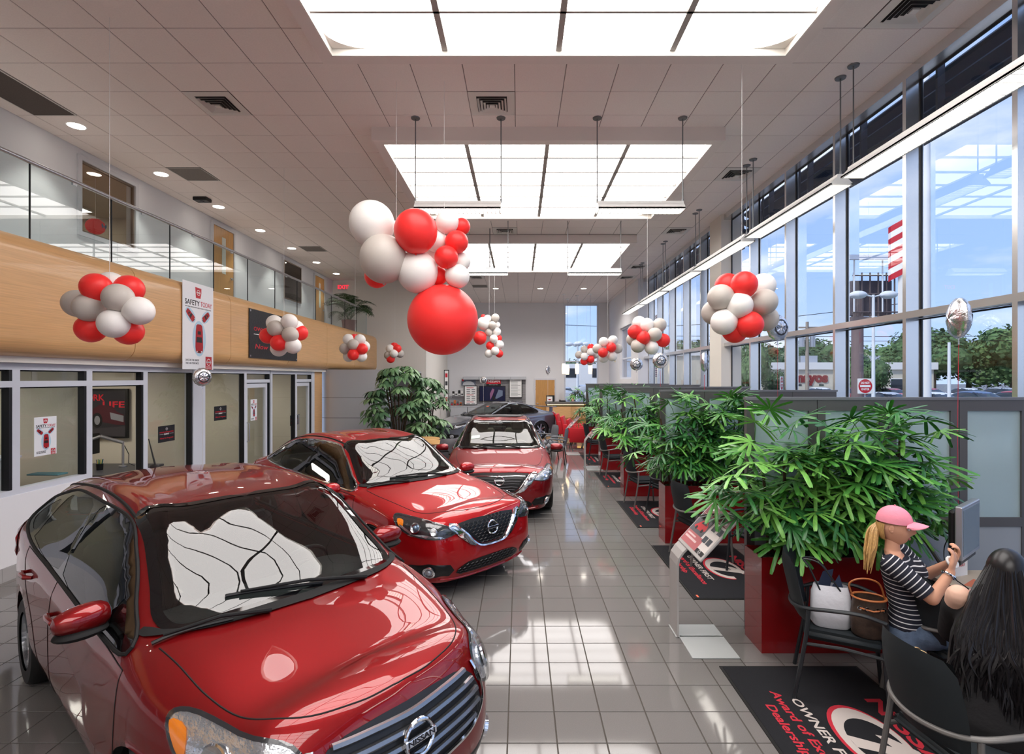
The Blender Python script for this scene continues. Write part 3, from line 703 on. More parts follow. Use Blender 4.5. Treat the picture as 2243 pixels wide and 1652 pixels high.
p = on_x(100, 955, X0+.01); t = thing('poster', 'white SAFETY TODAY poster on the glass of the nearest office window', 'poster', p); safety_poster(t, .30, .46, LF())
p = on_x(556, 898, X0+.035); t = thing('poster', 'small white SAFETY TODAY poster on the glass office door', 'poster', p); safety_poster(t, .27, .45, LF())
p = on_x(365, 950, X0+.01); t = thing('event_sign', 'nearest black event sign taped inside the office glass', 'sign', p); event_sign(t, .40, .26, LF())
p = on_x(483, 905, X0+.01); t = thing('event_sign', 'black event sign on office glass left of the glass door', 'sign', p); event_sign(t, .42, .27, LF())
p = on_x(646, 920, X0-.02); t = thing('event_sign', 'brownish dark event sign on far office glass beside the wood strip', 'sign', p); event_sign(t, .55, .26, LF())
# framed WORK LIFE poster in office
t = thing('framed_poster', 'black framed WORK LIFE poster with a dark red truck inside the office', 'poster', (-7.33, 9.25, 1.61))
MB().box(-.46, -.02, -.40, .46, 0, .40).build('backing', mat('poster_dark', (44,42,48), .3), t)
fr = MB().box(-.5,-.04,-.43,-.46,.0,.43).box(.46,-.04,-.43,.5,.0,.43).box(-.46,-.04,.40,.46,0,.43).box(-.46,-.04,-.43,.46,0,-.40); fr.build('frame', M_black, t)
MF = frame((0,-.022,0), (1,0,0), (0,0,1))
text('WORK', .15, M_text_red, MF @ Matrix.Translation((-.16,.27,0)), t, bold=.02, width=.48); text('LIFE', .15, M_text_red, MF @ Matrix.Translation((.24,.15,0)), t, bold=.02, width=.38)
flatpoly(t, MF, [(-.2,-.1),(-.15,.06),(.0,.15),(.22,.13),(.3,.03),(.42,-.02),(.44,-.2),(.3,-.2),(.1,-.16)], mat('print_maroon', (70,24,34), .5), .001)
flatpoly(t, MF, ell(-.04,-.12,.09,.13), mat('print_tyre', (20,20,22), .6), .002); flatpoly(t, MF, ell(-.04,-.12,.05,.08), mat('print_grey', (130,130,136), .5), .003)
flatpoly(t, MF, [(.18,.02),(.42,-.04),(.42,-.15),(.2,-.1)], mat('print_grey'), .003); flatpoly(t, MF, [(-.46,-.4),(.46,-.4),(.46,-.22),(-.46,-.3)], mat('print_rock', (60,56,60), .6), .0015)
# office desk with monitor arm
t = thing('office_desk', 'dark office desk inside the doorway bay', 'desk', (-6.9, 8.4, 0))
MB().rbox(-1.0, -.35, .71, .75, .75, .75).build('desk_top', mat('desk_dark', (66,66,72), .4), t)
for x in (-.95, .68): MB().box(x, -.3, 0, x+.04, .7, .71).build('side_panel', M_offg, t)
MB().box(-.9, .68, .1, .68, .7, .7).build('back_panel', M_offg, t)
t = thing('monitor', 'silver monitor arm with a black monitor on the office desk', 'monitor', (-6.6, 8.8, .752))
MB().cyl((0,0,0), (0,0,.02), .06).cyl((0,0,.02), (0,0,.42), .018).build('post', M_silver, t, True)
MB().tube([(0,0,.40), (-.12,-.05,.45), (-.28,-.12,.52)], .028, 8).tube([(-.28,-.12,.52), (-.42,-.2,.46)], .022, 8).build('arm', M_silver, t, True)
MB().rbox(-.47, -.42, .22, -.43, .06, .56).build('display', M_black, t)
MB().tube([(0,.03,.35), (.06,.05,.2), (.05,.06,.05), (.12,.1,.0)], .006, 6).build('cable', M_black, t, True)
t = thing('pen_cup', 'black pen cup with coloured pens on the office desk', 'cup', (-6.75, 8.5, .75))
MB().lathe([(.0,0),(.045,0),(.05,.1),(.042,.1),(.04,.01)], 16).build('cup', M_black, t, True)
for k in range(7):
    a = k*.9; MB().cyl((.02*math.cos(a), .02*math.sin(a), .02), (.045*math.cos(a), .045*math.sin(a), .17), .005, n=6).build('pen', mat('pen%d' % (k % 3), [(40,120,60),(40,60,150),(200,180,40)][k % 3], .4), t)
t = thing('telephone', 'black desk telephone on the office desk', 'telephone', (-7.05, 8.3, .75)); MB().rbox(-.09,-.1,0,.09,.1,.05).build('base', M_black, t); MB().rbox(-.1,-.1,.05,-.04,.1,.08).build('handset', M_black, t)
t = thing('grey_cabinet', 'light grey cubicle panel inside the nearest office window', 'cabinet', (-6.5, 6.0, 0)); MB().rbox(-.9,-.2,0,.35,.5,1.25).build('body', M_offg, t); MB().rbox(-.92,-.22,1.25,.37,.52,1.28).build('top_cap', M_aluw, t)
t = thing('keyboard', 'teal keyboard seen through the nearest office window', 'keyboard', (-6.0, 6.72, 1.0)); MB().rbox(-.2,-.08,0,.2,.08,.02).build('body', mat('teal', (90,140,150), .6), t)
t = thing('white_cabinet', 'white wall cabinet inside the third office', 'cabinet', (-8.55, 11.4, 1.1)); MB().rbox(0,-.35,0,.25,.35,.9).build('body', M_white, t); MB().box(.25,-.33,.02,.262,-.01,.88).build('door', M_white, t); MB().box(.25,.01,.02,.262,.33,.88).build('door', M_white, t)
# electric outlet
t = thing('wall_outlet', 'white electrical outlet on the white knee wall at far left', 'outlet', on_x(47, 1168, X0+.075)); MB().rbox(0,-.04,-.06,.006,.04,.06,.002).build('cover_plate', M_white, t)
for z in (-.025,.025): MB().cyl((.006,0,z), (.009,0,z), .016, n=12).build('socket', M_wallw, t)

# ------------------------------------------------------------------ hanging linear lights
M_fix = mat('fixture_white', (225,225,222), .4); M_tubel = mat('fluorescent_glow', (255,252,246), .4, emit=5.5, emit_col=(255,250,242)); M_stem = mat('stem', (120,122,124), .4, metal=.6)
def linear_light(L, label, loc, rz, group, stems, clr=1):
    t = thing('linear_pendant', label, 'pendant light', loc, rz, group)
    # cross-section trapezoid, along local X
    P = [(-.05,.13),(.05,.13),(.055,.10),(.135,.02),(.135,0),(-.135,0),(-.135,.02),(-.055,.10)]
    P2 = [(-.12,.005),(.12,.005),(.05,.09),(-.05,.09)]
    mb = MB(); n = len(P)
    mb.add([(-L/2, a, b) for a, b in P]+[(L/2, a, b) for a, b in P], [(i, (i+1) % n, n+(i+1) % n, n+i) for i in (0,1,2,3,5,6,7)]+[tuple(range(n)), tuple(range(n, 2*n))])
    mb.build('housing', M_fix, t)
    MB().box(-L/2+.03, -.115, .02, L/2-.03, .115, .03).build('diffuser', M_tubel, t)
    k = int(L/.06); lb = MB()
    for q in range(k+1): x = -L/2+.02+(L-.04)*q/k; lb.box(x-.004, -.12, -.001, x+.004, .12, .016)
    lb.box(-L/2, -.135, -.003, L/2, -.118, .02).box(-L/2, .118, -.003, L/2, .135, .02)
    lb.build('louver', M_fix, t)['kind'] = 'stuff'
    for x in stems:
        MB().cyl((x,0,.13), (x,0,CZ-loc[2]), .008, n=8).build('stem', M_stem, t, True)
        MB().lathe([(.0,0),(.06,0),(.065,.018),(.0,.02)], 20, c=(x,0,CZ-loc[2]-.022)).build('canopy', M_stem, t, True)
        MB().cyl((x,0,.12), (x,0,.17), .014, n=8).build('coupler', M_stem, t, True)
    return t
for (y, a, b) in ((7.42, 'left', 'nearest'), (11.95, 'left', 'farther')):
    for x, s_ in ((-.86, 'left'), (1.69, 'right')): linear_light(1.2, '%s white hanging fixture of the %s pair under the light boxes' % (s_, b), (x, y, 4.57), 0, 'crosswise hanging fixtures', (-.6, .6))
RB = [6.2, 8.85, 11.5, 14.15, 16.8, 19.45]
LN = ['first (nearest) long hanging light by the windows, running out of the frame', 'second long hanging light by the windows', 'third long hanging light by the windows', 'fourth long hanging light along the windows', 'fifth long hanging light along the windows', 'farthest long hanging light along the windows']
linear_light(2.45, 'long hanging light by the windows outside the frame', (3.9, 6.2-2.65-1.225, 4.57), PI/2, 'window row hanging lights', (-1.2, 1.2))
for y, l in zip(RB, LN): linear_light(2.45, l, (3.9, y-1.225, 4.57), PI/2, 'window row hanging lights', (-1.2, 1.2))
# ------------------------------------------------------------------ cars
def inpoly(x, y, P):
    c = False; n = len(P); j = n-1
    for i in range(n):
        xi, yi = P[i]; xj, yj = P[j]
        if (yi > y) != (yj > y) and x < (xj-xi)*(y-yi)/(yj-yi+1e-12)+xi: c = not c
        j = i
    return c
def tri_fill(outer, hole=None, res=.04):
    holes = ([hole] if isinstance(hole[0][0], float) else hole) if hole else []
    V = []; E = []; nb_ = len(outer)+sum(len(h) for h in holes)
    inh = lambda x, y: any(inpoly(x, y, h) for h in holes)
    def ring(P):
        b = len(V); V.extend([Vector(p) for p in P]); E.extend([(b+i, b+(i+1) % len(P)) for i in range(len(P))])
    ring(outer)
    for h in holes: ring(h)
    xs = [p[0] for p in outer]; ys = [p[1] for p in outer]
    x = min(xs)+res/2
    while x < max(xs):
        y = min(ys)+res/2
        while y < max(ys):
            if inpoly(x, y, outer) and not inh(x, y):
                if min((Vector((x, y))-v).length_squared for v in V[:nb_]) > (res*.45)**2: V.append(Vector((x, y)))
            y += res
        x += res
    vs, es, fs, *_ = delaunay_2d_cdt(V, E, [], 0, 1e-5)
    keep = []
    for f in fs:
        cx = sum(vs[i].x for i in f)/len(f); cy = sum(vs[i].y for i in f)/len(f)
        if inpoly(cx, cy, outer) and not inh(cx, cy): keep.append(tuple(f))
    return vs, keep
def offset_poly(P, d):
    n = len(P); out = []; A = sum(P[i][0]*P[(i+1) % n][1]-P[(i+1) % n][0]*P[i][1] for i in range(n)); s = 1 if A > 0 else -1
    for i in range(n):
        a, b, c = Vector(P[i-1]), Vector(P[i]), Vector(P[(i+1) % n]); t1 = (b-a).normalized(); t2 = (c-b).normalized()
        n1 = Vector((-t1.y, t1.x))*s; n2 = Vector((-t2.y, t2.x))*s; m = n1+n2
        if m.length < 1e-6: m = n1
        m.normalize(); out.append(tuple(b+m*min(d/max(m.dot(n1), .35), d*2)))
    return out
class Body:
    def __init__(s, sp, n=9):
        xs = sp['st']; fc = sp['fc']; rc = sp['rc']; K = 8
        def row_side(st):
            x, W, Zb, Yr, Zr, Zc = st
            return [(x, W-.10, .19), (x, W-.015, .36), (x, W, .56), (x, W-.006, .56+.62*(Zb-.56)), (x, W-.045, Zb), (x, Yr, Zr), (x, Yr*.55, Zr+.72*(Zc-Zr)), (x, 0, Zc)]
        cols = []
        def wrap(cen, side, x0):
            out = []; xn = max(cen, key=lambda p: abs(p[0]))[0]
            for sw, yf, zt in ((0, 0, 0), (.07, .5, .22), (.26, .83, .55)):
                col = []
                for k in range(K):
                    s_ = (cen[k][0]-x0)/(xn-x0); col.append((cen[k][0]-(xn-x0)*s_*sw*sp.get('round', 1), side[k][1]*yf, cen[k][1]+(side[k][2]-cen[k][1])*zt))
                out.append(col)
            return out
        f = row_side(xs[0]); r = row_side(xs[-1])
        cols += wrap(fc, f, xs[0][0]); cols += [row_side(t) for t in xs]; cols += wrap(rc, r, xs[-1][0])[::-1]
        A = np.array(cols, float)      # J,K,3
        A = s.cr(A, n); A = np.transpose(s.cr(np.transpose(A, (1,0,2)), n), (1,0,2))
        for _ in range(sp.get('smooth', 5)):
            B = A.copy(); B[1:-1,1:-1] = A[1:-1,1:-1]*.5+.125*(A[:-2,1:-1]+A[2:,1:-1]+A[1:-1,:-2]+A[1:-1,2:])
            # symmetric boundaries on the centre plane
            B[1:-1,-1] = A[1:-1,-1]*.5+.125*(A[:-2,-1]+A[2:,-1])+.25*A[1:-1,-2]; B[:,-1,1] = 0
            for e, q in ((0, 1), (-1, -2)): B[e,1:-1] = A[e,1:-1]*.5+.125*(A[e,:-2]+A[e,2:])+.25*A[q,1:-1]; B[e,:,1] = 0
            A = B
        s.A = A; J, Kk, _ = A.shape; s.J, s.K = J, Kk
        V = [tuple(p) for p in A.reshape(-1, 3)]; Fc = []
        for j in range(J-1):
            for k in range(Kk-1): a = j*Kk+k; Fc.append((a, a+1, a+Kk+1, a+Kk))
        n0 = len(V); V2 = [(x, -y, z) for x, y, z in V]; Fc2 = [(d+n0, c+n0, b+n0, a+n0) for a, b, c, d in Fc]
        s.V = [Vector(v) for v in V+V2]; s.F = Fc+Fc2
        bm = bmesh.new(); vv = [bm.verts.new(v) for v in s.V]
        for q in s.F:
            try: bm.faces.new([vv[i] for i in q])
            except ValueError: pass
        bmesh.ops.remove_doubles(bm, verts=bm.verts[:], dist=1e-4); bmesh.ops.dissolve_degenerate(bm, dist=1e-5, edges=bm.edges[:])
        bmesh.ops.recalc_face_normals(bm, faces=bm.faces[:])
        up = sum(f.normal.z*f.calc_area() for f in bm.faces if f.calc_center_median().z > .9)
        if up < 0: bmesh.ops.reverse_faces(bm, faces=bm.faces[:])
        s.bm = bm; s.bvh = BVHTree.FromBMesh(bm); s.cut = []
        bm.normal_update(); s.vn = {}
    @staticmethod
    def cr(A, n):
        P = np.concatenate([2*A[:1]-A[1:2], A, 2*A[-1:]-A[-2:-1]], 0); out = []
        for i in range(A.shape[0]-1):
            p0, p1, p2, p3 = P[i], P[i+1], P[i+2], P[i+3]
            for k in range(n):
                t = k/n; out.append(.5*(2*p1+(p2-p0)*t+(2*p0-5*p1+4*p2-p3)*t*t+(3*p1-p0-3*p2+p3)*t**3))
        out.append(A[-1]); return np.array(out)
    def hit(s, p, d):
        h = s.bvh.ray_cast(Vector(p)-Vector(d)*6, Vector(d), 12)
        if h[0] is None: h = s.bvh.find_nearest(Vector(p))
        nrm = h[1]
        if nrm.dot(Vector(d)) > 0: nrm = -nrm
        return h[0], nrm
    def basis(s, d):
        d = Vector(d).normalized(); u = d.cross(Vector((0,0,1)))
        if u.length < .1: u = Vector((1,0,0))
        u.normalize(); v = u.cross(d).normalized(); return d, u, v
    def patch(s, pts, d, off, m, name, parent, smooth_n=4, inset=None, hole_in=None, res=.045, dome=0, cut=False, holes=None):
        d, u, v = s.basis(d)
        P = [Vector(p) for p in pts]
        if smooth_n: P = catmull(P, smooth_n, True)
        Q = [(p.dot(u), p.dot(v)) for p in P]
        if inset: Q = offset_poly(Q, inset)
        hole = offset_poly(Q, hole_in) if hole_in else None
        if holes: hole = [offset_poly([(q.dot(u), q.dot(v)) for q in catmull([Vector(p) for p in h_], 3, True)], .004) for h_ in holes]
        vs, fs = tri_fill([(float(a), float(b)) for a, b in Q], [(float(a), float(b)) for a, b in hole] if hole and not holes else hole, res)
        c = Vector((sum(q[0] for q in Q)/len(Q), sum(q[1] for q in Q)/len(Q))); out = []
        for w in vs:
            h, nr = s.hit(u*w.x+v*w.y, d); o_ = off
            if dome:
                dm = min((Vector(q)-w).length for q in Q); o_ += dome*min(1, dm/.08)**.6
            out.append(h+nr*o_)
        if cut: s.cut.append((offset_poly([(float(a), float(b)) for a, b in Q], .016), d, u, v))
        mb = MB().add(out, fs)
        ob = bpy.data.objects.new(name, None)
        me = bpy.data.meshes.new(name); me.from_pydata([tuple(x) for x in mb.v], [], mb.f); me.materials.append(m)
        bm = bmesh.new(); bm.from_mesh(me); bm.faces.ensure_lookup_table()
        bmesh.ops.recalc_face_normals(bm, faces=bm.faces[:])
        if sum(f.normal.dot(d)*f.calc_area() for f in bm.faces) > 0: bmesh.ops.reverse_faces(bm, faces=bm.faces[:])
        bm.to_mesh(me); bm.free(); me.polygons.foreach_set('use_smooth', [True]*len(me.polygons))
        ob = bpy.data.objects.new(name, me); COL.objects.link(ob); ob.parent = parent; return ob
    def ribbon(s, pts, d, r, m, name, parent, off=0, closed=False, n=5, flat=None):
        d = Vector(d).normalized(); P = catmull(pts, n, closed); out = []
        for p in P:
            h, nr = s.hit(p, d); out.append(h+nr*off)
        return MB().tube(out, r, 6, closed=closed, flat=flat).build(name, m, parent, smooth=True)
    def finish(s, m_paint, parent, axles, R=.36, liner=None, extra=None):
        """cut arches and window openings, build the body mesh and its inner liner"""
        bm = s.bm
        for v in bm.verts:
            if abs(v.co.y) > .5 and v.co.z < .8:
                for ax in axles:
                    dx, dz = v.co.x-ax, v.co.z-.31; rr = math.hypot(dx, dz)
                    if abs(rr-R) < .03 and rr > 1e-4: v.co.x = ax+dx/rr*R; v.co.z = .31+dz/rr*R
        bm.normal_update(); dead = []
        for f in bm.faces:
            c = f.calc_center_median()
            if abs(c.y) > .5 and c.z < .8 and any(math.hypot(c.x-ax, c.z-.31) < R-.001 for ax in axles): dead.append(f); continue
            for Q, d, u, v in s.cut:
                if f.normal.dot(d) < -.05 and inpoly(c.dot(u), c.dot(v), Q):
                    dead.append(f); break
        bmesh.ops.delete(bm, geom=dead, context='FACES')
        me = bpy.data.meshes.new('body'); bm.to_mesh(me); me.materials.append(m_paint); me.polygons.foreach_set('use_smooth', [True]*len(me.polygons))
        b = bpy.data.objects.new('body_shell', me); COL.objects.link(b); b.parent = parent
        lm = bm.copy(); bmesh.ops.delete(lm, geom=[v for v in lm.verts if v.co.z < .45], context='VERTS'); lm.normal_update()
        for v in lm.verts: v.co -= v.normal*.028
        bmesh.ops.reverse_faces(lm, faces=lm.faces[:]); me2 = bpy.data.meshes.new('liner'); lm.to_mesh(me2); lm.free(); me2.materials.append(liner); me2.polygons.foreach_set('use_smooth', [True]*len(me2.polygons))
        b2 = bpy.data.objects.new('interior_lining', me2); COL.objects.link(b2); b2.parent = parent
        return b
def wheel_parts(R=.31, W=.2, spokes=5, rim_m=None):
    """meshes for one wheel, axis along Y"""
    t = MB(); P = [(R*.66,-W/2),(R*.93,-W/2),(R*.985,-W*.42),(R,-W*.3),(R,W*.3),(R*.985,W*.42),(R*.93,W/2),(R*.66,W/2)]
    t.lathe(P, 40, axis='Y')
    for k in range(4): t.lathe([(R*1.003,-W*.28+k*W*.16),(R*1.003,-W*.2+k*W*.16)], 40, axis='Y')
    r = MB(); ri = R*.68; o_ = W/2-.02
    r.lathe([(ri,-W/2+.01),(ri,W/2-.012),(ri*.94,W/2-.012),(ri*.93,-W/2+.01)], 36, axis='Y')
    r.lathe([(.0,o_),(.05,o_),(.06,o_-.03),(.0,o_-.05)], 20, axis='Y')
    for k in range(spokes):
        a = 2*PI*k/spokes
        for da in ((-.13, .13) if spokes <= 5 else (0,)):
            b = a+da; c, s_ = math.cos(b), math.sin(b); px, pz = -s_*.02, c*.02; q = math.cos(a)*.04, math.sin(a)*.04
            vs = []
            for (rr, wd, yy) in ((0, 1.0, o_-.005), (ri*.95, 1.15, o_-.015)):
                bx, bz = (q[0], q[1]) if rr == 0 else (rr*c, rr*s_)
                for e in (-1, 1):
                    for h in (0, -.03): vs.append((bx+px*wd*e, yy+h, bz+pz*wd*e))
            r.add(vs, [(0,2,6,4),(1,5,7,3),(0,4,5,1),(2,3,7,6),(4,6,7,5)])
    d = MB().lathe([(.0,.0),(ri*.85,.0),(ri*.85,-.01)], 24, axis='Y')
    return t.mesh('tire', M_rubber, True), r.mesh('rim', rim_m or M_silver, False), d.mesh('disc', M_vdark, True)
WHM = {}
def add_wheels(root, ax, ay, R=.31, spokes=5, steer=0):
    key = (R, spokes)
    if key not in WHM: WHM[key] = wheel_parts(R, .2, spokes, mat('alloy', (200,202,206), .22, metal=.9))
    for x in ax:
        for sg in (1, -1):
            t = bpy.data.objects.new('wheel', WHM[key][0]); COL.objects.link(t); t.parent = root; t.location = (x, sg*ay, R); t.rotation_euler = (0, 0, (0 if sg > 0 else PI)+(steer if x > 0 else 0))
            for nm, q in (('rim', 1), ('brake_disc', 2)):
                o = bpy.data.objects.new(nm, WHM[key][q]); COL.objects.link(o); o.parent = t
def seat(root, x, y, m, rear=False):
    b = MB(); w = .26
    b.rbox(x-.28, y-w, .42, x+.26, y+w, .58, .05, 3)
    b.build('seat', m, root, smooth=True)
    R_ = Matrix.Translation((x-.24, y, .55)) @ Matrix.Rotation(math.radians(-16), 4, 'Y')
    MB().rbox(-.07, -w, 0, .07, w, .58, .06, 3, M=R_).build('seat_back', m, root, smooth=True)
    MB().rbox(-.05, -.13, .62, .05, .13, .80, .045, 3, M=R_).build('headrest', m, root, smooth=True)
def emblem(root, p, n, r, big=True):
    n = Vector(n).normalized(); u = Vector((0,0,1)).cross(n).normalized(); v = n.cross(u); M = frame(p, u, v)
    pts = [M @ Vector((r*math.cos(2*PI*k/28), r*math.sin(2*PI*k/28)*.94, .012)) for k in range(28)]
    e = MB().tube(pts, r*.13, 8, closed=True).build('emblem', M_chrome, root, smooth=True)
    MB().rbox(-r*1.12, -r*.2, .006, r*1.12, r*.2, .028, .004, 2, M=M).build('emblem_bar', M_chrome, e)
    if big: text('NISSAN', r*.42, mat('engraved', (30,30,36), .4), M @ Matrix.Translation((0,0,.029)), e, bold=.02, width=r*1.9)
    return e
def PAINT(name, col, m=.35, dark=1): return mat(name, col, .32, metal=m, coat=1, coat_rough=.02, spec=.5)
M_frit = mat('frit_black', (10,10,12), .06, coat=.6); M_lens = glassmat('lamp_lens', (.96,.97,.98), 1.5, 1.4); M_wglass = glassmat('car_glass', (.62,.68,.66), 1.5, 1.9)
M_wglass_d = glassmat('car_glass_side', (.42,.46,.45), 1.5, 1.6)
M_lining = mat('car_lining', (58,58,60), .85); M_dash = mat('dashboard', (40,42,44), .7, bump=(60,.2)); M_seatd = mat('seat_charcoal', (44,44,47), .9, bump=(80,.3)); M_seatb = mat('seat_beige', (178,168,148), .8)
M_refl = mat('lamp_reflector', (226,230,236), .14, metal=.85, bump=(40,.35)); M_amber = mat('amber_lens', (236,130,20), .15, coat=.8, emit=.12); M_bez = mat('lamp_bezel', (40,42,46), .25, coat=.6); M_taill = mat('tail_lens', (150,10,16), .12, coat=1)
M_gap = mat('panel_gap', (14,4,5), .6); M_mesh = mat('grille_mesh', (16,16,18), .35)
M_grbar = mat('grille_silver', (150,152,156), .22, metal=.9)
VERSA = dict(round=1.35, st=[(1.66,.715,.80,.59,.865,.90),(1.30,.815,.885,.62,.955,.99),(1.04,.84,.925,.655,1.005,1.045),(.86,.845,.94,.675,1.035,1.13),(.60,.845,.95,.66,1.16,1.265),(.30,.85,.96,.62,1.325,1.395),(.05,.85,.97,.59,1.425,1.475),(-.35,.85,.985,.575,1.475,1.525),(-.8,.85,1.005,.57,1.47,1.53),(-1.25,.85,1.035,.56,1.425,1.495),(-1.6,.83,1.065,.545,1.35,1.43),(-1.8,.80,1.075,.52,1.25,1.36)],
  fc=[(2.06,.19),(2.12,.34),(2.13,.52),(2.09,.70),(2.01,.83),(1.94,.868),(1.87,.885),(1.80,.893)], rc=[(-1.95,.24),(-2.0,.42),(-2.01,.6),(-1.99,.8),(-1.97,.95),(-1.94,1.07),(-1.9,1.19),(-1.86,1.29)])
SENTRA = dict(st=[(1.84,.84,.74,.58,.80,.835),(1.42,.87,.86,.64,.92,.95),(1.08,.88,.905,.68,.97,1.005),(.86,.88,.92,.70,.995,1.065),(.55,.88,.93,.665,1.14,1.225),(.2,.88,.94,.61,1.315,1.37),(-.05,.88,.945,.58,1.395,1.44),(-.45,.88,.955,.565,1.44,1.485),(-.9,.88,.965,.565,1.425,1.475),(-1.3,.88,.98,.575,1.34,1.405),(-1.65,.87,.99,.62,1.175,1.245),(-1.9,.85,.99,.66,1.04,1.09),(-2.08,.81,.975,.62,1.025,1.055)],
  fc=[(2.2,.17),(2.28,.32),(2.29,.48),(2.25,.64),(2.17,.755),(2.10,.79),(2.03,.81),(1.97,.822)], rc=[(-2.28,.24),(-2.33,.42),(-2.34,.6),(-2.31,.8),(-2.29,.93),(-2.25,.985),(-2.21,1.01),(-2.17,1.035)])
ALTIMA = dict(st=[(1.9,.86,.73,.60,.79,.825),(1.45,.90,.84,.66,.90,.93),(1.1,.91,.885,.70,.95,.985),(.88,.91,.90,.72,.975,1.045),(.55,.91,.91,.68,1.12,1.205),(.2,.91,.92,.62,1.29,1.35),(-.05,.91,.925,.59,1.375,1.42),(-.45,.91,.935,.575,1.42,1.465),(-.9,.91,.945,.575,1.405,1.46),(-1.35,.91,.96,.585,1.32,1.385),(-1.7,.90,.97,.63,1.165,1.235),(-2.0,.87,.97,.67,1.03,1.08),(-2.2,.83,.955,.63,1.015,1.045)],
  fc=[(2.26,.17),(2.34,.32),(2.35,.48),(2.31,.64),(2.22,.75),(2.14,.785),(2.07,.803),(2.01,.815)], rc=[(-2.4,.24),(-2.46,.42),(-2.47,.6),(-2.44,.8),(-2.42,.92),(-2.37,.975),(-2.33,1.0),(-2.28,1.025)])
GTR = dict(st=[(1.95,.88,.66,.62,.72,.75),(1.45,.93,.80,.70,.86,.875),(1.1,.94,.845,.73,.895,.915),(.85,.94,.86,.74,.91,.95),(.5,.94,.87,.70,1.05,1.12),(.1,.94,.88,.62,1.22,1.27),(-.2,.94,.885,.57,1.30,1.345),(-.6,.94,.89,.55,1.31,1.365),(-1.0,.94,.90,.57,1.255,1.31),(-1.4,.95,.92,.62,1.13,1.185),(-1.8,.94,.94,.67,1.02,1.06),(-2.1,.90,.94,.66,.985,1.01)],
  fc=[(2.26,.15),(2.34,.28),(2.35,.42),(2.31,.56),(2.22,.66),(2.15,.69),(2.08,.71),(2.02,.725)], rc=[(-2.26,.24),(-2.31,.42),(-2.32,.6),(-2.3,.78),(-2.28,.9),(-2.25,.945),(-2.22,.965),(-2.18,.985)])
def warp_car(sp, cfg, tab):
    def w(x): return float(np.interp(x, [a for a, b in tab], [b for a, b in tab]))
    sp = dict(sp); sp['st'] = [(w(q[0]),)+tuple(q[1:]) for q in sp['st']]; c = dict(cfg)
    for k in ('ws', 'rg', 'dlo', 'handles', 'roofline', 'cowl', 'hood', 'tail'): c[k] = [(w(q[0]),)+tuple(q[1:]) for q in c[k]]
    for k in ('sw', 'gaps'): c[k] = [[(w(q[0]),)+tuple(q[1:]) for q in L] for L in c[k]]
    c['wip'] = [((w(a[0]), a[1]), (w(b[0]), b[1])) for a, b in c['wip']]; c['mir'] = (w(c['mir'][0]),)+c['mir'][1:]; c['dashx'] = w(c['dashx']); c['rv'] = w(c['rv'])
    return sp, c
WH = [(-3,-3),(-1.8,-1.8),(-.9,-.72),(.02,.36),(1.05,1.16),(1.5,1.53),(3,3)]; WS = [(-3,-3),(-1.5,-1.5),(-.9,-.78),(-.05,.24),(1.09,1.05),(1.42,1.42),(3,3)]
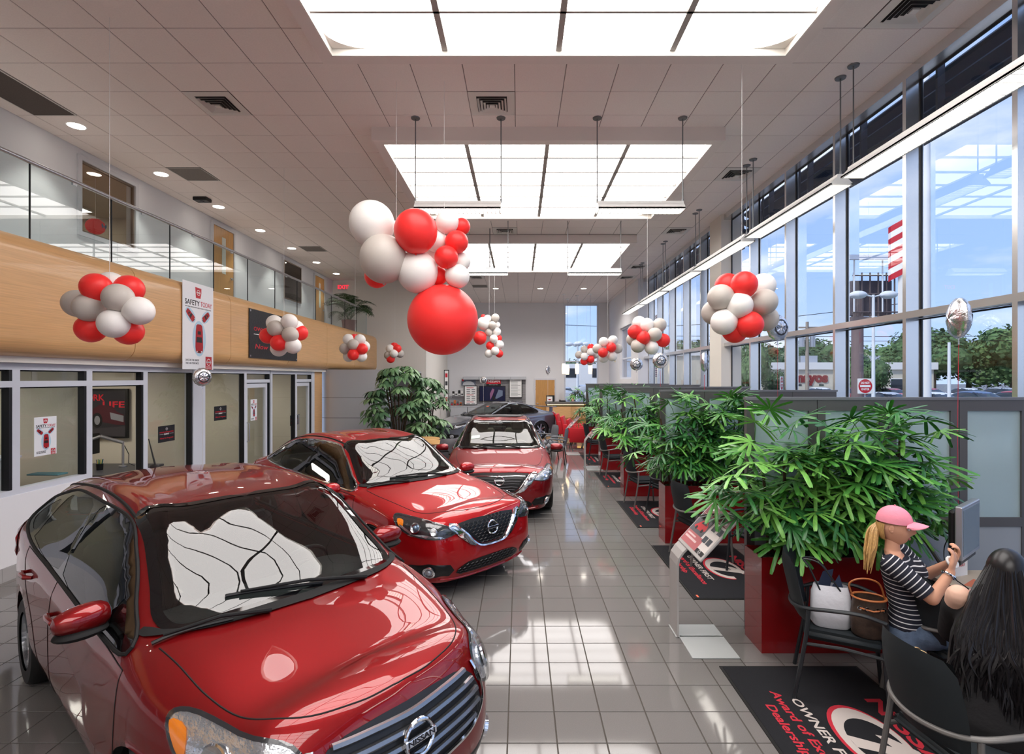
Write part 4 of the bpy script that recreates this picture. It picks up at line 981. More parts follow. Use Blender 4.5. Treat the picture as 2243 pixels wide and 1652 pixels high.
def car(kind, label, loc, rz, paint, cfg):
    sp = {'hatch': VERSA, 'sedan': SENTRA, 'sedan2': ALTIMA, 'coupe': GTR}[kind]
    if kind != 'coupe':
        sp, cfg = warp_car(sp, cfg, WH if kind == 'hatch' else WS)
    if kind in ('sedan', 'sedan2'):
        up = lambda z: z+.045*min(1, max(0, (z-.40)/.15))
        cfg['grille'] = [(y, up(z)) for y, z in cfg['grille']]; cfg['chrome'] = [([(y, up(z)) for y, z in P], r, m) for P, r, m in cfg['chrome']]
        if 'vwing' in cfg: cfg['vwing'] = [(y, up(z)) for y, z in cfg['vwing']]
        if 'gbars' in cfg: cfg['gbars'] = [(up(a), b, c, d) for a, b, c, d in cfg['gbars']]
        cfg['emb'] = up(cfg['emb']); u4 = lambda L: [(q[0], q[1], up(q[2]))+tuple(q[3:]) for q in L]
        cfg['hl'] = u4(cfg['hl']); cfg['bulbs'] = u4(cfg['bulbs']); cfg['strips'] = [u4(q) for q in cfg['strips']]; cfg['amber'] = u4(cfg['amber'])
        sp['fc'] = [(x, up(z) if z > .5 else z) for x, z in sp['fc']]; q = sp['st'][0]; sp['st'][0] = (q[0], q[1], q[2]+.04, q[3], q[4]+.035, q[5]+.035)
    t = thing('car', label, 'car', loc, rz); B = Body(sp); Wm = max(q[1] for q in sp['st'])
    side = lambda sg: (0, -sg, 0)
    def SP(pts, sg): return [(x, sg*Wm, z) for x, z in pts]
    # windshield + rear glass (seen from above)
    ws = cfg['ws']; wsp = [(x, y, 2) for x, y in ws]+[(x, -y, 2) for x, y in ws[::-1]]
    down = (0, 0, -1)
    B.patch(wsp, down, .004, M_wglass, 'windshield', t, res=.05, cut=True)
    B.patch(wsp, down, .007, M_frit, 'windshield_border', t, hole_in=.045, res=.05)
    rg = cfg['rg']; dback = cfg.get('rgd', (.35, 0, -1))
    rgp = [(x, y, z) for x, y, z in rg]+[(x, -y, z) for x, y, z in rg[::-1]]
    B.patch(rgp, dback, .004, M_wglass_d, 'rear_window', t, res=.06, cut=True); B.patch(rgp, dback, .007, M_frit, 'rear_window_border', t, hole_in=.05, res=.06)
    for sg in (1, -1):
        for w in cfg['sw']: B.patch(SP(w, sg), side(sg), .003, M_wglass_d, 'side_window', t, smooth_n=3, res=.06)
        B.patch(SP(cfg['dlo'], sg), side(sg), .005, M_frit, 'window_surround', t, smooth_n=5, res=.05, cut=True, holes=[SP(w, sg) for w in cfg['sw']])
        B.ribbon(SP(cfg['dlo'], sg), side(sg), .010, cfg.get('trim', M_chrome), 'window_trim', t, off=.006, closed=True, n=5)
        for ln in cfg['gaps']: B.ribbon(SP(ln, sg), side(sg), .0035, M_gap, 'door_gap', t, off=-.0005, n=6)
        for x, z in cfg['handles']:
            h, nr = B.hit((x, sg*Wm, z), side(sg)); hb = MB().tube([h+Vector((.09,0,-.005)), h+nr*.035+Vector((.07,0,0)), h+nr*.04, h+nr*.035+Vector((-.07,0,0)), h+Vector((-.09,0,-.005))], [.012,.016,.017,.016,.012], 8); hb.build('door_handle', paint, t, smooth=True)
    # hood gap, roof seams
    for sg in (1, -1):
        B.ribbon([(x, sg*y, 2) for x, y in cfg['hood']], down, .004, M_gap, 'hood_gap', t, off=-.0005, n=6)
        B.ribbon([(x, sg*y, 2) for x, y in cfg['roofline']], down, .011, M_blackm, 'roof_molding', t, off=-.003, n=6)
    # lamps
    for sg in (1, -1):
        d = cfg['hld']; d = Vector((d[0], d[1]*sg, d[2])); pts = [(x, y*sg, z) for x, y, z in cfg['hl']]
        hb = B.patch(pts, d, .004, cfg.get('hlbase', M_refl), 'headlight', t, smooth_n=4, res=.035)
        B.patch(pts, d, .012, M_lens, 'lens', t, smooth_n=4, res=.035, dome=.02).parent = hb
        B.patch(pts, d, .008, M_bez, 'bezel', t, smooth_n=4, hole_in=.014, res=.03).parent = hb
        for (x, y, z, r, kind2) in cfg['bulbs']:
            h, nr = B.hit((x, y*sg, z), d); u = nr.orthogonal().normalized(); v = nr.cross(u); M = frame(h+nr*.004, u, v)
            q = MB().lathe([(r,.0),(r*1.08,.012),(r*.95,.014),(r*.7,.003),(.0,-.0)], 24); q.v = [tuple(M @ Vector(p)) for p in q.v]
            q.build('reflector_bowl', M_chrome if kind2 != 'a' else M_amber, hb, smooth=True)
            if kind2 == 'p': q = MB().ball(h+nr*.004, r*.6, 16); q.build('projector', mat('projector_glass', (120,140,160), .03, metal=.6), hb, smooth=True)
        if 'amber' in cfg: B.patch([(x, y*sg, z) for x, y, z in cfg['amber']], d, .0075, M_amber, 'turn_signal', t, smooth_n=3, res=.03).parent = hb
        for q in cfg.get('strips', []): B.patch([(x, y*sg, z) for x, y, z in q], d, .008, M_refl, 'light_strip', t, smooth_n=2, res=.03).parent = hb
        if 'fog' in cfg:
            pts = [(x, y*sg, z) for x, y, z in cfg['fogp']]; fb = B.patch(pts, d, .004, M_mesh, 'fog_light', t, smooth_n=2, res=.035)
            x, y, z = cfg['fog']; h, nr = B.hit((x, y*sg, z), d); u = nr.orthogonal().normalized(); M = frame(h+nr*.006, u, nr.cross(u))
            q = MB().lathe([(.062,0),(.064,.02),(.05,.022),(.045,.008),(.0,.002)], 24); q.v = [tuple(M @ Vector(p)) for p in q.v]; q.build('fog_ring', M_chrome, fb, smooth=True)
            q = MB().ball(h+nr*.012, .034, 14); q.build('fog_lens', mat('fog_glass', (170,176,184), .08, metal=.5), fb, smooth=True)
        tl = [(x, y*sg, z) for x, y, z in cfg['tail']]; d2 = Vector((.6, -sg*.8, -.05)); B.patch(tl, d2, .008, M_taill, 'tail_light', t, smooth_n=3, res=.05, dome=.015)
    # front face: grille parts, all projected from the front
    fr = (-1, 0, 0)
    def FP(P): return [(3, y, z) for y, z in P]
    def sym(P): return P+[(-y, z) for y, z in P[::-1]]
    g = B.patch(FP(sym(cfg['grille'])), fr, .005, cfg.get('grm', M_mesh), 'grille', t, smooth_n=2, res=.04)
    if 'gbars' in cfg:
        for zz, hw, r, m in cfg['gbars']: B.ribbon(FP([(-hw, zz+cfg.get('gsag', .0)), (-hw*.6, zz+.006), (0, zz), (hw*.6, zz+.006), (hw, zz+cfg.get('gsag', .0))]), fr, r, m, 'grille_bar', t, off=.014, n=6).parent = g
    if cfg.get('honey'):
        hx = MB(); Q = sym(cfg['grille']); 
        for P_, a_ in ((Q, .034), (sym(cfg['lower']), .034)):
            z = min(p[1] for p in P_); row = 0
            while z < max(p[1] for p in P_):
                y = -1+(a_*.87 if row % 2 else 0)
                while y < 1:
                    if inpoly(y, z, offset_poly(P_, .012)):
                        pts = [B.hit((3, y+a_*.8*math.cos(PI/6+k*PI/3), z+a_*.55*math.sin(PI/6+k*PI/3)), Vector(fr)) for k in range(6)]
                        hx.tube([h+n_*.010 for h, n_ in pts], .003, 4, closed=True)
                    y += a_*1.74
                z += a_*.85; row += 1
        hx.build('grille_mesh', mat('grille_mesh_gloss', (34,34,38), .25), g)['kind'] = 'stuff'
    for P_, r, m in cfg['chrome']:
        B.ribbon(FP([(-y, z) for y, z in P_[:0:-1]]+P_) if P_[0][0] == 0 else FP(P_), fr, r, m, 'grille_surround', t, off=.010, n=6, flat=.5)
    B.patch(FP(sym(cfg['lower'])), fr, .004, M_mesh, 'lower_grille', t, smooth_n=2, res=.045)
    if 'vwing' in cfg:
        for sg in (1, -1): B.patch([(3, y*sg, z) for y, z in cfg['vwing']], fr, .014, M_chrome, 'grille_wing', t, smooth_n=2, res=.03)
    for zz, hw in cfg.get('lips', []): B.ribbon(FP([(-hw, zz+.03), (-hw*.6, zz), (0, zz), (hw*.6, zz), (hw, zz+.03)]), fr, .012, cfg.get('lipm', paint), 'bumper_lip', t, off=.0, n=6)
    h, nr = B.hit((3, 0, cfg['emb']), Vector(fr)); emblem(t, h+nr*.02, (nr+Vector((.6,0,0))).normalized(), cfg.get('embr', .062))
    # mirrors
    mx, my, mz = cfg['mir']
    for sg in (1, -1):
        M = Matrix.Translation((mx, sg*(my+.12), mz)) @ Matrix.Rotation(sg*-.12, 4, 'Z')
        mr = MB(); rows = []
        for i in range(9):
            a = -PI/2+PI*i/8; f = max(.02, math.cos(a))**.55; yy = .115*math.sin(a); taper = 1-.25*(yy*1+.13)/.26
            rows.append([M @ Vector((( .085*math.cos(b)*(1 if math.cos(b) > 0 else .25))*f*taper, sg*yy, .078*math.sin(b)*f*taper)) for b in [2*PI*k/18 for k in range(18)]])
        mr.grid(rows, closeu=True); mo = mr.build('mirror', paint, t, smooth=True)
        MB().ball((0,0,0), (.004,.11,.06), 16).build('mirror_glass', M_chrome, mo, True).matrix_local = M @ Matrix.Translation((-.024, 0, 0))
        q = MB().ball((0,0,0), (.075,.115,.03), 16); q.v = [tuple(M @ (Vector(p)+Vector((.008,0,-.062)))) for p in q.v]; q.build('mirror_base', M_blackm, mo, True)
        MB().tube([M @ Vector((.0, -sg*.06, -.065)), M @ Vector((.01, -sg*.13, -.08)), (mx+.04, sg*(my-.03), mz-.13)], [.03,.032,.045], 8, flat=.5).build('mirror_stalk', M_blackm, mo, True)
    # cowl, wipers
    cw_ = cfg['cowl']; cwp = [(x, y, 2) for x, y in cw_]+[(x, -y, 2) for x, y in cw_[::-1]]
    B.patch(cwp, down, .009, M_blackm, 'cowl', t, smooth_n=3, res=.05)
    for (a, b) in cfg['wip']:
        pa, na = B.hit((a[0], a[1], 2), down); pb, nb = B.hit((b[0], b[1], 2), down); pm, nm_ = B.hit(((a[0]+b[0])/2, (a[1]+b[1])/2, 2), down)
        w = MB().tube([pa+na*.02, pm+nm_*.045, pb+nb*.03], [.014,.010,.007], 8).build('wiper', M_blackm, t, True)
        u = (pb-pa).normalized(); bl = []
        for k in range(9):
            p = pa.lerp(pb, .38+.72*k/8); h, nn = B.hit((p.x, p.y, 2), down); bl.append(h+nn*.014)
        MB().tube(bl, .009, 6).build('blade', M_black, w, True)
    body = B.finish(paint, t, cfg['ax'], cfg.get('arch', .36), M_lining)
    # wheel housings, floor, interior
    for x in cfg['ax']:
        for sg in (1, -1):
            r = cfg.get('arch', .36)+.004; a0, a1 = -.35, PI+.35; pts = [(x+r*math.cos(a0+(a1-a0)*k/20), .31+r*math.sin(a0+(a1-a0)*k/20)) for k in range(21)]
            MB().grid([[(px, sg*(Wm-.05), pz) for px, pz in pts], [(px, sg*.45, pz) for px, pz in pts]]).build('wheel_housing', M_blackm, t, True)
            MB().box(x-r, sg*.44, .15, x+r, sg*.46, .7).build('wheel_housing', M_blackm, t)
    add_wheels(t, cfg['ax'], Wm-.12, cfg.get('wr', .31), cfg.get('spokes', 5), cfg.get('steer', 0))
    MB().box(cfg['ax'][1]-.4, -Wm+.14, .17, cfg['ax'][0]+.36, Wm-.14, .2).build('underbody', M_blackm, t)
    zc = cfg['dashz']; xd = cfg['dashx']
    rows = [[(xd+dx, y, zc+dz-.04*(abs(y)/.7)**2) for y in (-.72,-.5,-.3,0,.3,.5,.72)] for dx, dz in ((.25,-.03),(.0,.0),(-.25,.0),(-.33,-.04),(-.34,-.3),(-.3,-.5))]
    MB().grid(rows).build('dashboard', M_dash, t, True)
    MB().ball((xd-.12, cfg['drv'], zc-.02), (.2,.22,.07), 16).build('instrument_hood', M_dash, t, True)
    M = Matrix.Translation((xd-.48, cfg['drv'], zc-.09)) @ Matrix.Rotation(math.radians(-62), 4, 'Y')
    sm = cfg.get('wheelm', M_black)
    sw_ = MB().tube([M @ Vector((.18*math.cos(2*PI*k/28), .18*math.sin(2*PI*k/28), 0)) for k in range(28)], .015, 8, closed=True).build('steering_wheel', sm, t, True)
    MB().ball((0,0,0), (.07,.07,.02), 14).build('steering_hub', sm, sw_, True).matrix_local = M
    for a in (0, PI, -PI/2): MB().tube([M @ Vector((.05*math.sin(a), .05*math.cos(a), 0)), M @ Vector((.17*math.sin(a), .17*math.cos(a), 0))], .016, 6, flat=.4).build('spoke', sm, sw_, True)
    for sx in cfg['seats']:
        for y in (-.37, .37): seat(t, sx, y, cfg.get('seatm', M_seatd))
    h, nr = B.hit((cfg['rv'], 0, 2), down); MB().rbox(cfg['rv']-.04, -.12, h.z-.15, cfg['rv']-.01, .12, h.z-.09, .012, 2).build('rear_view_mirror', M_black, t)
    if 'ant' in cfg:
        h, nr = B.hit((cfg['ant'], 0, 2), down); MB().ball(h, (.07,.035,.022), 12).build('antenna_base', M_blackm, t, True); MB().cyl(h+Vector((0.02,0,.01)), h+Vector((-.16,0,.23)), .008, .004, n=8).build('antenna', M_blackm, t, True)
    if 'sunroof' in cfg:
        a, b, c = cfg['sunroof']; B2 = [(a, -c, 2), (a, c, 2), (b, c, 2), (b, -c, 2)]; 
        B.patch(B2, down, .006, M_frit, 'sunroof', t, smooth_n=2, res=.06)
    if 'sticker' in cfg:
        for x, y, w, m in cfg['sticker']: B.patch([(x, y, 2), (x, y+w, 2), (x-w*.45, y+w, 2), (x-w*.45, y, 2)], down, .009, m, 'sticker', t, smooth_n=0, res=.06)
    return t, B
C1 = dict(ax=(1.30,-1.30), ws=[(.02,0),(.01,.3),(-.02,.555),(.30,.595),(.60,.635),(.80,.665),(.98,.60),(1.04,.4),(1.075,0)][::-1],
  rg=[(-1.8,0,1.34),(-1.78,.3,1.34),(-1.76,.46,1.30),(-1.92,.5,1.08),(-1.97,.3,1.03),(-1.98,0,1.03)], rgd=(1,0,-.35),
  sw=[[(.40,.995),(.39,1.10),(.30,1.22),(.12,1.33),(-.02,1.385),(-.25,1.41),(-.46,1.41),(-.50,1.03)], [(-.60,1.035),(-.58,1.41),(-.95,1.40),(-1.16,1.36),(-1.29,1.12),(-1.26,1.07)], [(-1.36,1.11),(-1.26,1.33),(-1.50,1.25),(-1.60,1.15)], [(.74,.99),(.66,1.05),(.50,1.13),(.47,1.00)]],
  dlo=[(.86,.965),(.62,1.12),(.32,1.30),(.0,1.425),(-.5,1.445),(-1.0,1.43),(-1.28,1.375),(-1.6,1.27),(-1.68,1.12),(-1.3,1.045),(-.5,1.0),(.3,.965)], trim=M_blackm,
  gaps=[[(.92,.92),(.93,.7),(.88,.4),(.80,.25)], [(-.54,.985),(-.56,.7),(-.55,.4),(-.52,.25)], [(-1.3,1.02),(-1.22,.8),(-1.02,.62),(-.90,.4),(-.86,.25)], [(.92,.92),(.3,.95),(-.54,.985),(-1.3,1.02)]],
  handles=[(-.38,.83),(-1.12,.88)], hood=[(1.02,.69),(1.2,.665),(1.5,.63),(1.72,.56),(1.88,.42),(1.95,.2),(1.965,0)], roofline=[(.04,.575),(-.3,.56),(-.8,.55),(-1.3,.54),(-1.75,.5)],
  hld=(-.75,-.62,-.25), hl=[(1.99,.42,.66),(1.94,.47,.80),(1.80,.62,.85),(1.58,.745,.90),(1.50,.79,.86),(1.62,.80,.74),(1.80,.74,.62),(1.93,.60,.585)],
  bulbs=[(1.90,.55,.70,.058,'c'),(1.74,.69,.745,.066,'c')], amber=[(1.52,.79,.855),(1.62,.765,.845),(1.66,.79,.74),(1.63,.80,.74)],
  fogp=[(2.0,.52,.36),(2.0,.52,.26),(1.85,.72,.27),(1.85,.72,.38)], fog=(1.93,.62,.32), tail=[(-1.9,.60,1.05),(-1.75,.76,1.08),(-1.72,.78,.85),(-1.9,.68,.82)],
  grille=[(0,.50),(.34,.51),(.46,.58),(.42,.72),(.30,.775),(0,.785)], grm=mat('grille_slot_dark', (32,33,36), .4),
  gbars=[(.745,.36,.016,M_grbar),(.695,.40,.016,M_grbar),(.645,.42,.016,M_grbar),(.595,.42,.016,M_grbar),(.545,.38,.014,M_grbar)], gsag=.012,
  chrome=[([(0,.492),(.2,.496),(.36,.512),(.46,.575),(.475,.66),(.44,.77)], .016, M_chrome)], lower=[(0,.28),(.5,.29),(.52,.38),(0,.39)], lips=[(.22,.55)], emb=.655, embr=.075,
  mir=(.44,.765,1.07), cowl=[(1.13,0),(1.10,.3),(1.03,.55),(.86,.715),(.80,.70),(.95,.6),(1.02,.4),(1.055,0)], wip=[((1.10,.36),(.90,-.30)),((1.12,-.22),(.98,-.66))],
  dashx=.72, dashz=1.0, drv=.37, seats=(-.2,-1.0), rv=.12, ant=-1.35, spokes=5, wr=.31)
CS = dict(ax=(1.35,-1.35), ws=[(-.03,0),(-.04,.3),(-.07,.57),(.2,.615),(.55,.68),(.78,.71),(.98,.62),(1.05,.4),(1.09,0)][::-1],
  rg=[(-1.3,0,1.4),(-1.28,.4,1.37),(-1.32,.5,1.32),(-1.72,.58,1.13),(-1.80,.4,1.13),(-1.82,0,1.13)], rgd=(.4,0,-1),
  sw=[[(.56,.985),(.46,1.10),(.20,1.22),(-.02,1.305),(-.14,1.35),(-.30,1.368),(-.50,1.37),(-.54,1.01)], [(-.62,1.015),(-.60,1.37),(-.95,1.345),(-1.12,1.30),(-1.20,1.05)], [(-1.27,1.055),(-1.23,1.26),(-1.40,1.18),(-1.50,1.09)]],
  dlo=[(.84,.955),(.55,1.10),(.2,1.27),(-.12,1.385),(-.55,1.405),(-1.0,1.375),(-1.3,1.29),(-1.58,1.12),(-1.6,1.055),(-1.2,1.015),(-.5,.985),(.3,.955)], trim=M_chrome,
  gaps=[[(.95,.90),(.97,.7),(.93,.4),(.85,.25)], [(-.57,.96),(-.60,.7),(-.58,.4),(-.55,.25)], [(-1.25,1.0),(-1.3,.8),(-1.12,.6),(-.96,.4),(-.9,.25)], [(.95,.905),(.3,.925),(-.57,.95),(-1.25,.975)]],
  handles=[(-.42,.83),(-1.14,.86)], hood=[(1.04,.73),(1.3,.72),(1.6,.67),(1.85,.60),(2.02,.42),(2.09,.2),(2.105,0)], roofline=[(.0,.565),(-.4,.55),(-.9,.55),(-1.3,.555),(-1.7,.6)],
  hld=(-.75,-.62,-.22), hl=[(2.22,.42,.63),(2.12,.56,.715),(1.86,.74,.78),(1.72,.82,.80),(1.72,.85,.75),(1.82,.835,.66),(1.98,.76,.60),(2.15,.60,.575)], hlbase=M_bez,
  bulbs=[(1.95,.74,.68,.05,'p'),(2.08,.62,.64,.035,'c')], strips=[[(2.15,.585,.60),(1.93,.78,.625),(1.93,.78,.602),(2.15,.585,.580)], [(1.95,.80,.655),(1.82,.835,.71),(1.82,.835,.69),(1.95,.80,.63)]],
  amber=[(1.76,.83,.755),(1.82,.80,.745),(1.84,.82,.69),(1.80,.84,.70)],
  fogp=[(2.2,.50,.36),(2.2,.52,.25),(2.0,.74,.26),(1.92,.80,.37)], fog=(2.08,.67,.31), tail=[(-2.2,.62,.95),(-2.0,.80,.97),(-1.95,.82,.82),(-2.2,.72,.80)],
  grille=[(0,.485),(.16,.49),(.26,.55),(.40,.70),(0,.715)], honey=True, chrome=[([(0,.470),(.16,.478),(.25,.52),(.34,.61),(.44,.70)], .024, M_chrome)], vwing=[(.22,.50),(.30,.50),(.52,.68),(.42,.70)],
  lower=[(0,.235),(.38,.24),(.44,.29),(.32,.36),(0,.375)], lips=[(.19,.6)], emb=.60, embr=.07,
  mir=(.62,.90,.98), cowl=[(1.15,0),(1.12,.3),(1.04,.58),(.86,.735),(.80,.715),(.95,.61),(1.03,.4),(1.07,0)], wip=[((1.11,.36),(.92,-.30)),((1.13,-.22),(1.0,-.66))],
  dashx=.72, dashz=.97, drv=.38, seats=(-.2,-1.05), rv=.08, spokes=5, wr=.32, arch=.365)
CA = dict(CS); CA.update(grille=[(0,.455),(.22,.46),(.34,.54),(.46,.70),(0,.715)], honey=False, gbars=[(.66,.40,.008,M_chrome),(.62,.36,.006,M_dark),(.585,.33,.006,M_dark),(.55,.31,.006,M_dark),(.515,.28,.006,M_dark),(.485,.24,.006,M_dark)],
  chrome=[([(0,.435),(.22,.445),(.33,.50),(.42,.60),(.50,.70)], .026, M_chrome)], vwing=[(.28,.47),(.38,.47),(.60,.68),(.48,.70)], sunroof=(-.12,-.62,.42), ax=(1.40,-1.40), seatm=M_seatb, wheelm=M_seatb,
  hl=[(2.26,.46,.62),(2.16,.60,.70),(1.92,.78,.77),(1.78,.86,.79),(1.80,.875,.73),(1.95,.84,.63),(2.08,.74,.58),(2.2,.60,.565)], hlbase=M_refl,
  bulbs=[(2.02,.76,.67,.05,'p'),(2.12,.66,.64,.035,'c')], strips=[], amber=[(1.82,.86,.745),(1.88,.84,.735),(1.9,.86,.70),(1.86,.87,.70)],
  fogp=[(2.26,.52,.36),(2.26,.54,.25),(2.06,.76,.26),(1.98,.82,.37)], fog=(2.14,.69,.31), hood=[(1.06,.75),(1.3,.74),(1.62,.70),(1.9,.62),(2.06,.45),(2.13,.2),(2.15,0)],
  lower=[(0,.225),(.44,.23),(.5,.29),(.36,.35),(0,.36)], lower2=1, emb=.60, mir=(.64,.93,.96), wr=.325,
  sticker=[(.75,-.52,.16,mat('sticker_white', (205,225,215), .5)), (.25,.36,.13,mat('sticker_orange', (222,96,54), .5))])
CG = dict(CS); CG.update(ax=(1.39,-1.39), honey=False, ws=[(-.18,0),(-.19,.3),(-.22,.52),(.1,.6),(.5,.69),(.74,.74),(.92,.65),(.98,.4),(1.01,0)][::-1],
  rg=[(-1.1,0,1.3),(-1.08,.4,1.27),(-1.12,.5,1.22),(-1.6,.6,1.08),(-1.70,.4,1.08),(-1.72,0,1.08)],
  sw=[[(.42,.93),(.30,1.04),(.0,1.2),(-.25,1.27),(-.62,1.275),(-.66,.96)], [(-.74,.965),(-.70,1.26),(-1.0,1.2),(-1.25,1.08),(-1.2,.98)]],
  dlo=[(.82,.90),(.5,1.02),(.1,1.18),(-.25,1.29),(-.65,1.295),(-1.05,1.21),(-1.35,1.06),(-1.25,.965),(-.5,.93),(.3,.905)], trim=M_dark,
  gaps=[[(.85,.86),(.87,.6),(.8,.3)], [(-.68,.91),(-.78,.6),(-.7,.3)]], handles=[(-.52,.80)], lips=[], sticker=[(.3,-.1,.14,MATS['sticker_orange'])], seats=(-.35,), mir=(.58,.95,.92),
  hl=[(2.24,.52,.56),(2.14,.62,.64),(1.90,.76,.72),(1.72,.84,.76),(1.74,.86,.70),(1.9,.84,.58),(2.12,.70,.52)], bulbs=[(1.98,.74,.62,.045,'p')], strips=[], seatm=M_seatd, wr=.345, arch=.385, spokes=7,
  grille=[(0,.30),(.30,.31),(.36,.45),(.34,.54),(0,.55)], chrome=[([(0,.565),(.2,.565),(.36,.55)], .01, M_dark)], lower=[(0,.18),(.5,.19),(.5,.26),(0,.27)], emb=.53, embr=.05)
CG.pop('vwing'); CG.pop('amber')
P_RED1 = mat('paint_dark_red', (130,9,14), .42, metal=.6, coat=1, coat_rough=.0, spec=.25); P_RED2 = mat('paint_bright_red', (170,9,18), .42, metal=.4, coat=1, coat_rough=.0, spec=.25); P_RED3 = mat('paint_wine_red', (132,14,22), .42, metal=.6, coat=1, coat_rough=.0, spec=.25); P_GREY = mat('paint_gunmetal', (120,126,140), .3, metal=.7, coat=1, coat_rough=.02)
def place_nose(cfgfc, emb, heading):
    """origin of a car so that the nose emblem stands at emb (x, y) with that heading"""
    fx = cfgfc; return (emb[0]-fx*math.cos(heading), emb[1]-fx*math.sin(heading), 0)
h1 = math.radians(-39.5); car('hatch', 'dark red hatchback in the left foreground with a short roof antenna', place_nose(2.10, (-.46, 2.33), h1), h1, P_RED1, C1)
h2 = math.radians(-43); t2, B2 = car('sedan', 'bright red sedan behind the hatchback, black honeycomb grille', place_nose(2.27, (-.30, 5.62), h2), h2, P_RED2, CS)
# small trunk spoiler
h3 = math.radians(-88); car('sedan2', 'wine red sedan with beige interior and sunroof, third in the row', place_nose(2.34, (-.31, 8.1), h3), h3, P_RED3, CA)
h4 = math.radians(217); t4, B4 = car('coupe', 'gunmetal grey sports coupe with rear wing parked crosswise at the back', (-.9, 19.0, 0), h4, P_GREY, CG)
wg = MB().rbox(-2.28,-.80,1.14,-2.02,.80,1.17,.012,2).build('rear_wing', P_GREY, t4)
for y in (-.6, .6): MB().rbox(-2.22,y-.02,.95,-2.08,y+.02,1.15,.008,2).build('wing_support', P_GREY, t4)
for y in (-.5, .5): pass
# ------------------------------------------------------------------ balloons
BM = {'R': mat('balloon_red', (236,52,50), .38, spec=.4, emit=.05), 'W': mat('balloon_white', (240,236,232), .4, spec=.4), 'G': mat('balloon_grey', (196,188,180), .4, spec=.4), 'B': None}
bmesh_cache = {}
def balloon_mesh(c, big=False):
    k = (c, big)
    if k not in bmesh_cache:
        mb = MB(); n = 28 if not big else 48; prof = []
        m = 16 if not big else 28
        for i in range(m+1):
            a = PI*i/m; r = math.sin(a); z = math.cos(a); z = z*1.0 if z > 0 or big else z*1.08; prof.append((max(r, .0001), z))
        mb.lathe(prof, n)
        if not big: mb.lathe([(.01,-1.06),(.035,-1.10),(.05,-1.14),(.0,-1.13)], 8)
        bmesh_cache[k] = mb.mesh('balloon', BM[c], True)
    return bmesh_cache[k]
M_string = mat('string', (225,225,225), .6)
def cluster(label, group, px, Y, items, r0, strings=(), scale=None):
    c = at(px[0], px[1], Y); t = thing('balloon_cluster', label, 'balloons', c, 0, group)
    for it in items:
        col, x, y, dep = it[:4]; r = it[4] if len(it) > 4 else r0; yy = Y+{'F': -1.15, 'f': -.75, 'm': 0, 'b': .8}.get(dep, 0)*r0 if isinstance(dep, str) else Y+dep
        p = at(x, y, yy); o = bpy.data.objects.new('balloon', balloon_mesh(col, r > .35)); COL.objects.link(o); o.parent = t; d = p-c; o.location = d; o.scale = (r, r, r)
        if len(items) < 12 or r < .2:   # knot towards the centre
            q = (-d).normalized() if d.length > .02 else Vector((0,0,-1)); o.rotation_euler = Vector((0,0,-1)).rotation_difference(q).to_euler()
    for (sx, top) in strings:
        under = any(BX0 < c.x+sx < BX1 and by < c.y < by+BL for by in BY)
        MB().cyl((sx, 0, .0), (sx, 0, (PZ-.035 if under else CZ-.008)-c.z), .0022, n=5).build('string', M_string, t)
    return t
def cv(L, s, ox, oy): return [(a, ox+x/s, oy+y/s)+tuple(rest) for a, x, y, *rest in L]
gL, gR = 'balloon clusters hanging on the left side', 'balloon clusters hanging along the windows'
cluster('nearest left balloon cluster in front of the wood balcony', gL, (240,675), 5.35, [('R',211,630,'f'),('R',283,633,'b'),('G',259,653,'F'),('G',170,665,'b'),('G',195,674,'f'),('W',304,681,'f'),('W',249,709,'F'),('R',199,720,'m'),('R',281,725,'m'),('W',243,626,'b')], .140, ((0,1),))
cluster('second left balloon cluster over the black banner', gL, (622,731), 9.2, cv([('W',380,555,'m'),('W',502,545,'f'),('G',388,600,'F'),('R',325,660,'m'),('R',415,718,'F'),('G',510,652,'F'),('R',590,635,'b'),('W',532,742,'f'),('W',415,765,'m'),('W',555,595,'b')], 3.754, 500, 560), .138, ((0,1),))
cluster('third left balloon cluster near the end of the wood balcony', gL, (778,762), 13.0, cv([('W',988,690,'m'),('W',1083,693,'m'),('G',1028,733,'F'),('G',960,765,'m'),('R',1100,768,'f'),('R',1028,815,'F'),('W',1120,748,'b'),('W',990,828,'b'),('W',1095,828,'m'),('R',1040,690,'b')], 3.754, 500, 560), .138, ((0,1),))
cluster('farthest left balloon cluster just above the umbrella tree', gL, (865,775), 17.4, cv([('W',1330,765,'m'),('R',1390,765,'m'),('R',1365,748,'b'),('W',1360,806,'f'),('G',1315,820,'m'),('G',1412,806,'b'),('R',1335,850,'m')], 3.754, 500, 560), .138, ((0,1),))
cluster('nearest window side balloon cluster, largest of that row', gR, (1625,668), 5.95, cv([('R',1395,315,'F'),('R',1215,330,'b'),('W',1600,330,'b'),('G',1140,455,'f'),('G',1615,505,'f'),('W',1345,545,'F'),('G',1070,620,'b'),('W',1175,725,'f'),('R',1460,755,'F'),('R',1295,815,'m'),('G',1630,690,'b')], 4.984, 1350, 560), .143, ((0,1),))
cluster('second window side balloon cluster above the foil balloons', gR, (1418,737), 10.5, cv([('W',250,735,'b'),('W',335,757,'m'),('G',472,757,'m'),('R',200,830,'f'),('G',420,862,'F'),('R',292,898,'F'),('R',510,925,'m'),('G',185,915,'b'),('G',235,985,'f'),('W',385,1005,'f')], 4.984, 1350, 560), .138, ((0,1),))
cluster('third window side balloon cluster right of the tall far window', gR, (1331,762), 15.0, cv([('W',1045,815,'m'),('W',1133,800,'m'),('R',1118,868,'f'),('R',1038,917,'F'),('G',985,880,'m'),('G',1178,880,'b'),('W',1127,953,'m'),('W',1045,968,'b')], 4.313, 1080, 560), .138, ((0,1),))
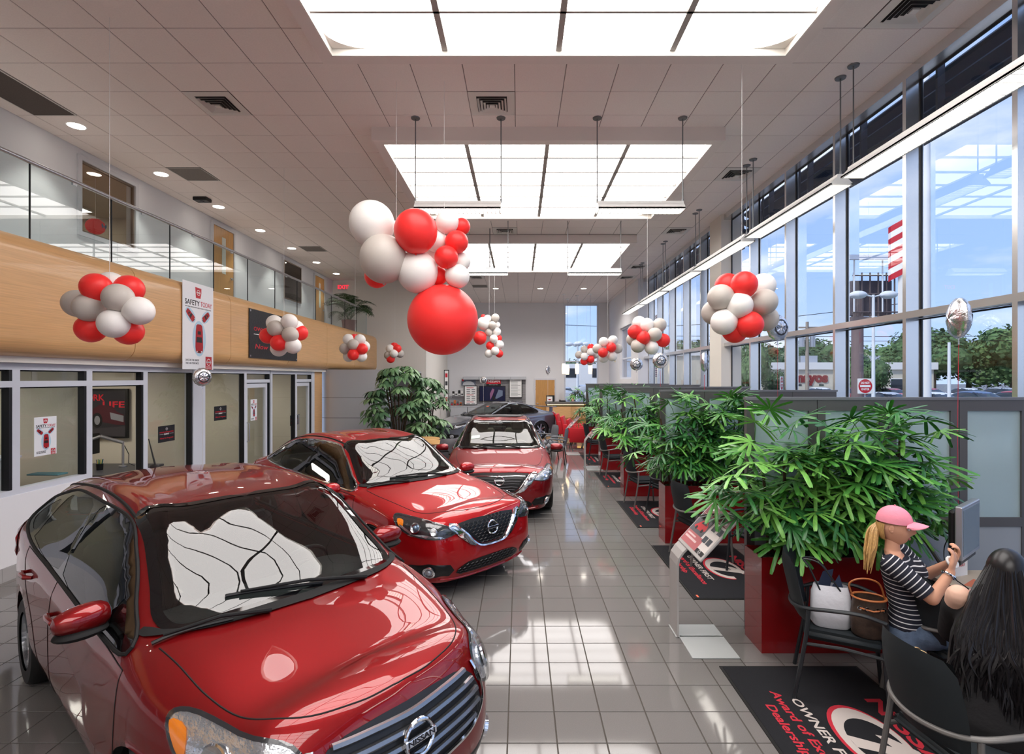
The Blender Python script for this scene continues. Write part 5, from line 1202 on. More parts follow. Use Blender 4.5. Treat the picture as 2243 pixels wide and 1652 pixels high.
cluster('farthest window side balloon cluster in front of the tall far window', gR, (1285,774), 19.0, cv([('G',862,885,'m'),('R',925,868,'m'),('W',923,910,'F'),('W',862,953,'F'),('G',810,938,'m'),('R',860,1000,'m'),('R',923,980,'f'),('G',960,940,'b'),('G',915,1003,'b')], 4.313, 1080, 560), .136, ((0,1),))
K = 6.5/1158/4.129
big = [('W',308,285,-.05,200),('G',415,600,-.15,208),('R',705,352,-.25,187),('W',720,720,-.05,183),('W',990,275,.05,105),('R',1120,315,.15,80),('W',890,445,.1,100),('R',1077,455,0,103),('R',985,593,-.1,102),('W',850,570,.25,90),('W',1115,630,.15,88),('W',1083,765,.0,108),('R',905,760,.1,88),('R',350,765,.3,112),('W',530,330,.3,70),('R',950,1160,.1,322)]
cluster('large balloon garland with one giant red balloon at its bottom', None, (900,560), 6.5, cv([(a,x,y,d,r*K) for a,x,y,d,r in big], 4.129, 740, 420), .2, ((-.18,1),(.41,1)))
K = 17.0/1158/4.129
sm = [('W',1315,1190,-.1,56),('R',1285,1320,-.1,60),('W',1355,1150,0,36),('G',1425,1140,0,37),('G',1398,1208,-.1,36),('W',1440,1205,.1,30),('G',1363,1272,-.05,35),('W',1438,1267,0,38),('W',1410,1332,-.1,38),('R',1455,1325,.1,30),('R',1377,1395,0,38),('W',1463,1385,0,40),('W',1423,1442,-.1,38),('W',1365,1465,0,37),('R',1460,1465,0,36),('R',1315,1130,.2,22)]
cluster('small far balloon garland right of the giant red balloon', None, (1075,740), 17.0, cv([(a,x,y,d,r*K) for a,x,y,d,r in sm], 4.129, 740, 420), .14, ((-.05,1),(.12,1)))
# foil balloons
def foil_mesh(sd):
    rng = random.Random(sd); mb = MB(); n = 40; rows = []; ph = [rng.uniform(0, 6.28) for _ in range(6)]
    for i in range(17):
        a = PI*i/16; rr = math.sin(a); zz = math.cos(a)*.42
        rows.append([(rr*math.cos(b)*(1+.025*math.sin(13*b+ph[0])*rr**6), zz*(1+.05*math.sin(9*b+ph[1])), rr*math.sin(b)*(1+.025*math.sin(13*b+ph[0])*rr**6)) for b in [2*PI*k/n for k in range(n)]])
    mb.grid(rows, closeu=True); mb.prism([(-.10,-.97),(.10,-.97),(.03,-1.12),(.06,-1.3),(-.06,-1.3),(-.03,-1.12)], -.015, .015, axis='Y'); return mb.mesh('envelope', M_foil, True)
FM = foil_mesh(3)
M_rib = mat('red_ribbon', (190,40,60), .5); M_etch = mat('foil_print', (70,70,74), .4, metal=.4)
for (px, py, Y, r, rot, end, lb) in ((2100,697,4.55,.175,1.2,.76,'nearest silver foil balloon on a red ribbon by the right windows'), (1703,718,6.9,.172,.35,.76,'silver foil balloon partly behind the nearest window balloon cluster'), (1543,793,9.5,.175,1.15,.76,'narrow edge-on silver foil balloon before the beige pilaster'), (1446,790,12.3,.182,.1,.76,'silver foil balloon below the second window balloon cluster'), (1394,798,15.1,.18,-.1,.76,'small silver foil balloon left of the brighter one under the cluster'), (1200,811,20.5,.165,1.1,.02,'tiny edge-on foil balloon above the far oak door'), (1059,833,22.5,.16,.1,.02,'tiny foil balloon in front of the far accessory display'), (443,826,8.6,.15,1.0,.02,'foil balloon half hidden behind the white hanging banner')):
    p = at(px, py, Y); t = thing('foil_balloon', lb, 'balloon', p, rot, 'silver foil balloons')
    o = bpy.data.objects.new('envelope', FM); COL.objects.link(o); o.parent = t; o.scale = (r, r, r)
    ringtext(t, frame((0,-.42*r-.004,0), (1,0,0), (0,0,1)), r*.62, M_etch, .004)
    for ch in [c_ for c_ in t.children if c_.name.startswith(('emblem', 'lettering'))]:
        for v in ch.data.vertices:
            q = 1-(v.co.x**2+v.co.z**2)/r**2; v.co.y = -.43*r*math.sqrt(max(q, 0))-.002-(.0015 if 'lettering' in ch.name else 0)
    MB().tube([(0,0,-1.3*r), (.01,.005,-(p.z-end)*.5), (0,0,end-p.z)], .0022 if px > 1600 else .004, 4).build('ribbon', M_rib if px > 1400 else M_string, t)
    MB().ball((0,0,end-p.z), .02, 8).build('weight', M_silver, t)
# ------------------------------------------------------------------ desk side: partitions, planters, palms, mats, kiosks
M_part = mat('partition_grey', (92,90,92), .45, metal=.3); M_frost = glassmat('partition_glass', (.60,.72,.74), 1.5, 2.0)
M_frost = mat('frosted_glass', (186,206,212), .25, trans=.35, ior=1.15, spec=.6)
PF = [4.28, 7.12, 9.95, 12.8, 15.55]
M_soil = mat('soil', (50,60,34), .95, bump=(60,1.0), noise=(40,.4))
LG = [mat('palm_leaf_%d' % k, c, .3, spec=.5, noise=(14,.2,(1,8,1))) for k, c in enumerate([(74,138,58),(110,170,76),(52,112,56)])]
M_cane = mat('cane', (70,54,38), .85, noise=(20,.3)); M_pet = mat('petiole', (84,128,56), .5)
def fan_leaf(seed, L=.27):
    rng = random.Random(seed); mb = MB(); n = rng.choice([9, 10, 11])
    for k in range(n):
        a = math.radians(-128+256*k/(n-1)+rng.uniform(-5, 5)); l = L*rng.uniform(.82, 1.08)*(1-.18*abs(a)/2.1); w = rng.uniform(.013, .019); dr = rng.uniform(.15, .75); vs = []
        for i, f in enumerate((0.02, .3, .65, .92, 1.0)):
            rr = l*f; ww = w*(.25, .85, 1.0, .9, .55)[i]; z = .35*l*f*math.cos(a*.5)*.3-dr*l*f*f*.75; fold = .35*ww
            cx, cy = rr*math.cos(a), rr*math.sin(a); nx, ny = -math.sin(a), math.cos(a)
            vs += [(cx+nx*ww, cy+ny*ww, z-fold), (cx, cy, z), (cx-nx*ww, cy-ny*ww, z-fold)]
        mb.add(vs, [(3*i+j, 3*i+j+1, 3*i+j+4, 3*i+j+3) for i in range(4) for j in range(2)])
    mb.tube([(0,0,0), (-.10,0,-.02), (-.22,0,-.08)], .0035, 5, mi=1)
    return mb.mesh('leaf', [LG[seed % 3], M_pet], True)
FAN = [fan_leaf(k) for k in range(9)]
def palm(pf, n, seed, label, group):
    rng = random.Random(seed); x0, x1, d = 1.96, 3.2, .32
    t = thing('potted_palm', label, 'potted plant', ((x0+x1)/2, pf+d/2, 0), 0, group); w = (x1-x0)/2; h = .772
    mb = MB()
    for a, b, c, e in ((-w,-d/2,w,-d/2+.02), (-w,d/2-.02,w,d/2), (-w,-d/2+.02,-w+.02,d/2-.02), (w-.02,-d/2+.02,w,d/2-.02)): mb.box(a, b, 0, c, e, h)
    mb.box(-w+.02,-d/2+.02,.02,w-.02,d/2-.02,h-.1); mb.build('planter', M_red, t)
    rm_ = MB()
    for a, b, c, e in ((-w,-d/2,w,-d/2+.012), (-w,d/2-.012,w,d/2), (-w,-d/2,-w+.012,d/2), (w-.012,-d/2,w,d/2)): rm_.box(a, b, h, c, e, h+.004)
    rm_.build('rim', M_red, t)
    sb = MB(); rows = [[(-w+.02+(2*w-.04)*i/16, -d/2+.02+(d-.04)*j/6, h-.06+rng.uniform(0,.04)) for i in range(17)] for j in range(7)]; sb.grid(rows)
    for k in range(220):
        x, y = rng.uniform(-w+.03, w-.03), rng.uniform(-d/2+.03, d/2-.03); a = rng.uniform(0, 6.28); q = .02; hh = rng.uniform(.04, .09)
        sb.add([(x, y, h-.05), (x+q*.4*math.cos(a), y+q*.4*math.sin(a), h-.05), (x+q*math.cos(a), y+q*math.sin(a), h-.05+hh)], [(0,1,2)])
    sb.build('soil', M_soil, t)
    canes = []
    for k in range(13):
        x = -w+.12+(2*w-.24)*k/12+rng.uniform(-.03,.03); y = rng.uniform(-.07,.07); hh = rng.uniform(.55, 1.16)*(.88+.14*k/12); lean = (rng.uniform(-.10,.10)+.12*(x/w), rng.uniform(-.16,.02))
        top = (x+lean[0], y+lean[1], h+hh); canes.append((Vector((x, y, h-.05)), Vector(top)))
        MB().tube([(x, y, h-.06), (x+lean[0]*.4, y+lean[1]*.4, h+hh*.5), top], [.014,.013,.011], 6).build('cane', M_cane, t, True)
    for k in range(n):
        a, b = canes[k % 13]; f = rng.uniform(.38, 1.04); base = a.lerp(b, f)
        az = rng.uniform(0, 2*PI); el = rng.uniform(-.35, .95)*(.5+.5*f)+(.35 if f > .9 else -.12)
        if math.sin(az) > .2: az = -az if rng.random() < .7 else az
        L = rng.uniform(.24, .44)*(1.0); dirv = Vector((math.cos(az)*math.cos(el)*1.15, math.sin(az)*math.cos(el)*.85, math.sin(el)))
        p = base+dirv*L
        if p.y > .30: p.y = .30-rng.uniform(0,.1)
        if p.z < h+.16: p.z = h+.16+rng.uniform(0,.2)
        if p.z > 2.0-.0: p.z = 2.0-rng.uniform(0,.2)
        pitch = el*.75-.25; X = Vector((math.cos(az)*math.cos(pitch), math.sin(az)*math.cos(pitch), math.sin(pitch))); Yv = Vector((0,0,1)).cross(X).normalized(); Zv = X.cross(Yv)
        M = Matrix((X, Yv, Zv)).transposed() @ Matrix.Rotation(rng.uniform(-.5,.5), 3, 'X')
        o = bpy.data.objects.new('leaf', FAN[rng.randrange(9)]); COL.objects.link(o); o.parent = t; o.location = p; o.rotation_euler = M.to_euler(); s_ = rng.uniform(.75, 1.12); o.scale = (s_, s_, s_)
    return t
PN = ['nearest lady palm in a long red planter, beside the seated woman', 'second lady palm in a red planter behind the slanted info stand', 'third lady palm from the front in a red planter', 'fourth lady palm from the front in a red planter', 'farthest lady palm in a red planter by the red armchairs']
for k, (pf, l, n) in enumerate(zip(PF, PN, (230, 180, 130, 95, 75))): palm(pf, n, 20+k, l, 'lady palms in red planters')
for k, pf in enumerate(PF):
    y = pf+.40; t = thing('partition', ['nearest grey framed cubicle partition with frosted glass', 'second cubicle partition with frosted glass panes', 'third cubicle partition with frosted glass', 'fourth cubicle partition with frosted glass', 'farthest cubicle partition with frosted glass'][k], 'partition', (2.0, y, 0), 0, 'cubicle partitions')
    n = 4; W = 2.50; pw = W/n
    MB().box(-.01, -.03, 2.035, W+.01, .03, 2.06).build('top_cap', mat('cap_grey', (120,120,124), .4, metal=.4), t)
    for i in range(n):
        a = i*pw; b_ = a+pw-.006; fr = MB()
        for q in ((a, 0, a+.07, 2.035), (b_-.07, 0, b_, 2.035), (a+.07, 1.94, b_-.07, 2.035), (a+.07, .92, b_-.07, 1.0), (a+.07, 0, b_-.07, .1)): fr.box(q[0], -.025, q[1], q[2], .025, q[3])
        f = fr.build('panel_frame', M_part, t)
        MB().box(a+.07, -.006, 1.0, b_-.07, .006, 1.94).build('glass_pane', M_frost, f); MB().box(a+.07, -.015, .1, b_-.07, .015, .92).build('fabric_panel', mat('partition_fabric', (150,156,164), .9), f)
# mats
M_mat = mat('mat_black', (24,25,30), .95, bump=(300,.5)); M_medge = mat('mat_edge', (14,14,15), .7); M_mwhite = mat('mat_white', (196,186,180), .95); M_mred = mat('mat_red', (190,42,58), .95)
def mat_rug(xa, yb, label):
    L, W = 1.71, 1.06; t = thing('floor_mat', label, 'mat', (xa, yb, 0), 0, 'printed floor mats')
    MB().box(0, -L, 0, W, 0, .007).build('rubber_edge', M_medge, t); MB().box(.02, -L+.02, .005, W-.02, -.02, .010).build('pile', M_mat, t)
    M = frame((W/2, -L/2, .0105), (0,-1,0), (1,0,0))
    T_ = lambda x, y: M @ Matrix.Translation((x, y, 0))
    text('NISSAN', .15, M_mred, T_(.0,.36), t, bold=.025, width=.86, ext=.0006); text('OWNER FIRST', .085, M_mwhite, T_(-.05,-.17), t, bold=.02, width=.78, ext=.0006, italic=.1)
    text('Award of Excellence', .085, M_mred, T_(-.02,-.275), t, bold=.02, width=1.0, ext=.0006, italic=.1); text('Dealership', .085, M_mred, T_(-.12,-.375), t, bold=.02, width=.5, ext=.0006, italic=.1)
    for (sc, m, z, sh) in ((1.07, M_mred, .0003, -.008), (1.0, M_mwhite, .0010, 0)):   # oval ring with open side
        n = 30; vs = []
        for k in range(n+1):
            a = math.radians(55+(310)*k/n); wd = .20+.14*math.sin(PI*k/n); vs += [T_(.33*math.cos(a)*sc+sh, .10+.185*math.sin(a)*sc+sh) @ Vector((0,0,z)), T_(.33*math.cos(a)*(1-wd)*sc+sh*.5, .10+.185*math.sin(a)*(1-wd*.75)*sc) @ Vector((0,0,z))]
        MB().add(vs, [(2*k, 2*k+1, 2*k+3, 2*k+2) for k in range(n)]).build('emblem', m, t)
    MB().add([T_(x, y) @ Vector((0,0,.0016)) for x, y in ((-.06,-.04),(.05,-.04),(.19,.30),(.09,.30),(-.04,.20),(-.06,.14),(.05,.17))], [(0,1,6),(1,2,6),(2,3,6),(3,4,6),(4,5,6)]).build('numeral', M_mwhite, t)
    text('st', .07, M_mwhite, T_(.30,.25), t, ext=.0006)
    flatpoly(t, T_(L/2-.07,-W/2+.06), [(-.03,-.01),(.03,-.01),(.03,.01),(-.03,.01)], mat('mat_tag', (230,110,80), .8), 0, 'tag')
for (xa, yb, l) in ((1.54, 4.08, 'nearest black lettered floor mat under the foreground chair'), (1.75, 7.02, 'second black lettered floor mat behind the slanted info stand'), (1.755, 9.56, 'third black lettered floor mat from the front'), (1.76, 12.47, 'fourth black lettered floor mat from the front'), (1.75, 15.27, 'farthest small looking black lettered floor mat')): mat_rug(xa, yb, l)
# kiosk info stands
M_kiosk = mat('kiosk_silver', (190,188,186), .45, metal=.35); M_kbase = mat('kiosk_base', (196,200,200), .35, metal=.4)
def kiosk(loc, label, rz=0, sc=1):
    t = thing('info_stand', label, 'display stand', loc, rz, 'slanted info stands')
    # local: post plate at x=0 spanning y .34...56, bends toward +x and carries a sloped panel
    th = .016; path = [(0,0), (0,.62), (.012,.68), (.05,.735), (.10,.785)]
    def plate(path, ya, yb, th, nm, m):
        L = []; n = len(path)
        for i, (x, z) in enumerate(path):
            a = path[max(i-1,0)]; b = path[min(i+1,n-1)]; dx, dz = b[0]-a[0], b[1]-a[1]; q = math.hypot(dx, dz); L.append((x+dz/q*th, z-dx/q*th))
        poly = path+L[::-1]; return MB().prism(poly, ya, yb, axis='Y').build(nm, m, t)
    plate(path, .34, .57, th, 'post', M_kiosk)
    MB().rbox(-.01, .34, 0, .40, .57, .012, .003, 1).rbox(.02, 0, 0, .40, .36, .012, .003, 1).build('base_plate', M_kbase, t)
    u = Vector((.30,0,.325)).normalized(); o = Vector((.075,.285,.775)); M = Matrix((Vector((0,-1,0)), u, Vector((0,-1,0)).cross(u))).transposed().to_4x4(); M.translation = o
    # M: x -> toward camera (-y), y -> up slope
    MB().rbox(-.285, 0, -.02, .285, .46, 0, .006, 2, M=M).build('panel', M_kiosk, t)
    P = lambda x0,y0,x1,y1,m,z=.001: flatpoly(t, M, [(x0,y0),(x1,y0),(x1,y1),(x0,y1)], m, z)
    P(-.265,.03,.265,.44, mat('kp_cream', (232,226,222), .3)); P(-.265,.33,.265,.44, mat('kp_maroon', (132,70,74), .3), .0015); P(-.265,.15,.03,.33, mat('kp_grey', (98,98,104), .3), .0015); P(-.265,.03,.10,.15, mat('kp_rose', (190,112,116), .3), .0015)
    P(.10,.03,.265,.07, mat('kp_dark', (52,52,54), .3), .0015)
    for (a, b) in ((.07,.25),(.19,.25),(.07,.13),(.16,.13)): P(a, b, a+.075, b+.06, mat('kp_photo', (72,80,88), .3), .002)
    P(-.24,.08,.02,.10, mat('kp_light', (226,196,196), .4), .002); P(-.24,.115,-.05,.13, mat('kp_light'), .002)
    flatpoly(t, M, [(-.23,.20),(-.19,.24),(-.14,.285),(-.05,.29),(.0,.25),(.01,.21),(-.03,.19),(-.19,.185)], mat('kp_carred', (206,50,60), .3), .0022); flatpoly(t, M, [(-.15,.25),(-.12,.28),(-.06,.28),(-.03,.25)], M_car_dk, .003)
    for x in (-.17,-.04): flatpoly(t, M, ell(x,.195,.022,.018), M_car_dk, .003)
    ringtext(t, M @ Matrix.Translation((.18,.05,.002)), .02, M_text_white)
    P(-.19,.395,-.125,.415, M_text_white, .002); P(-.115,.395,-.05,.415, M_text_white, .002); P(.17,.35,.22,.375, M_text_white, .002); P(-.24,.342,.24,.346, mat('kp_light'), .002)
    return t
kiosk((1.35, 4.19, 0), 'nearest silver slanted info stand with a red car on its panel')
kiosk((1.62, 12.75, 0), 'middle silver slanted info stand seen between the far planters')
kiosk((1.36, 15.3, 0), 'farthest silver slanted info stand in front of the red armchairs')
# chairs
M_chblk = mat('chair_upholstery', (30,36,40), .6, spec=.4); M_chfr = mat('chair_frame_grey', (112,110,108), .4, metal=.3); M_chfb = mat('chair_frame_black', (38,42,46), .45)
def chair(fm, wide=.25):
    t = thing('guest_chair', 'x', 'chair', (0,0,0))
    w = wide
    loop = catmull([(.24,w+.02,.64), (.10,w+.035,.675), (-.08,w+.03,.665), (-.20,w-.01,.64), (-.285,w-.10,.62), (-.315,0,.61), (-.285,-w+.10,.62), (-.20,-w+.01,.64), (-.08,-w-.03,.665), (.10,-w-.035,.675), (.24,-w-.02,.64)], 5)
    MB().tube(loop, .016, 10, flat=.8).build('arm_rail', fm, t, True)
    for s in (1, -1):
        MB().tube(catmull([(.235,s*(w+.02),.645), (.245,s*(w+.01),.60), (.235,s*w,.42), (.27,s*(w+.01),.0)], 4), .014, 8).build('leg', fm, t, True)
        MB().tube(catmull([(-.20,s*(w-.01),.64), (-.215,s*w,.45), (-.29,s*(w+.01),.0)], 4), .014, 8).build('leg', fm, t, True)
        MB().tube([(.235,s*w,.40), (0,s*w,.415), (-.215,s*w,.40)], .012, 8).build('side_rail', fm, t, True)
    sm = MB(); rows = []
    for i in range(13):
        a = 2*PI*i/12
    bm = bmesh.new(); bmesh.ops.create_cube(bm, size=1)
    for v in bm.verts: v.co = Vector((v.co.x*.48+.01, v.co.y*(2*w-.03), .455+v.co.z*.07))
    bmesh.ops.bevel(bm, geom=bm.edges[:], offset=.033, segments=3, affect='EDGES'); sm.frombm(bm); sm.build('seat', M_chblk, t, True)
    rows = []; N_ = 14                     # curved padded back
    for side in (0, 1):
        R_ = []
        for i in range(9):
            z = .53+.42*i/8; row = []
            for j in range(N_+1):
                y = (-1+2*j/N_); ed = (1-abs(y)**5)*(1-abs(2*i/8-1)**6); hw = .225*(1-.12*(2*i/8-1)**2); x = -.275-.09*(i/8)+.07*y*y
                row.append((x+(.03 if side else -.022)*ed**.5, y*hw, z+(.02*(1-y*y) if i == 8 else 0)))
            R_.append(row)
        rows.append(R_)
    b = MB().grid(rows[0]).grid(rows[1]); b.build('backrest', M_chblk, t, True)
    return t
CG_ = chair(M_chfr); CB_ = chair(M_chfb)
used = [0, 0]
def put(kind, x, y, rz, label, sc=1):
    src = (CG_, CB_)[kind]
    if not used[kind]: used[kind] = 1; o = src; o.location = (x, y, 0); o.rotation_euler = (0,0,math.radians(rz)); o['label'] = label; o['group'] = 'padded guest chairs'
    else: o = dup(src, (x, y, 0), math.radians(rz), label, 'padded guest chairs')
    o.scale = (sc, sc, sc); return o
put(1, 2.28, 3.76, -28, 'black guest chair holding the white bag and brown bag')
put(0, 2.20, 2.58, 6, 'foreground grey framed guest chair of the dark haired woman')
put(0, 2.90, 3.55, 2, 'guest chair under the woman in the pink cap')
put(0, 2.25, 6.55, 12, 'grey framed guest chair behind the nearest info stand')
put(1, 2.75, 6.0, -150, 'dark guest chair beside the red planter end in the second cubicle')
put(0, 2.18, 9.2, 8, 'grey framed guest chair in the third cubicle bay')
put(1, 2.45, 8.6, 20, 'black framed guest chair in the third cubicle bay')
put(0, 2.15, 11.9, 5, 'grey framed guest chair in the fourth cubicle bay')
put(1, 2.15, 14.75, 5, 'black guest chair in the farthest cubicle bay')
# desks
M_desk = mat('desk_laminate', (196,178,156), .4); M_dgrey = mat('desk_edge', (110,104,100), .5)
for k, y in enumerate((3.1, 5.95, 8.8, 11.6, 14.4)):
    t = thing('desk', ['nearest laminate sales desk in front of the two women', 'sales desk in the second cubicle', 'sales desk in the third cubicle', 'sales desk in the fourth cubicle', 'sales desk in the farthest cubicle'][k], 'desk', (3.1, y, 0), 0, 'sales desks')
    MB().rbox(0, -.9, .715, .75, 1.0, .74, .004, 1).build('desk_top', M_desk, t); MB().box(-.003, -.9, .712, 0, 1.0, .74).build('edge_band', M_dgrey, t)
    MB().box(.36, -.85, 0, .39, .95, .71).build('modesty_panel', mat('desk_dark_panel', (52,50,50), .6), t)
    for yy in (-.88, .96): MB().box(.05, yy, 0, .72, yy+.03, .71).build('side_panel', mat('desk_dark_panel'), t)
# monitor on arm (nearest desk)
M_scr = mat('screen_grey', (112,126,134), .15, spec=.6)
t = thing('monitor', 'grey flat monitor on a jointed arm over the nearest desk', 'monitor', (3.28, 3.92, .74))
a, b = Vector((3.02,3.62,0))-Vector((3.28,3.92,.74)), Vector((3.36,3.88,0))-Vector((3.28,3.92,.74))
u = Vector((b.x-a.x, b.y-a.y, 0)).normalized(); n_ = Vector((u.y, -u.x, 0)); M = Matrix((u, Vector((0,0,1)), n_)).transposed().to_4x4(); M.translation = Vector(((a.x+b.x)/2, (a.y+b.y)/2, .42))
MB().rbox(-.225, -.185, -.03, .225, .185, .012, .008, 2, M=M).build('bezel', M_silver, t); MB().box(-.2, -.155, .010, .2, .16, .0135, M=M).build('screen', M_scr, t); MB().rbox(-.2, -.17, -.075, .2, .15, -.025, .02, 2, M=M).build('back_cover', M_black, t); MB().rbox(-.2,-.23,-.06,.2,-.185,-.005,.01,1, M=M).build('speaker_bar', M_black, t)
c = M @ Vector((0,0,-.07))
MB().tube([c, (.02,.12,.40), (-.18,.30,.38)], .022, 8).tube([(-.18,.30,.38), (-.05,.26,.18), (.02,.2,.02)], .018, 8).cyl((.02,.2,.0), (.02,.2,.03), .05).build('arm', M_chfr, t, True)
MB().tube(catmull([c, (-.05,.1,.2), (-.1,0,.05), (-.12,-.2,.004)], 6), .004, 5).build('cable', M_black, t, True)
t = thing('paper_cup', 'white paper cup on the nearest desk', 'cup', (3.18, 3.62, .74)); MB().lathe([(.0,0),(.03,0),(.042,.10),(.039,.10),(.028,.004)], 24).build('cup', M_white, t, True); flatpoly(t, frame((-.0,-.037,.05),(1,0,0),(0,0,1)), ell(0,0,.014,.014,6), M_amber, 0)
for x, y, r, l in ((3.2,3.42,.2,'white paper sheet on the nearest desk edge'), (3.35,3.75,.6,'orange printed flyer on the nearest desk')):
    t = thing('paper', l, 'paper', (x, y, .7405), r); MB().box(-.1,-.13,0,.1,.13,.001).build('sheet', M_white if r < .5 else mat('flyer_orange', (216,120,86), .6), t)
t = thing('desk_card', 'small white SAFETY TODAY card standing on the nearest desk', 'card', (3.32, 3.98, .74), .3); MB().box(-.07,-.003,0,.07,0,.12).build('card', M_white, t); text('TODAY', .03, M_text_red, frame((.0,-.0035,.08),(1,0,0),(0,0,1)), t, width=.08)
t = thing('keyboard', 'black keyboard on the nearest desk', 'keyboard', (3.3, 3.5, .74), 1.3); MB().rbox(-.2,-.07,0,.2,.07,.018,.004,1).build('body', M_black, t)
# bags
t = thing('tote_bag', 'white tote bag with dark handles on the black chair', 'bag', (2.19, 3.72, .492), -.35); t.scale = (.86,)*3
rows = []
for z, wx, wy in ((0,.13,.07),(.02,.145,.08),(.15,.15,.085),(.26,.14,.07),(.33,.12,.045)):
    rows.append([(wx*math.copysign(abs(math.cos(a))**.6, math.cos(a))*(1+.03*math.sin(5*a+z*20)), wy*math.copysign(abs(math.sin(a))**.6, math.sin(a))*(1+.05*math.sin(3*a+z*30)), z) for a in [2*PI*k/28 for k in range(28)]])
MB().grid(rows, closeu=True).add(rows[0], [tuple(range(28))]).build('bag_body', mat('tote_white', (214,216,224), .6, bump=(14,.5)), t, True)
MB().add([(-.1,0,.3),(.0,.03,.30),(.02,.0,.46),(-.06,-.02,.44)], [(0,1,2,3)]).add([(.0,.0,.3),(.1,.02,.28),(.06,.0,.42)], [(0,1,2)]).build('lining', mat('navy', (52,64,92), .7), t)
for s in (-1, 1): MB().tube(catmull([(-.08,s*.05,.28), (-.16,s*.04,.46), (-.2,s*.02,.52), (-.08,s*.05,.50), (.06,s*.05,.30)], 6), .007, 6).build('handle', M_chfb, t, True)
t = thing('bucket_bag', 'brown bucket bag with tan leather trim and drawstring', 'bag', (2.36, 3.57, .492), -.3); t.scale = (.86,)*3
rows = []
for z, r in ((0,.10),(.015,.115),(.12,.125),(.22,.115),(.28,.11),(.30,.112)): rows.append([(r*1.05*math.cos(a), r*.8*math.sin(a)*(1+.05*math.sin(6*a)*(z > .15)), z) for a in [2*PI*k/32 for k in range(32)]])
MB().grid(rows, closeu=True).add(rows[0], [tuple(range(32))]).build('bag_body', mat('brown_leather', (64,50,42), .5, noise=(18,.35), bump=(20,.4)), t, True)
M_tan = mat('tan_leather', (176,104,58), .5)
MB().tube([(.118*math.cos(a), .09*math.sin(a), .30) for a in [2*PI*k/32 for k in range(32)]], .008, 6, closed=True).build('rim', M_tan, t, True)
MB().tube(catmull([(-.11,0,.29), (-.14,-.02,.40), (-.05,-.03,.45), (.06,-.02,.42), (.11,0,.29)], 6), .007, 6).build('handle', M_tan, t, True)
for a in (-2.3,-1.9,-1.3,-.9): MB().tube([(.122*math.cos(a)+.014*math.cos(b), .098*math.sin(a), .235+.014*math.sin(b)) for b in [2*PI*k/12 for k in range(12)]], .004, 5, closed=True).build('eyelet', M_chrome, t, True)
MB().tube([(.125*math.cos(-2.3),.101*math.sin(-2.3),.235), (.0,-.108,.228), (.125*math.cos(-.9),.101*math.sin(-.9),.235)], .006, 6).build('drawstring', M_tan, t, True)
t = thing('handbag', 'small light handbag with tan strap on the foreground chair', 'bag', (2.16, 2.86, .492), .1)
MB().rbox(-.09,-.04,0,.09,.04,.16,.03,3).build('bag_body', mat('cream_bag', (206,196,180), .6, noise=(30,.3)), t, True)
for s in (-1, 1): MB().tube(catmull([(-.06,s*.035,.14), (-.05,s*.03,.22), (0,s*.02,.27), (.05,s*.03,.22), (.06,s*.035,.14)], 6), .008, 6, flat=.4).build('strap', mat('beige_strap', (196,168,124), .5), t, True)
# red armchairs
M_rch = mat('armchair_red', (198,26,40), .5)
R0 = None
for k, (x, y) in enumerate(((1.95,16.9),(1.85,18.1),(1.75,19.3))):
    if R0 is None:
        t = thing('armchair', 'x', 'chair', (x, y, 0)); R0 = t
        MB().rbox(-.3,-.28,.25,.3,.28,.45,.03,2).build('seat', M_rch, t, True)
        M = Matrix.Translation((-.28,0,.38)) @ Matrix.Rotation(-.2,4,'Y'); MB().rbox(-.05,-.3,0,.05,.3,.55,.04,3,M=M).build('backrest', M_rch, t, True)
        for s in (-1, 1): MB().rbox(-.32,s*.31-.04,.2,.32,s*.31+.04,.66,.02,2).build('armrest', M_rch, t, True)
        for sx in (-1,1):
            for sy in (-1,1): MB().tube([(sx*.26,sy*.28,.25),(sx*.33,sy*.31,0)], [.02,.012], 6).build('leg', M_blackm, t)
    else: t = dup(R0, (x, y, 0))
    t.rotation_euler = (0,0,math.radians(-12)); t['label'] = ['nearest red armchair on the right before the reception desk', 'middle red armchair of the three before the reception desk', 'farthest red armchair of the three before the reception desk'][k]; t['group'] = 'red armchairs'
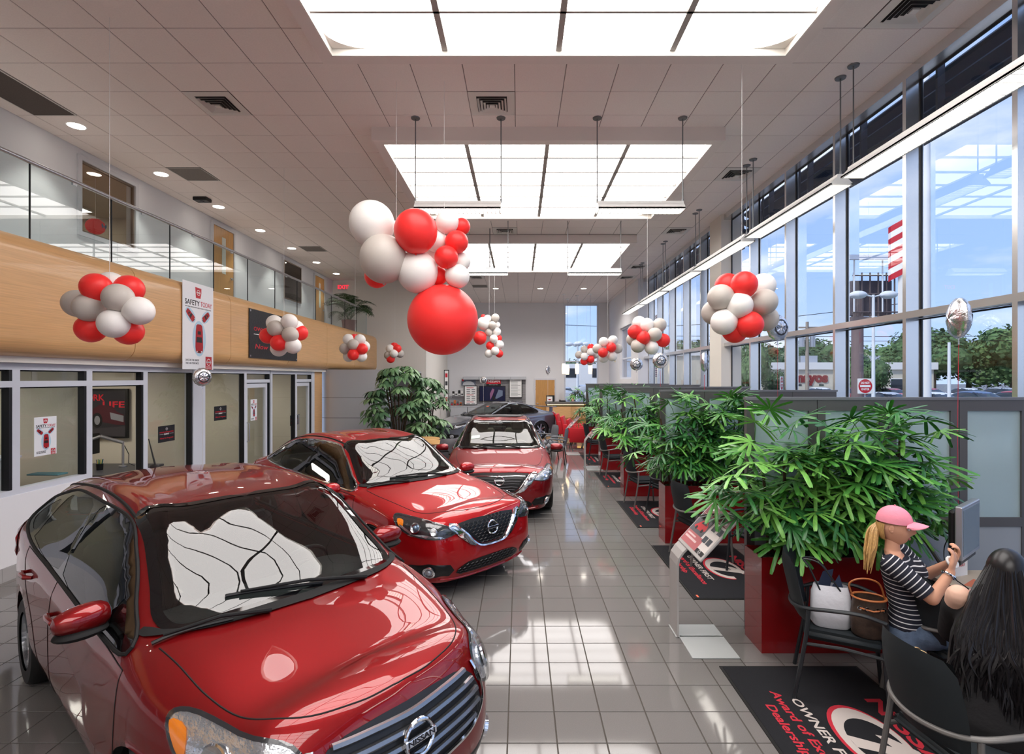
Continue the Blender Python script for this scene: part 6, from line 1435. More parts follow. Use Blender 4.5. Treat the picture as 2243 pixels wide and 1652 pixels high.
# cafe table + grey chairs on the left behind the cars
M_cafe = mat('cafe_top', (206,160,104), .35)
for k, (x, y, l) in enumerate(((-1.9,12.3,'round wood topped cafe table left of the wine red sedan'), (-2.35,13.0,'second cafe table top beside the umbrella tree'))):
    t = thing('cafe_table', l, 'table', (x, y, 0)); MB().lathe([(.0,.72),(.38,.72),(.39,.735),(.38,.75),(.0,.75)], 36).build('table_top', M_cafe, t, True)
    MB().cyl((0,0,.03),(0,0,.72),.03).build('pedestal', M_blackm, t, True)
    for a in range(4): MB().tube([(0,0,.06),(.26*math.cos(a*PI/2+.5),.26*math.sin(a*PI/2+.5),.02)], .02, 6).build('foot', M_blackm, t)
M_gch = mat('grey_vinyl', (112,114,120), .5)
def task_chair():
    t = thing('swivel_chair', 'x', 'chair', (0,0,0))
    MB().rbox(-.24,-.25,.42,.24,.25,.50,.035,3).build('seat', M_gch, t, True)
    rows = [[(x, y*.24*(1-.15*(i/6)**2), .50+.42*i/6) for y in [-1+2*j/10 for j in range(11)] for x in [(-.26-.05*i/6+.05*y*y+sg*(.028*(1-y**6)*(1-abs(2*i/6-1)**6)**.5))]] for sg in (1,) for i in range(7)]
    rows2 = [[(x, y*.24*(1-.15*(i/6)**2), .50+.42*i/6) for y in [-1+2*j/10 for j in range(11)] for x in [(-.26-.05*i/6+.05*y*y-.028*(1-y**6)*(1-abs(2*i/6-1)**6)**.5)]] for i in range(7)]
    MB().grid(rows).grid(rows2).build('backrest', M_gch, t, True)
    for s in (-1,1): MB().tube(catmull([(-.27,s*.25,.62),(-.1,s*.29,.66),(.12,s*.29,.66),(.16,s*.27,.60),(.05,s*.25,.46)], 4), .018, 8).build('armrest', M_gch, t, True)
    for sx in (-1,1):
        for sy in (-1,1): MB().tube([(sx*.2,sy*.2,.42),(sx*.25,sy*.25,0)], .013, 6).build('leg', M_blackm, t)
    return t
TC = task_chair()
for k, (x, y, rz, l) in enumerate(((-2.2,11.2,30,'grey lounge chair nearest the red sedan roof'), (-1.55,11.7,100,'grey chair in front of the cafe table'), (-1.45,12.75,150,'large grey chair just left of the wine red sedan'), (-1.3,13.6,-120,'grey chair behind the cafe table'), (.75,14.6,200,'grey chair behind the wine red sedan, right side'), (.95,13.8,170,'second grey chair right behind the wine red sedan mirror'))):
    t = TC if k == 0 else dup(TC); t.location = (x, y, 0); t.rotation_euler = (0,0,math.radians(rz)); t['label'] = l; t['group'] = 'grey cafe chairs'
# ------------------------------------------------------------------ umbrella tree, balcony palm
SG = [mat('umbrella_leaf_%d' % k, c, .35, spec=.5, noise=(10,.2)) for k, c in enumerate([(92,128,86),(116,150,104),(74,108,76)])]
def whorl(seed):
    rng = random.Random(seed); mb = MB(); n = rng.choice([7,8,9])
    for k in range(n):
        a = 2*PI*k/n+rng.uniform(-.1,.1); L = rng.uniform(.17,.24); w = L*.2; dr = rng.uniform(.5,1.0); vs = []
        for i, f in enumerate((0,.25,.5,.75,1)):
            rr = .04+L*f; ww = w*(.15,.8,1,.75,.05)[i]; z = .02-dr*L*f*f*.8; c, s = math.cos(a), math.sin(a); rr *= (1-.25*f*dr*.5)
            vs += [(rr*c-s*ww, rr*s+c*ww, z-.2*ww), (rr*c, rr*s, z), (rr*c+s*ww, rr*s-c*ww, z-.2*ww)]
        mb.add(vs, [(3*i+j, 3*i+j+1, 3*i+j+4, 3*i+j+3) for i in range(4) for j in range(2)])
    mb.tube([(0,0,0),(-.05,0,-.08),(-.16,0,-.12)], .004, 5); return mb.mesh('leaf', SG[seed % 3], True)
WHL = [whorl(k) for k in range(6)]
for (x, y, rx, h, n, l, sd) in ((-3.1, 13.6, .78, 2.45, 120, 'large umbrella tree with drooping leaves before the silver wall', 5), (-2.55, 14.3, .55, 2.15, 80, 'second umbrella tree in a red pot right of the larger one', 9)):
    rng = random.Random(sd); t = thing('umbrella_tree', l, 'potted plant', (x, y, 0))
    MB().lathe([(.0,0),(.2,0),(.26,.45),(.28,.47),(.24,.47),(.22,.40),(.0,.40)], 28).build('pot', M_red, t, True); MB().lathe([(.0,.41),(.23,.41)], 16).build('soil', M_soil, t)
    tips = []
    for k in range(7):
        a = 2*PI*k/7; p = Vector((.42*rx*math.cos(a), .35*rx*math.sin(a), h*rng.uniform(.6,.86))); MB().tube(catmull([(.06*math.cos(a),.06*math.sin(a),.4), (.15*math.cos(a),.15*math.sin(a),h*.4), p], 4), [.018]*9, 6).build('trunk', M_cane, t, True); tips.append(p)
    for k in range(n):
        a = rng.uniform(0, 2*PI); zf = rng.uniform(0,1)**.8; z = .62+(h-.55)*zf; r = rx*(.55+.5*math.sin(PI*min(1,zf*.92+.12)))*rng.uniform(.75,1.0)
        p = Vector((r*math.cos(a)*1.05, r*math.sin(a)*.8, z)); tilt = rng.uniform(.2,.8)
        X = Vector((math.cos(a)*math.cos(-tilt*.6), math.sin(a)*math.cos(-tilt*.6), math.sin(-tilt*.4))); Yv = Vector((0,0,1)).cross(X).normalized(); Zv = X.cross(Yv)
        o = bpy.data.objects.new('leaf', WHL[rng.randrange(6)]); COL.objects.link(o); o.parent = t; o.location = p; o.rotation_euler = Matrix((X,Yv,Zv)).transposed().to_euler(); s_ = rng.uniform(.9,1.35); o.scale = (s_,s_,s_)
t = thing('potted_palm', 'feathery areca palm in a maroon pot at the end of the balcony', 'potted plant', (-6.0, 18.6, UZ)); t['label'] = 'feathery areca palm in a maroon pot at the end of the balcony'
MB().lathe([(.0,0),(.17,0),(.25,.62),(.27,.64),(.22,.64),(.2,.58),(.0,.58)], 28).build('pot', mat('maroon_pot', (110,50,54), .4), t, True)
M_areca = mat('areca_leaf', (44,72,36), .45)
def frond(seed):
    rng = random.Random(seed); mb = MB(); L = 1.35; pts = []
    for i in range(13): f = i/12; pts.append(Vector((L*f*.8, 0, 1.0*math.sin(f*1.9)*.75-.35*f*f)))
    mb.tube(pts, [.012*(1-f/14) for f in range(13)], 5)
    for i in range(3, 13):
        for k in range(2):
            p = pts[i]-(pts[i]-pts[i-1])*(k*.5); d = (pts[i]-pts[i-1]).normalized(); l = .34*math.sin(PI*(.12+.8*(i-3)/10)); 
            for s in (-1,1):
                e = p+d*l*.55+Vector((0,s*l*.8,-l*.35)); m_ = p.lerp(e,.5)+Vector((0,0,.03)); w = d*.014
                mb.add([p-w, p+w, m_+w*1.1, m_-w*1.1, e], [(0,1,2,3),(3,2,4)])
    return mb.mesh('frond', M_areca, False)
FR = [frond(k) for k in range(3)]
for k in range(20):
    rng = random.Random(k); o = bpy.data.objects.new('frond', FR[k % 3]); COL.objects.link(o); o.parent = t; o.location = (rng.uniform(-.05,.05), rng.uniform(-.05,.05), .58); o.rotation_euler = (rng.uniform(-.2,.2), rng.uniform(-.5,.2), k*2.4); s_ = rng.uniform(.75,1.05); o.scale = (s_,s_,s_*1.1)
# ------------------------------------------------------------------ reception and far wall
t = thing('reception_desk', 'wood fronted reception desk with grey counter at the far end', 'desk', (1.24, 24.5, 0))
MB().box(0,0,0,2.3,.7,.10).build('plinth', M_dark, t); MB().rbox(-.02,-.04,1.0,2.34,.74,1.12,.01,1).build('counter_top', M_chfr, t)
for k in range(2): MB().box(.0+k*1.15,0,.38,1.145+k*1.15,.7,.9).build('front_panel', M_wood, t); MB().box(.0+k*1.15,0,.1,1.145+k*1.15,.7,.37).build('lower_panel', mat('maple_dark', (172,124,74), .4), t)
MB().box(.02,.04,.9,2.28,.7,1.0).build('light_reveal', M_vdark, t); MB().box(.05,.02,.975,2.25,.035,.995).build('light_strip', mat('warm_strip', (255,220,150), .5, emit=6, emit_col=(255,200,110)), t)
t = thing('brochure_stand', 'small black brochure holder on the reception desk', 'brochure stand', (1.35, 24.6, 1.12)); MB().rbox(-.1,0,0,.28,.12,.3,.01,1).build('holder', M_black, t); MB().box(-.07,-.006,.02,.18,-.001,.24).build('brochure', M_white, t); flatpoly(t, frame((.05,-.008,.1),(1,0,0),(0,0,1)), ell(0,0,.07,.03), M_car_red, 0)
t = thing('office_phone', 'low black phone on the reception desk', 'telephone', (2.0, 24.7, 1.12)); MB().rbox(-.15,-.1,0,.15,.1,.06,.01,1).build('base', M_black, t); MB().rbox(-.15,-.05,.06,-.08,.05,.09,.01,1).build('handset', M_black, t)
M_pend = mat('pendant_glass', (255,240,214), .4, emit=1.7, emit_col=(255,226,180))
for k, (px, py, Y) in enumerate(((1235,808,23.0),(1264,808,23.4),(1293,808,23.0),(1243,810,24.4))):
    p = at(px, py, Y); t = thing('pendant_lamp', ['left glowing cylinder pendant over the reception desk','middle glowing cylinder pendant over the reception desk','right glowing cylinder pendant over the reception desk','dim rear cylinder pendant over the reception desk'][k], 'pendant light', p, 0, 'reception pendants')
    MB().lathe([(.075,-.22),(.09,0),(.075,.22),(.02,.23)], 20).build('shade', M_pend, t, True); MB().cyl((0,0,.22),(0,0,CZ-p.z),.006,n=6).build('cord', M_silver, t); MB().lathe([(.0,-.03),(.08,-.03),(.08,0)], 16, c=(0,0,CZ-p.z)).build('canopy', M_white, t)
# accessory wall
M_slat = mat('slatwall', (150,148,150), .5); M_cab = mat('cabinet_grey', (188,190,196), .45)
YW = YF-.001
t = thing('slatwall', 'grey slatwall display behind the accessories counter', 'display', (-2.7, YW, 0)); x0_ = -.75
for k in range(16): MB().rbox(.0, -.03, .98+.072*k, 1.9 if False else 3.0, -.001, .98+.072*k+.064, .004, 1).build('slat', M_slat, t)
for k in range(4): MB().rbox(-.02+k*.76, -.26, 2.14, .735+k*.76, -.0, 2.30, .02, 2).build('light_valance', M_cab, t)
t = thing('accessory_counter', 'low grey counter cabinets under the slatwall', 'counter', (-3.2, 25.0, 0)); MB().rbox(-.1,-.02,.86,3.2,.66,.90,.008,1).build('counter_top', M_cab, t)
for k in range(4): MB().box(-.08+k*.82,0,0,.72+k*.82,.64,.86).build('cabinet_box', M_cab, t); MB().box(-.07+k*.82,-.015,.05,.71+k*.82,0,.84).build('door', M_cab, t)
MB().box(1.1,-.02,.1,1.16,-.001,.8).build('wood_edge', M_wood, t)
def WF(px, py, Y): return at(px, py, Y)
def wallrect(name, label, cat, x0, y0, x1, y1, Y, m, fm=None, depth=.04):
    a = at(x0, y1, Y); b = at(x1, y0, Y); t = thing(name, label, cat, ((a.x+b.x)/2, Y, (a.z+b.z)/2)); w, h = (b.x-a.x)/2, (b.z-a.z)/2
    MB().box(-w,-.002,-h,w,depth,h).build('panel', m, t)
    if fm:
        f = MB(); q = .03
        for A in ((-w-q,-h-q,-w,h+q),(w,-h-q,w+q,h+q),(-w,h,w,h+q),(-w,-h-q,w,-h)): f.box(A[0],-.012,A[1],A[2],depth,A[3])
        f.build('frame', fm, t)
    return t, w, h
YD = 25.55
t, w, h = wallrect('television', 'black flat television showing a dark scene on the far slatwall', 'television', 1051, 847, 1106, 878, YD, mat('tv_screen', (22,24,38), .1, emit=.3, emit_col=(40,40,70)), M_black, .06)
flatpoly(t, frame((0,-.003,0),(1,0,0),(0,0,1)), [(-.1,-.3),(.02,-.05),(.1,.2),(.0,.25),(-.12,.0)], mat('tv_pink', (120,80,110), .3, emit=.3), .001); flatpoly(t, frame((0,-.003,0),(1,0,0),(0,0,1)), [(.1,-.3),(.5,-.1),(.5,.15),(.3,.2)], mat('tv_grey', (90,100,120), .3, emit=.3), .001); flatpoly(t, frame((0,-.003,0),(1,0,0),(0,0,1)), [(.0,-.32),(.25,-.32),(.02,-.05)], M_car_dk, .001)
t, w, h = wallrect('store_sign', 'red sign with white letters above the television', 'sign', 1065, 829, 1097, 841, YD, M_pred, None, .03); text('NISSAN', .17, M_text_white, frame((.02,-.004,-.01),(1,0,0),(0,0,1)), t, bold=.02, width=2*w*.82)
MB().box(-w,-.002,-h-.09,w,.03,-h).build('strapline', M_black, t); text('Make it your own.', .06, M_text_white, frame((0,-.004,-h-.045),(1,0,0),(0,0,1)), t, width=1.2*w)
t, w, h = wallrect('whiteboard', 'white dry erase board with red and blue writing on an easel', 'whiteboard', 1018, 846, 1044, 886, 25.2, M_white, M_black, .03)
for k in range(10):
    for q in range(2 if k % 4 else 1): MB().box(-w*.7+q*w*.85,-.004,h-.09-k*.085,-w*.7+q*w*.85+w*(.6 if k % 4 else 1.2),-.0025,h-.065-k*.085).build('marker_line', M_text_red if k % 4 == 0 else M_etch, t)
t, w, h = wallrect('price_list', 'framed white price list right of the television', 'sign', 1116.5, 831, 1142.5, 870, YD, M_white, M_black, .03)
for k in range(14): MB().box(-w*.8,-.004,h-.08-k*.055,w*(.35 if k % 4 else .8),-.0025,h-.068-k*.055).build('print_line', M_etch, t)
t, w, h = wallrect('photo_poster', 'dark car photo poster left of the easel board', 'poster', 1011, 831, 1042, 845, YD+.03, mat('poster_steel', (96,104,120), .3), None, .02)
flatpoly(t, frame((0,-.003,0),(1,0,0),(0,0,1)), [(-.3,-.14),(-.25,0),(-.1,.06),(.1,.06),(.25,-.02),(.3,-.14)], mat('poster_carw', (190,194,200), .3), .001); flatpoly(t, frame((-w*.8,-.003,h*.7),(1,0,0),(0,0,1)), ell(0,0,.05,.05), M_pred, .001)
t, w, h = wallrect('display_banner', 'white and black retractable banner beside the umbrella tree', 'banner', 974, 812, 982, 890, 23.2, M_white, M_black, .03)
for k in range(4): MB().box(-w*.7,-.004,h-.3-k*.35,w*.6,-.0025,h-.12-k*.35).build('print_block', [M_pred, M_etch, M_etch, M_car_red][k], t)
MB().box(-.02,.04,-t.location.z,.02,.08,-h).build('pole', M_silver, t); MB().box(-w-.1,-.1,-t.location.z,w+.1,.1,-t.location.z+.04).build('base', M_black, t)
M_alloyd = mat('shiny_cap', (150,150,156), .15, metal=.9)
for k, px in enumerate((1113,1123,1132,1141)):
    p = at(px, 877, 25.3); t = thing('wheel_cap', 'shiny hub cap displayed on the counter right of the television', 'hub cap', (p.x, 25.3, .90), 0, 'hub caps on display'); t['label'] = ['leftmost small hub cap on the counter right of the television','second hub cap on the counter under the price list','third hub cap on the counter under the price list','rightmost hub cap on the counter under the price list'][k]
    MB().lathe([(.0,0),(.1,.0),(.11,.02),(.06,.03),(.0,.03)], 18, c=(0,0,.14), axis='Y').build('cap', M_alloyd, t); MB().box(-.06,-.04,0,.06,.06,.04).build('stand', M_black, t)
    for q in range(5): MB().tube([(0,.035,.14),(.1*math.cos(q*1.256),.03,.14+.1*math.sin(q*1.256))], .01, 5).build('spoke', M_black, t)
rng = random.Random(3)
for k in range(8):
    px = 990+k*3.2; p = at(px, rng.choice((848,858,868)), 25.35); lz = .90 if k % 2 else 1.35
    t = thing('accessory_box', ['small accessory package on the far display, left end','tiny chrome package on the upper display shelf','dark accessory package on the display counter','orange accessory package on the display shelf','white accessory package on the counter left of the easel','grey package on the upper shelf left of the easel','black package on the counter beside the easel','silver package on the upper shelf beside the easel'][k], 'package', (p.x, 25.35, .90 if k % 2 == 0 else 1.38))
    MB().rbox(-.05,-.05,0,.05,.05,.16+.05*(k % 3),.006,1).build('carton', [M_alloyd,M_black,mat('pkg_orange',(200,110,60),.5),M_white][k % 4], t); MB().box(-.04,-.052,.03,.04,-.05,.1).build('print', [M_pred,M_white,M_etch,M_etch][k % 4], t)
t = thing('shelf', 'thin upper accessory shelf left of the easel board', 'shelf', (-3.25, 25.3, 1.36)); MB().box(-.1,-.1,0,.75,.37,.018).build('board', M_cab, t)
for x in (0,.6): MB().box(x,-.05,-.08,x+.02,.37,0).build('bracket', M_cab, t)
t = thing('thermostat', 'small beige thermostat on the wall near the far right corner', 'thermostat', (4.345, 24.0, 1.75+1.3)); MB().rbox(-.03,-.06,-.1,0,.06,.1,.005,1).build('cover', mat('beige_plastic', (214,200,160), .5), t); MB().box(-.033,-.03,.02,-.03,.03,.06).build('display', M_etch, t)

# small ceiling devices
t = thing('dome_camera', 'mirrored dome camera on the ceiling behind the giant balloon garland', 'camera', (-.72, 13.2, 5.0)); p = at(1073, 590, 12.9); t.location = p
MB().lathe([(.0001,-.10),(.06,-.085),(.10,-.04),(.12,0),(.12,.02),(.0001,.03)], 24).build('dome', M_chrome, t, True); MB().cyl((0,0,.02),(0,0,CZ-.008-p.z),.012,n=8).build('stem', M_stem, t)
x, y = on_ceil(443, 433); t = thing('ceiling_sensor', 'small black square device on the ceiling over the balcony', 'sensor', (x, y, CZ-.008)); MB().rbox(-.14,-.1,-.07,.14,.1,0,.01,1).build('housing', M_black, t); MB().cyl((0,0,-.08),(0,0,-.07),.04,n=16).build('lens', M_dark, t)
# ------------------------------------------------------------------ people
def stripes(name, a, b, period, duty, axis='Z'):
    m = bpy.data.materials.new(name); m.use_nodes = True; t = m.node_tree; p = t.nodes['Principled BSDF']; p.inputs['Roughness'].default_value = .85
    tc_ = t.nodes.new('ShaderNodeTexCoord'); sx = t.nodes.new('ShaderNodeSeparateXYZ'); t.links.new(tc_.outputs['Object'], sx.inputs[0])
    mu = t.nodes.new('ShaderNodeMath'); mu.operation = 'MULTIPLY'; mu.inputs[1].default_value = 1/period; fr = t.nodes.new('ShaderNodeMath'); fr.operation = 'FRACT'; lt = t.nodes.new('ShaderNodeMath'); lt.operation = 'LESS_THAN'; lt.inputs[1].default_value = duty
    mx_ = t.nodes.new('ShaderNodeMixRGB'); mx_.inputs[1].default_value = srgb(*a); mx_.inputs[2].default_value = srgb(*b)
    t.links.new(sx.outputs[axis], mu.inputs[0]); t.links.new(mu.outputs[0], fr.inputs[0]); t.links.new(fr.outputs[0], lt.inputs[0]); t.links.new(lt.outputs[0], mx_.inputs[0]); t.links.new(mx_.outputs[0], p.inputs['Base Color']); return m
M_skin = mat('skin', (214,160,132), .55, spec=.35); M_skin2 = mat('skin_light', (222,180,158), .55, spec=.35); M_lip = mat('lips', (176,96,92), .4)
M_strip = stripes('striped_knit', (30,32,46), (220,220,222), .030, .20); M_jean = mat('denim', (98,116,142), .85, noise=(16,.25), bump=(90,.2)); M_dress = mat('black_dress', (16,15,18), .85, bump=(30,.3))
M_blonde = mat('blonde_hair', (190,150,94), .45, noise=(30,.3,(6,6,1))); M_blackh = mat('black_hair', (22,20,22), .32, spec=.5); M_brownh = mat('brown_hair', (92,50,36), .5); M_pink = mat('pink_cotton', (244,150,170), .85, bump=(70,.2))
def remesh(mb, name, m, parent, vox=.009, it=4, M=None):
    o = mb.build(name, m, parent, smooth=True)
    r = o.modifiers.new('r', 'REMESH'); r.mode = 'VOXEL'; r.voxel_size = vox; r.use_smooth_shade = True
    s = o.modifiers.new('s', 'SMOOTH'); s.factor = .6; s.iterations = it; return o
def cap(mb, pts, rs, n=14):
    """rounded limb through points"""
    P = [Vector(p) for p in pts]; mb.tube(P, rs, n)
    for p, r in zip(P, rs): mb.ball(p, r, 12)
def seg(mb, a, b, ra, rb, k=5):
    a, b = Vector(a), Vector(b); mb.tube([a.lerp(b, i/k) for i in range(k+1)], [ra+(rb-ra)*i/k for i in range(k+1)], 14); mb.ball(a, ra, 12); mb.ball(b, rb, 12)
def ellring(c, rx, ry, rz=0, n=24):
    c = Vector(c); return [c+Vector((math.cos(a)*rx*math.cos(rz)-math.sin(a)*ry*math.sin(rz), math.cos(a)*rx*math.sin(rz)+math.sin(a)*ry*math.cos(rz), 0)) for a in [2*PI*k/n for k in range(n)]]
def torso(mb, rings, caps=True):
    R_ = [ellring(*r) for r in rings]; mb.grid(R_, closeu=True)
    mb.add(R_[0], [tuple(range(23, -1, -1))]); mb.add(R_[-1], [tuple(range(24))])
def hand(mb, wrist, palm, up, side, curl=.5, s=1.0, spread=.5):
    """palm plus five fingers; palm = direction of the hand, side = thumb side"""
    w = Vector(wrist); d = Vector(palm).normalized(); sd = Vector(side); sd = (sd-d*sd.dot(d)).normalized(); nrm = d.cross(sd).normalized()
    if nrm.dot(Vector(up)) < 0: nrm = -nrm
    L = .085*s; c0 = w+d*.015*s; c1 = w+d*L
    for k in range(5): mb.ball(c0.lerp(c1, k/4)+sd*0, (.0), 6) if False else None
    for o_ in (-.026, -.009, .009, .026): mb.tube([w+sd*o_*.55*s, w+d*L*.5+sd*o_*s, c1+sd*o_*1.05*s], [.014*s, .0135*s, .0115*s], 10); mb.ball(c1+sd*o_*1.05*s, .0115*s, 10)
    for o_, fl in ((.030,.068),(.011,.078),(-.009,.073),(-.028,.058)):
        p = c1+sd*o_*s; dirv = (d+sd*o_*spread*8).normalized(); pts = [p]
        for j, q in enumerate((.42,.32,.26)):
            ang = curl*(j+.6)*.9; v = dirv*math.cos(ang)-nrm*math.sin(ang); pts.append(pts[-1]+v*fl*q*s)
        mb.tube(pts, [.0098*s,.0090*s,.0082*s,.0068*s], 10)
        for q, r in zip(pts, (.0098,.0090,.0082,.0068)): mb.ball(q, r*s, 10)
    p = w+d*.022*s+sd*.026*s; t1 = p+(d*.6+sd*.8-nrm*.25).normalized()*.038*s; t2 = t1+(d*.9+sd*.2-nrm*.45*curl).normalized()*.030*s; t3 = t2+(d*.9-nrm*.6*curl).normalized()*.022*s
    mb.tube([p, t1, t2, t3], [.014*s,.0115*s,.0105*s,.008*s], 10)
    for q, r in zip((p,t1,t2,t3), (.014,.0115,.0105,.008)): mb.ball(q, r*s, 10)
def head(parent, M, skin, name='head'):
    """local: face +X, up +Z"""
    rows = []; n = 44; m = 34; lips = MB(); mis = []
    g = lambda a, s: math.exp(-(a/s)**2)
    for i in range(m+1):
        th = PI*i/m; row = []
        for j in range(n):
            ph = 2*PI*j/n; x, y, z = math.sin(th)*math.cos(ph), math.sin(th)*math.sin(ph), math.cos(th)
            X, Y, Z = x*.094, y*.072, z*.118
            if z < 0: Y *= 1-.30*(-z)**1.3; X = X*(1-.12*(-z)) if x > 0 else X*(1-.38*(-z))
            fx = max(0, x)
            if x > 0:
                X += fx**2*(.025*g(Y,.0125)*g(Z+.012,.021)+.010*g(Y,.008)*g(Z-.008,.018)+.006*g(Z-.034,.012)*g(abs(Y)-.018,.03)-.010*g(abs(Y)-.030,.013)*g(Z-.014,.011)+.006*g(Y,.022)*g(Z+.052,.0075)+.004*g(Y,.02)*g(Z+.066,.006)+.016*g(Y,.030)*g(Z+.090,.020)+.005*g(abs(Y)-.045,.018)*g(Z+.022,.022))
            row.append((X, Y, Z))
        rows.append(row)
    mb = MB().grid(rows, closeu=True)
    for s in (1, -1):
        for (dx, dz, r) in ((-.004,.012,.014),(-.006,.0,.015),(-.002,-.014,.010)): mb.ball((dx, s*.073, dz), (r, .006, r*1.15), 10)
    h = mb.build(name, skin, parent, smooth=True); h.matrix_local = M
    for s in (1, -1):
        e = MB().ball((.082, s*.030, .014), (.011,.012,.010), 16).build('eye', mat('eye_white', (236,232,228), .15), h, True)
        MB().ball((.0915, s*.030, .013), (.0028,.0052,.0052), 12).build('iris', mat('iris', (54,60,70), .1), h, True)
        MB().tube([(.088, s*(.030+q), .0195+.003*math.cos(q*120)) for q in (-.011,-.005,0,.005,.011)], .0024, 6).build('eyelid', skin, h, True)
        MB().tube([(.0925-abs(q)*.2, s*(.030+q), .034+.002*math.cos(q*100)) for q in (-.014,-.006,.004,.014)], .0026, 6).build('eyebrow', M_brownh, h, True)
    MB().tube([(.0885-abs(y)*.25, y, -.0515+.001*math.cos(y*200)) for y in (-.020,-.01,0,.01,.020)], [.0015,.0036,.0040,.0036,.0015], 8).tube([(.0875-abs(y)*.25, y, -.0595) for y in (-.016,-.008,0,.008,.016)], [.0015,.0040,.0046,.0040,.0015], 8).build('lips', M_lip, h, True)
    return h
def LM(o, u):  # frame with x=u (horizontal-ish), z up-ish
    u = Vector(u).normalized(); y = Vector((0,0,1)).cross(u).normalized(); z = u.cross(y); m = Matrix((u, y, z)).transposed().to_4x4(); m.translation = Vector(o); return m
# woman in the pink cap (thing origin at world 0, parts in world coordinates about the seat)
O1 = Vector((2.64, 3.56, 0)); t = thing('person', 'seated woman in pink cap, navy white striped top and jeans, hands raised', 'person', O1)
def W1(x, y, z): return Vector((x, y, z))-O1
hipc = W1(2.62,3.56,.56); rsh, lsh = W1(2.42,3.44,1.02), W1(2.66,3.70,1.02); rel, rwr = W1(2.575,3.30,.85), W1(2.70,3.31,1.015); lel, lwr = W1(2.80,3.66,.86), W1(2.84,3.47,1.02)
nb = W1(2.515,3.565,1.065); hc = W1(2.525,3.56,1.222)
b = MB(); az = math.radians(50)
torso(b, [(hipc, .10, .155, az-PI/2), (hipc+Vector((0,0,.10)), .095, .14, az-PI/2), (W1(2.585,3.56,.80), .085, .125, az-PI/2), (W1(2.56,3.565,.95), .095, .15, az-PI/2), (W1(2.54,3.57,1.03), .065, .12, az-PI/2), (nb, .05, .06, 0)])
seg(b, nb-Vector((0,0,.02)), hc-Vector((.01,-.01,.07)), .047, .041)
for sh, el, wr in ((rsh, rel, rwr), (lsh, lel, lwr)): seg(b, sh, el, .050, .040); seg(b, el, wr, .040, .026)
hand(b, rwr, Vector((.32,.10,.9)), (0,-1,0), (.5,.4,-.2), .55, 1.0); hand(b, lwr, Vector((.2,-.25,.9)), (1,0,0), (-.3,-.8,0), .9, 1.0)
rk, lk = W1(3.00,3.40,.54), W1(3.02,3.66,.54); ra, la = W1(3.0,3.30,.10), W1(3.06,3.6,.10)
for hp, kn, an, ft in ((W1(2.64,3.47,.54), rk, ra, W1(3.14,3.28,.04)), (W1(2.66,3.66,.54), lk, la, W1(3.2,3.6,.04))): seg(b, hp, kn, .085, .055); seg(b, kn, an, .052, .034); seg(b, an, ft, .034, .028)
remesh(b, 'body', M_skin, t, .0075, 3)
h = head(t, LM(hc, (.70,-.70,-.04)), M_skin)
# clothes
c = MB(); torso(c, [(hipc+Vector((-.01,0,.02)), .118, .172, az-PI/2), (hipc+Vector((0,0,.12)), .110, .158, az-PI/2), (W1(2.585,3.56,.80), .104, .142, az-PI/2), (W1(2.565,3.56,.93), .114, .165, az-PI/2), (W1(2.545,3.57,1.01), .085, .150, az-PI/2), (W1(2.538,3.57,1.045), .062, .085, az-PI/2)])
c.ball(rsh, .062, 14).ball(lsh, .062, 14); c.ball(W1(2.63,3.50,.94), .065, 14).ball(W1(2.69,3.60,.94), .065, 14)
remesh(c, 'striped_top', M_strip, t, .010, 4)
for sh, el in ((rsh, rel), (lsh, lel)):
    d = (el-sh).normalized(); M = Matrix(( d.orthogonal().normalized(), d.cross(d.orthogonal()).normalized(), d)).transposed().to_4x4(); M.translation = sh; L = (el-sh).length
    q = MB().lathe([(.001,-.055),(.045,-.045),(.062,-.01),(.063,.03),(.060,L*.5),(.057,L*.88),(.053,L*.88),(.05,L*.8)], 24); o = q.build('sleeve', M_strip, t, True); o.matrix_local = M
j = MB(); 
for hp, kn, an in ((W1(2.64,3.47,.55), rk, ra), (W1(2.66,3.66,.55), lk, la)): seg(j, hp, kn, .100, .070); seg(j, kn, an+Vector((0,0,.05)), .066, .052)
torso(j, [(W1(2.62,3.56,.47), .13, .18, az-PI/2), (hipc, .13, .178, az-PI/2), (hipc+Vector((0,0,.07)), .112, .162, az-PI/2)]); remesh(j, 'jeans', M_jean, t, .011, 4)
for an, ft in ((ra, W1(3.14,3.28,.04)), (la, W1(3.2,3.6,.04))): q = MB(); seg(q, an+Vector((0,0,-.05)), ft, .042, .036); q.build('shoe', M_white, t, True)
# cap and ponytail
MC = LM(hc, (.70,-.70,-.04)); cp = MB(); rows = []
for i in range(10):
    th = PI*.50*i/9; rows.append([(math.sin(th)*math.cos(p)*.106-.004, math.sin(th)*math.sin(p)*.084, math.cos(th)*.108+.040) for p in [2*PI*k/32 for k in range(32)]])
cp.grid(rows, closeu=True); cp.ball((-.004,0,.149), .007, 8); o = cp.build('cap_crown', M_pink, t, True); o.matrix_local = MC
rows = [[(.078+f*.105*math.cos(a*.9), .080*math.sin(a)*(1-.12*f), .058+.010*f-.026*abs(math.sin(a))**2-.016*f*f) for a in [-PI/2*.92+PI*.92*k/16 for k in range(17)]] for f in (0,.25,.5,.75,1)]
o = MB().grid(rows).grid([[(x,y,z-.004) for x,y,z in r] for r in rows]).build('cap_brim', M_pink, t, True); o.matrix_local = MC
o = MB().prism([(-.01,0),(0,.012),(.01,0),(0,-.004)], .0, .002).build('cap_logo', M_etch, t); o.matrix_local = MC @ Matrix.Translation((.099,0,.075)) @ Matrix.Rotation(PI/2.3,4,'Y')
rng = random.Random(4); hb = MB()
rows = []
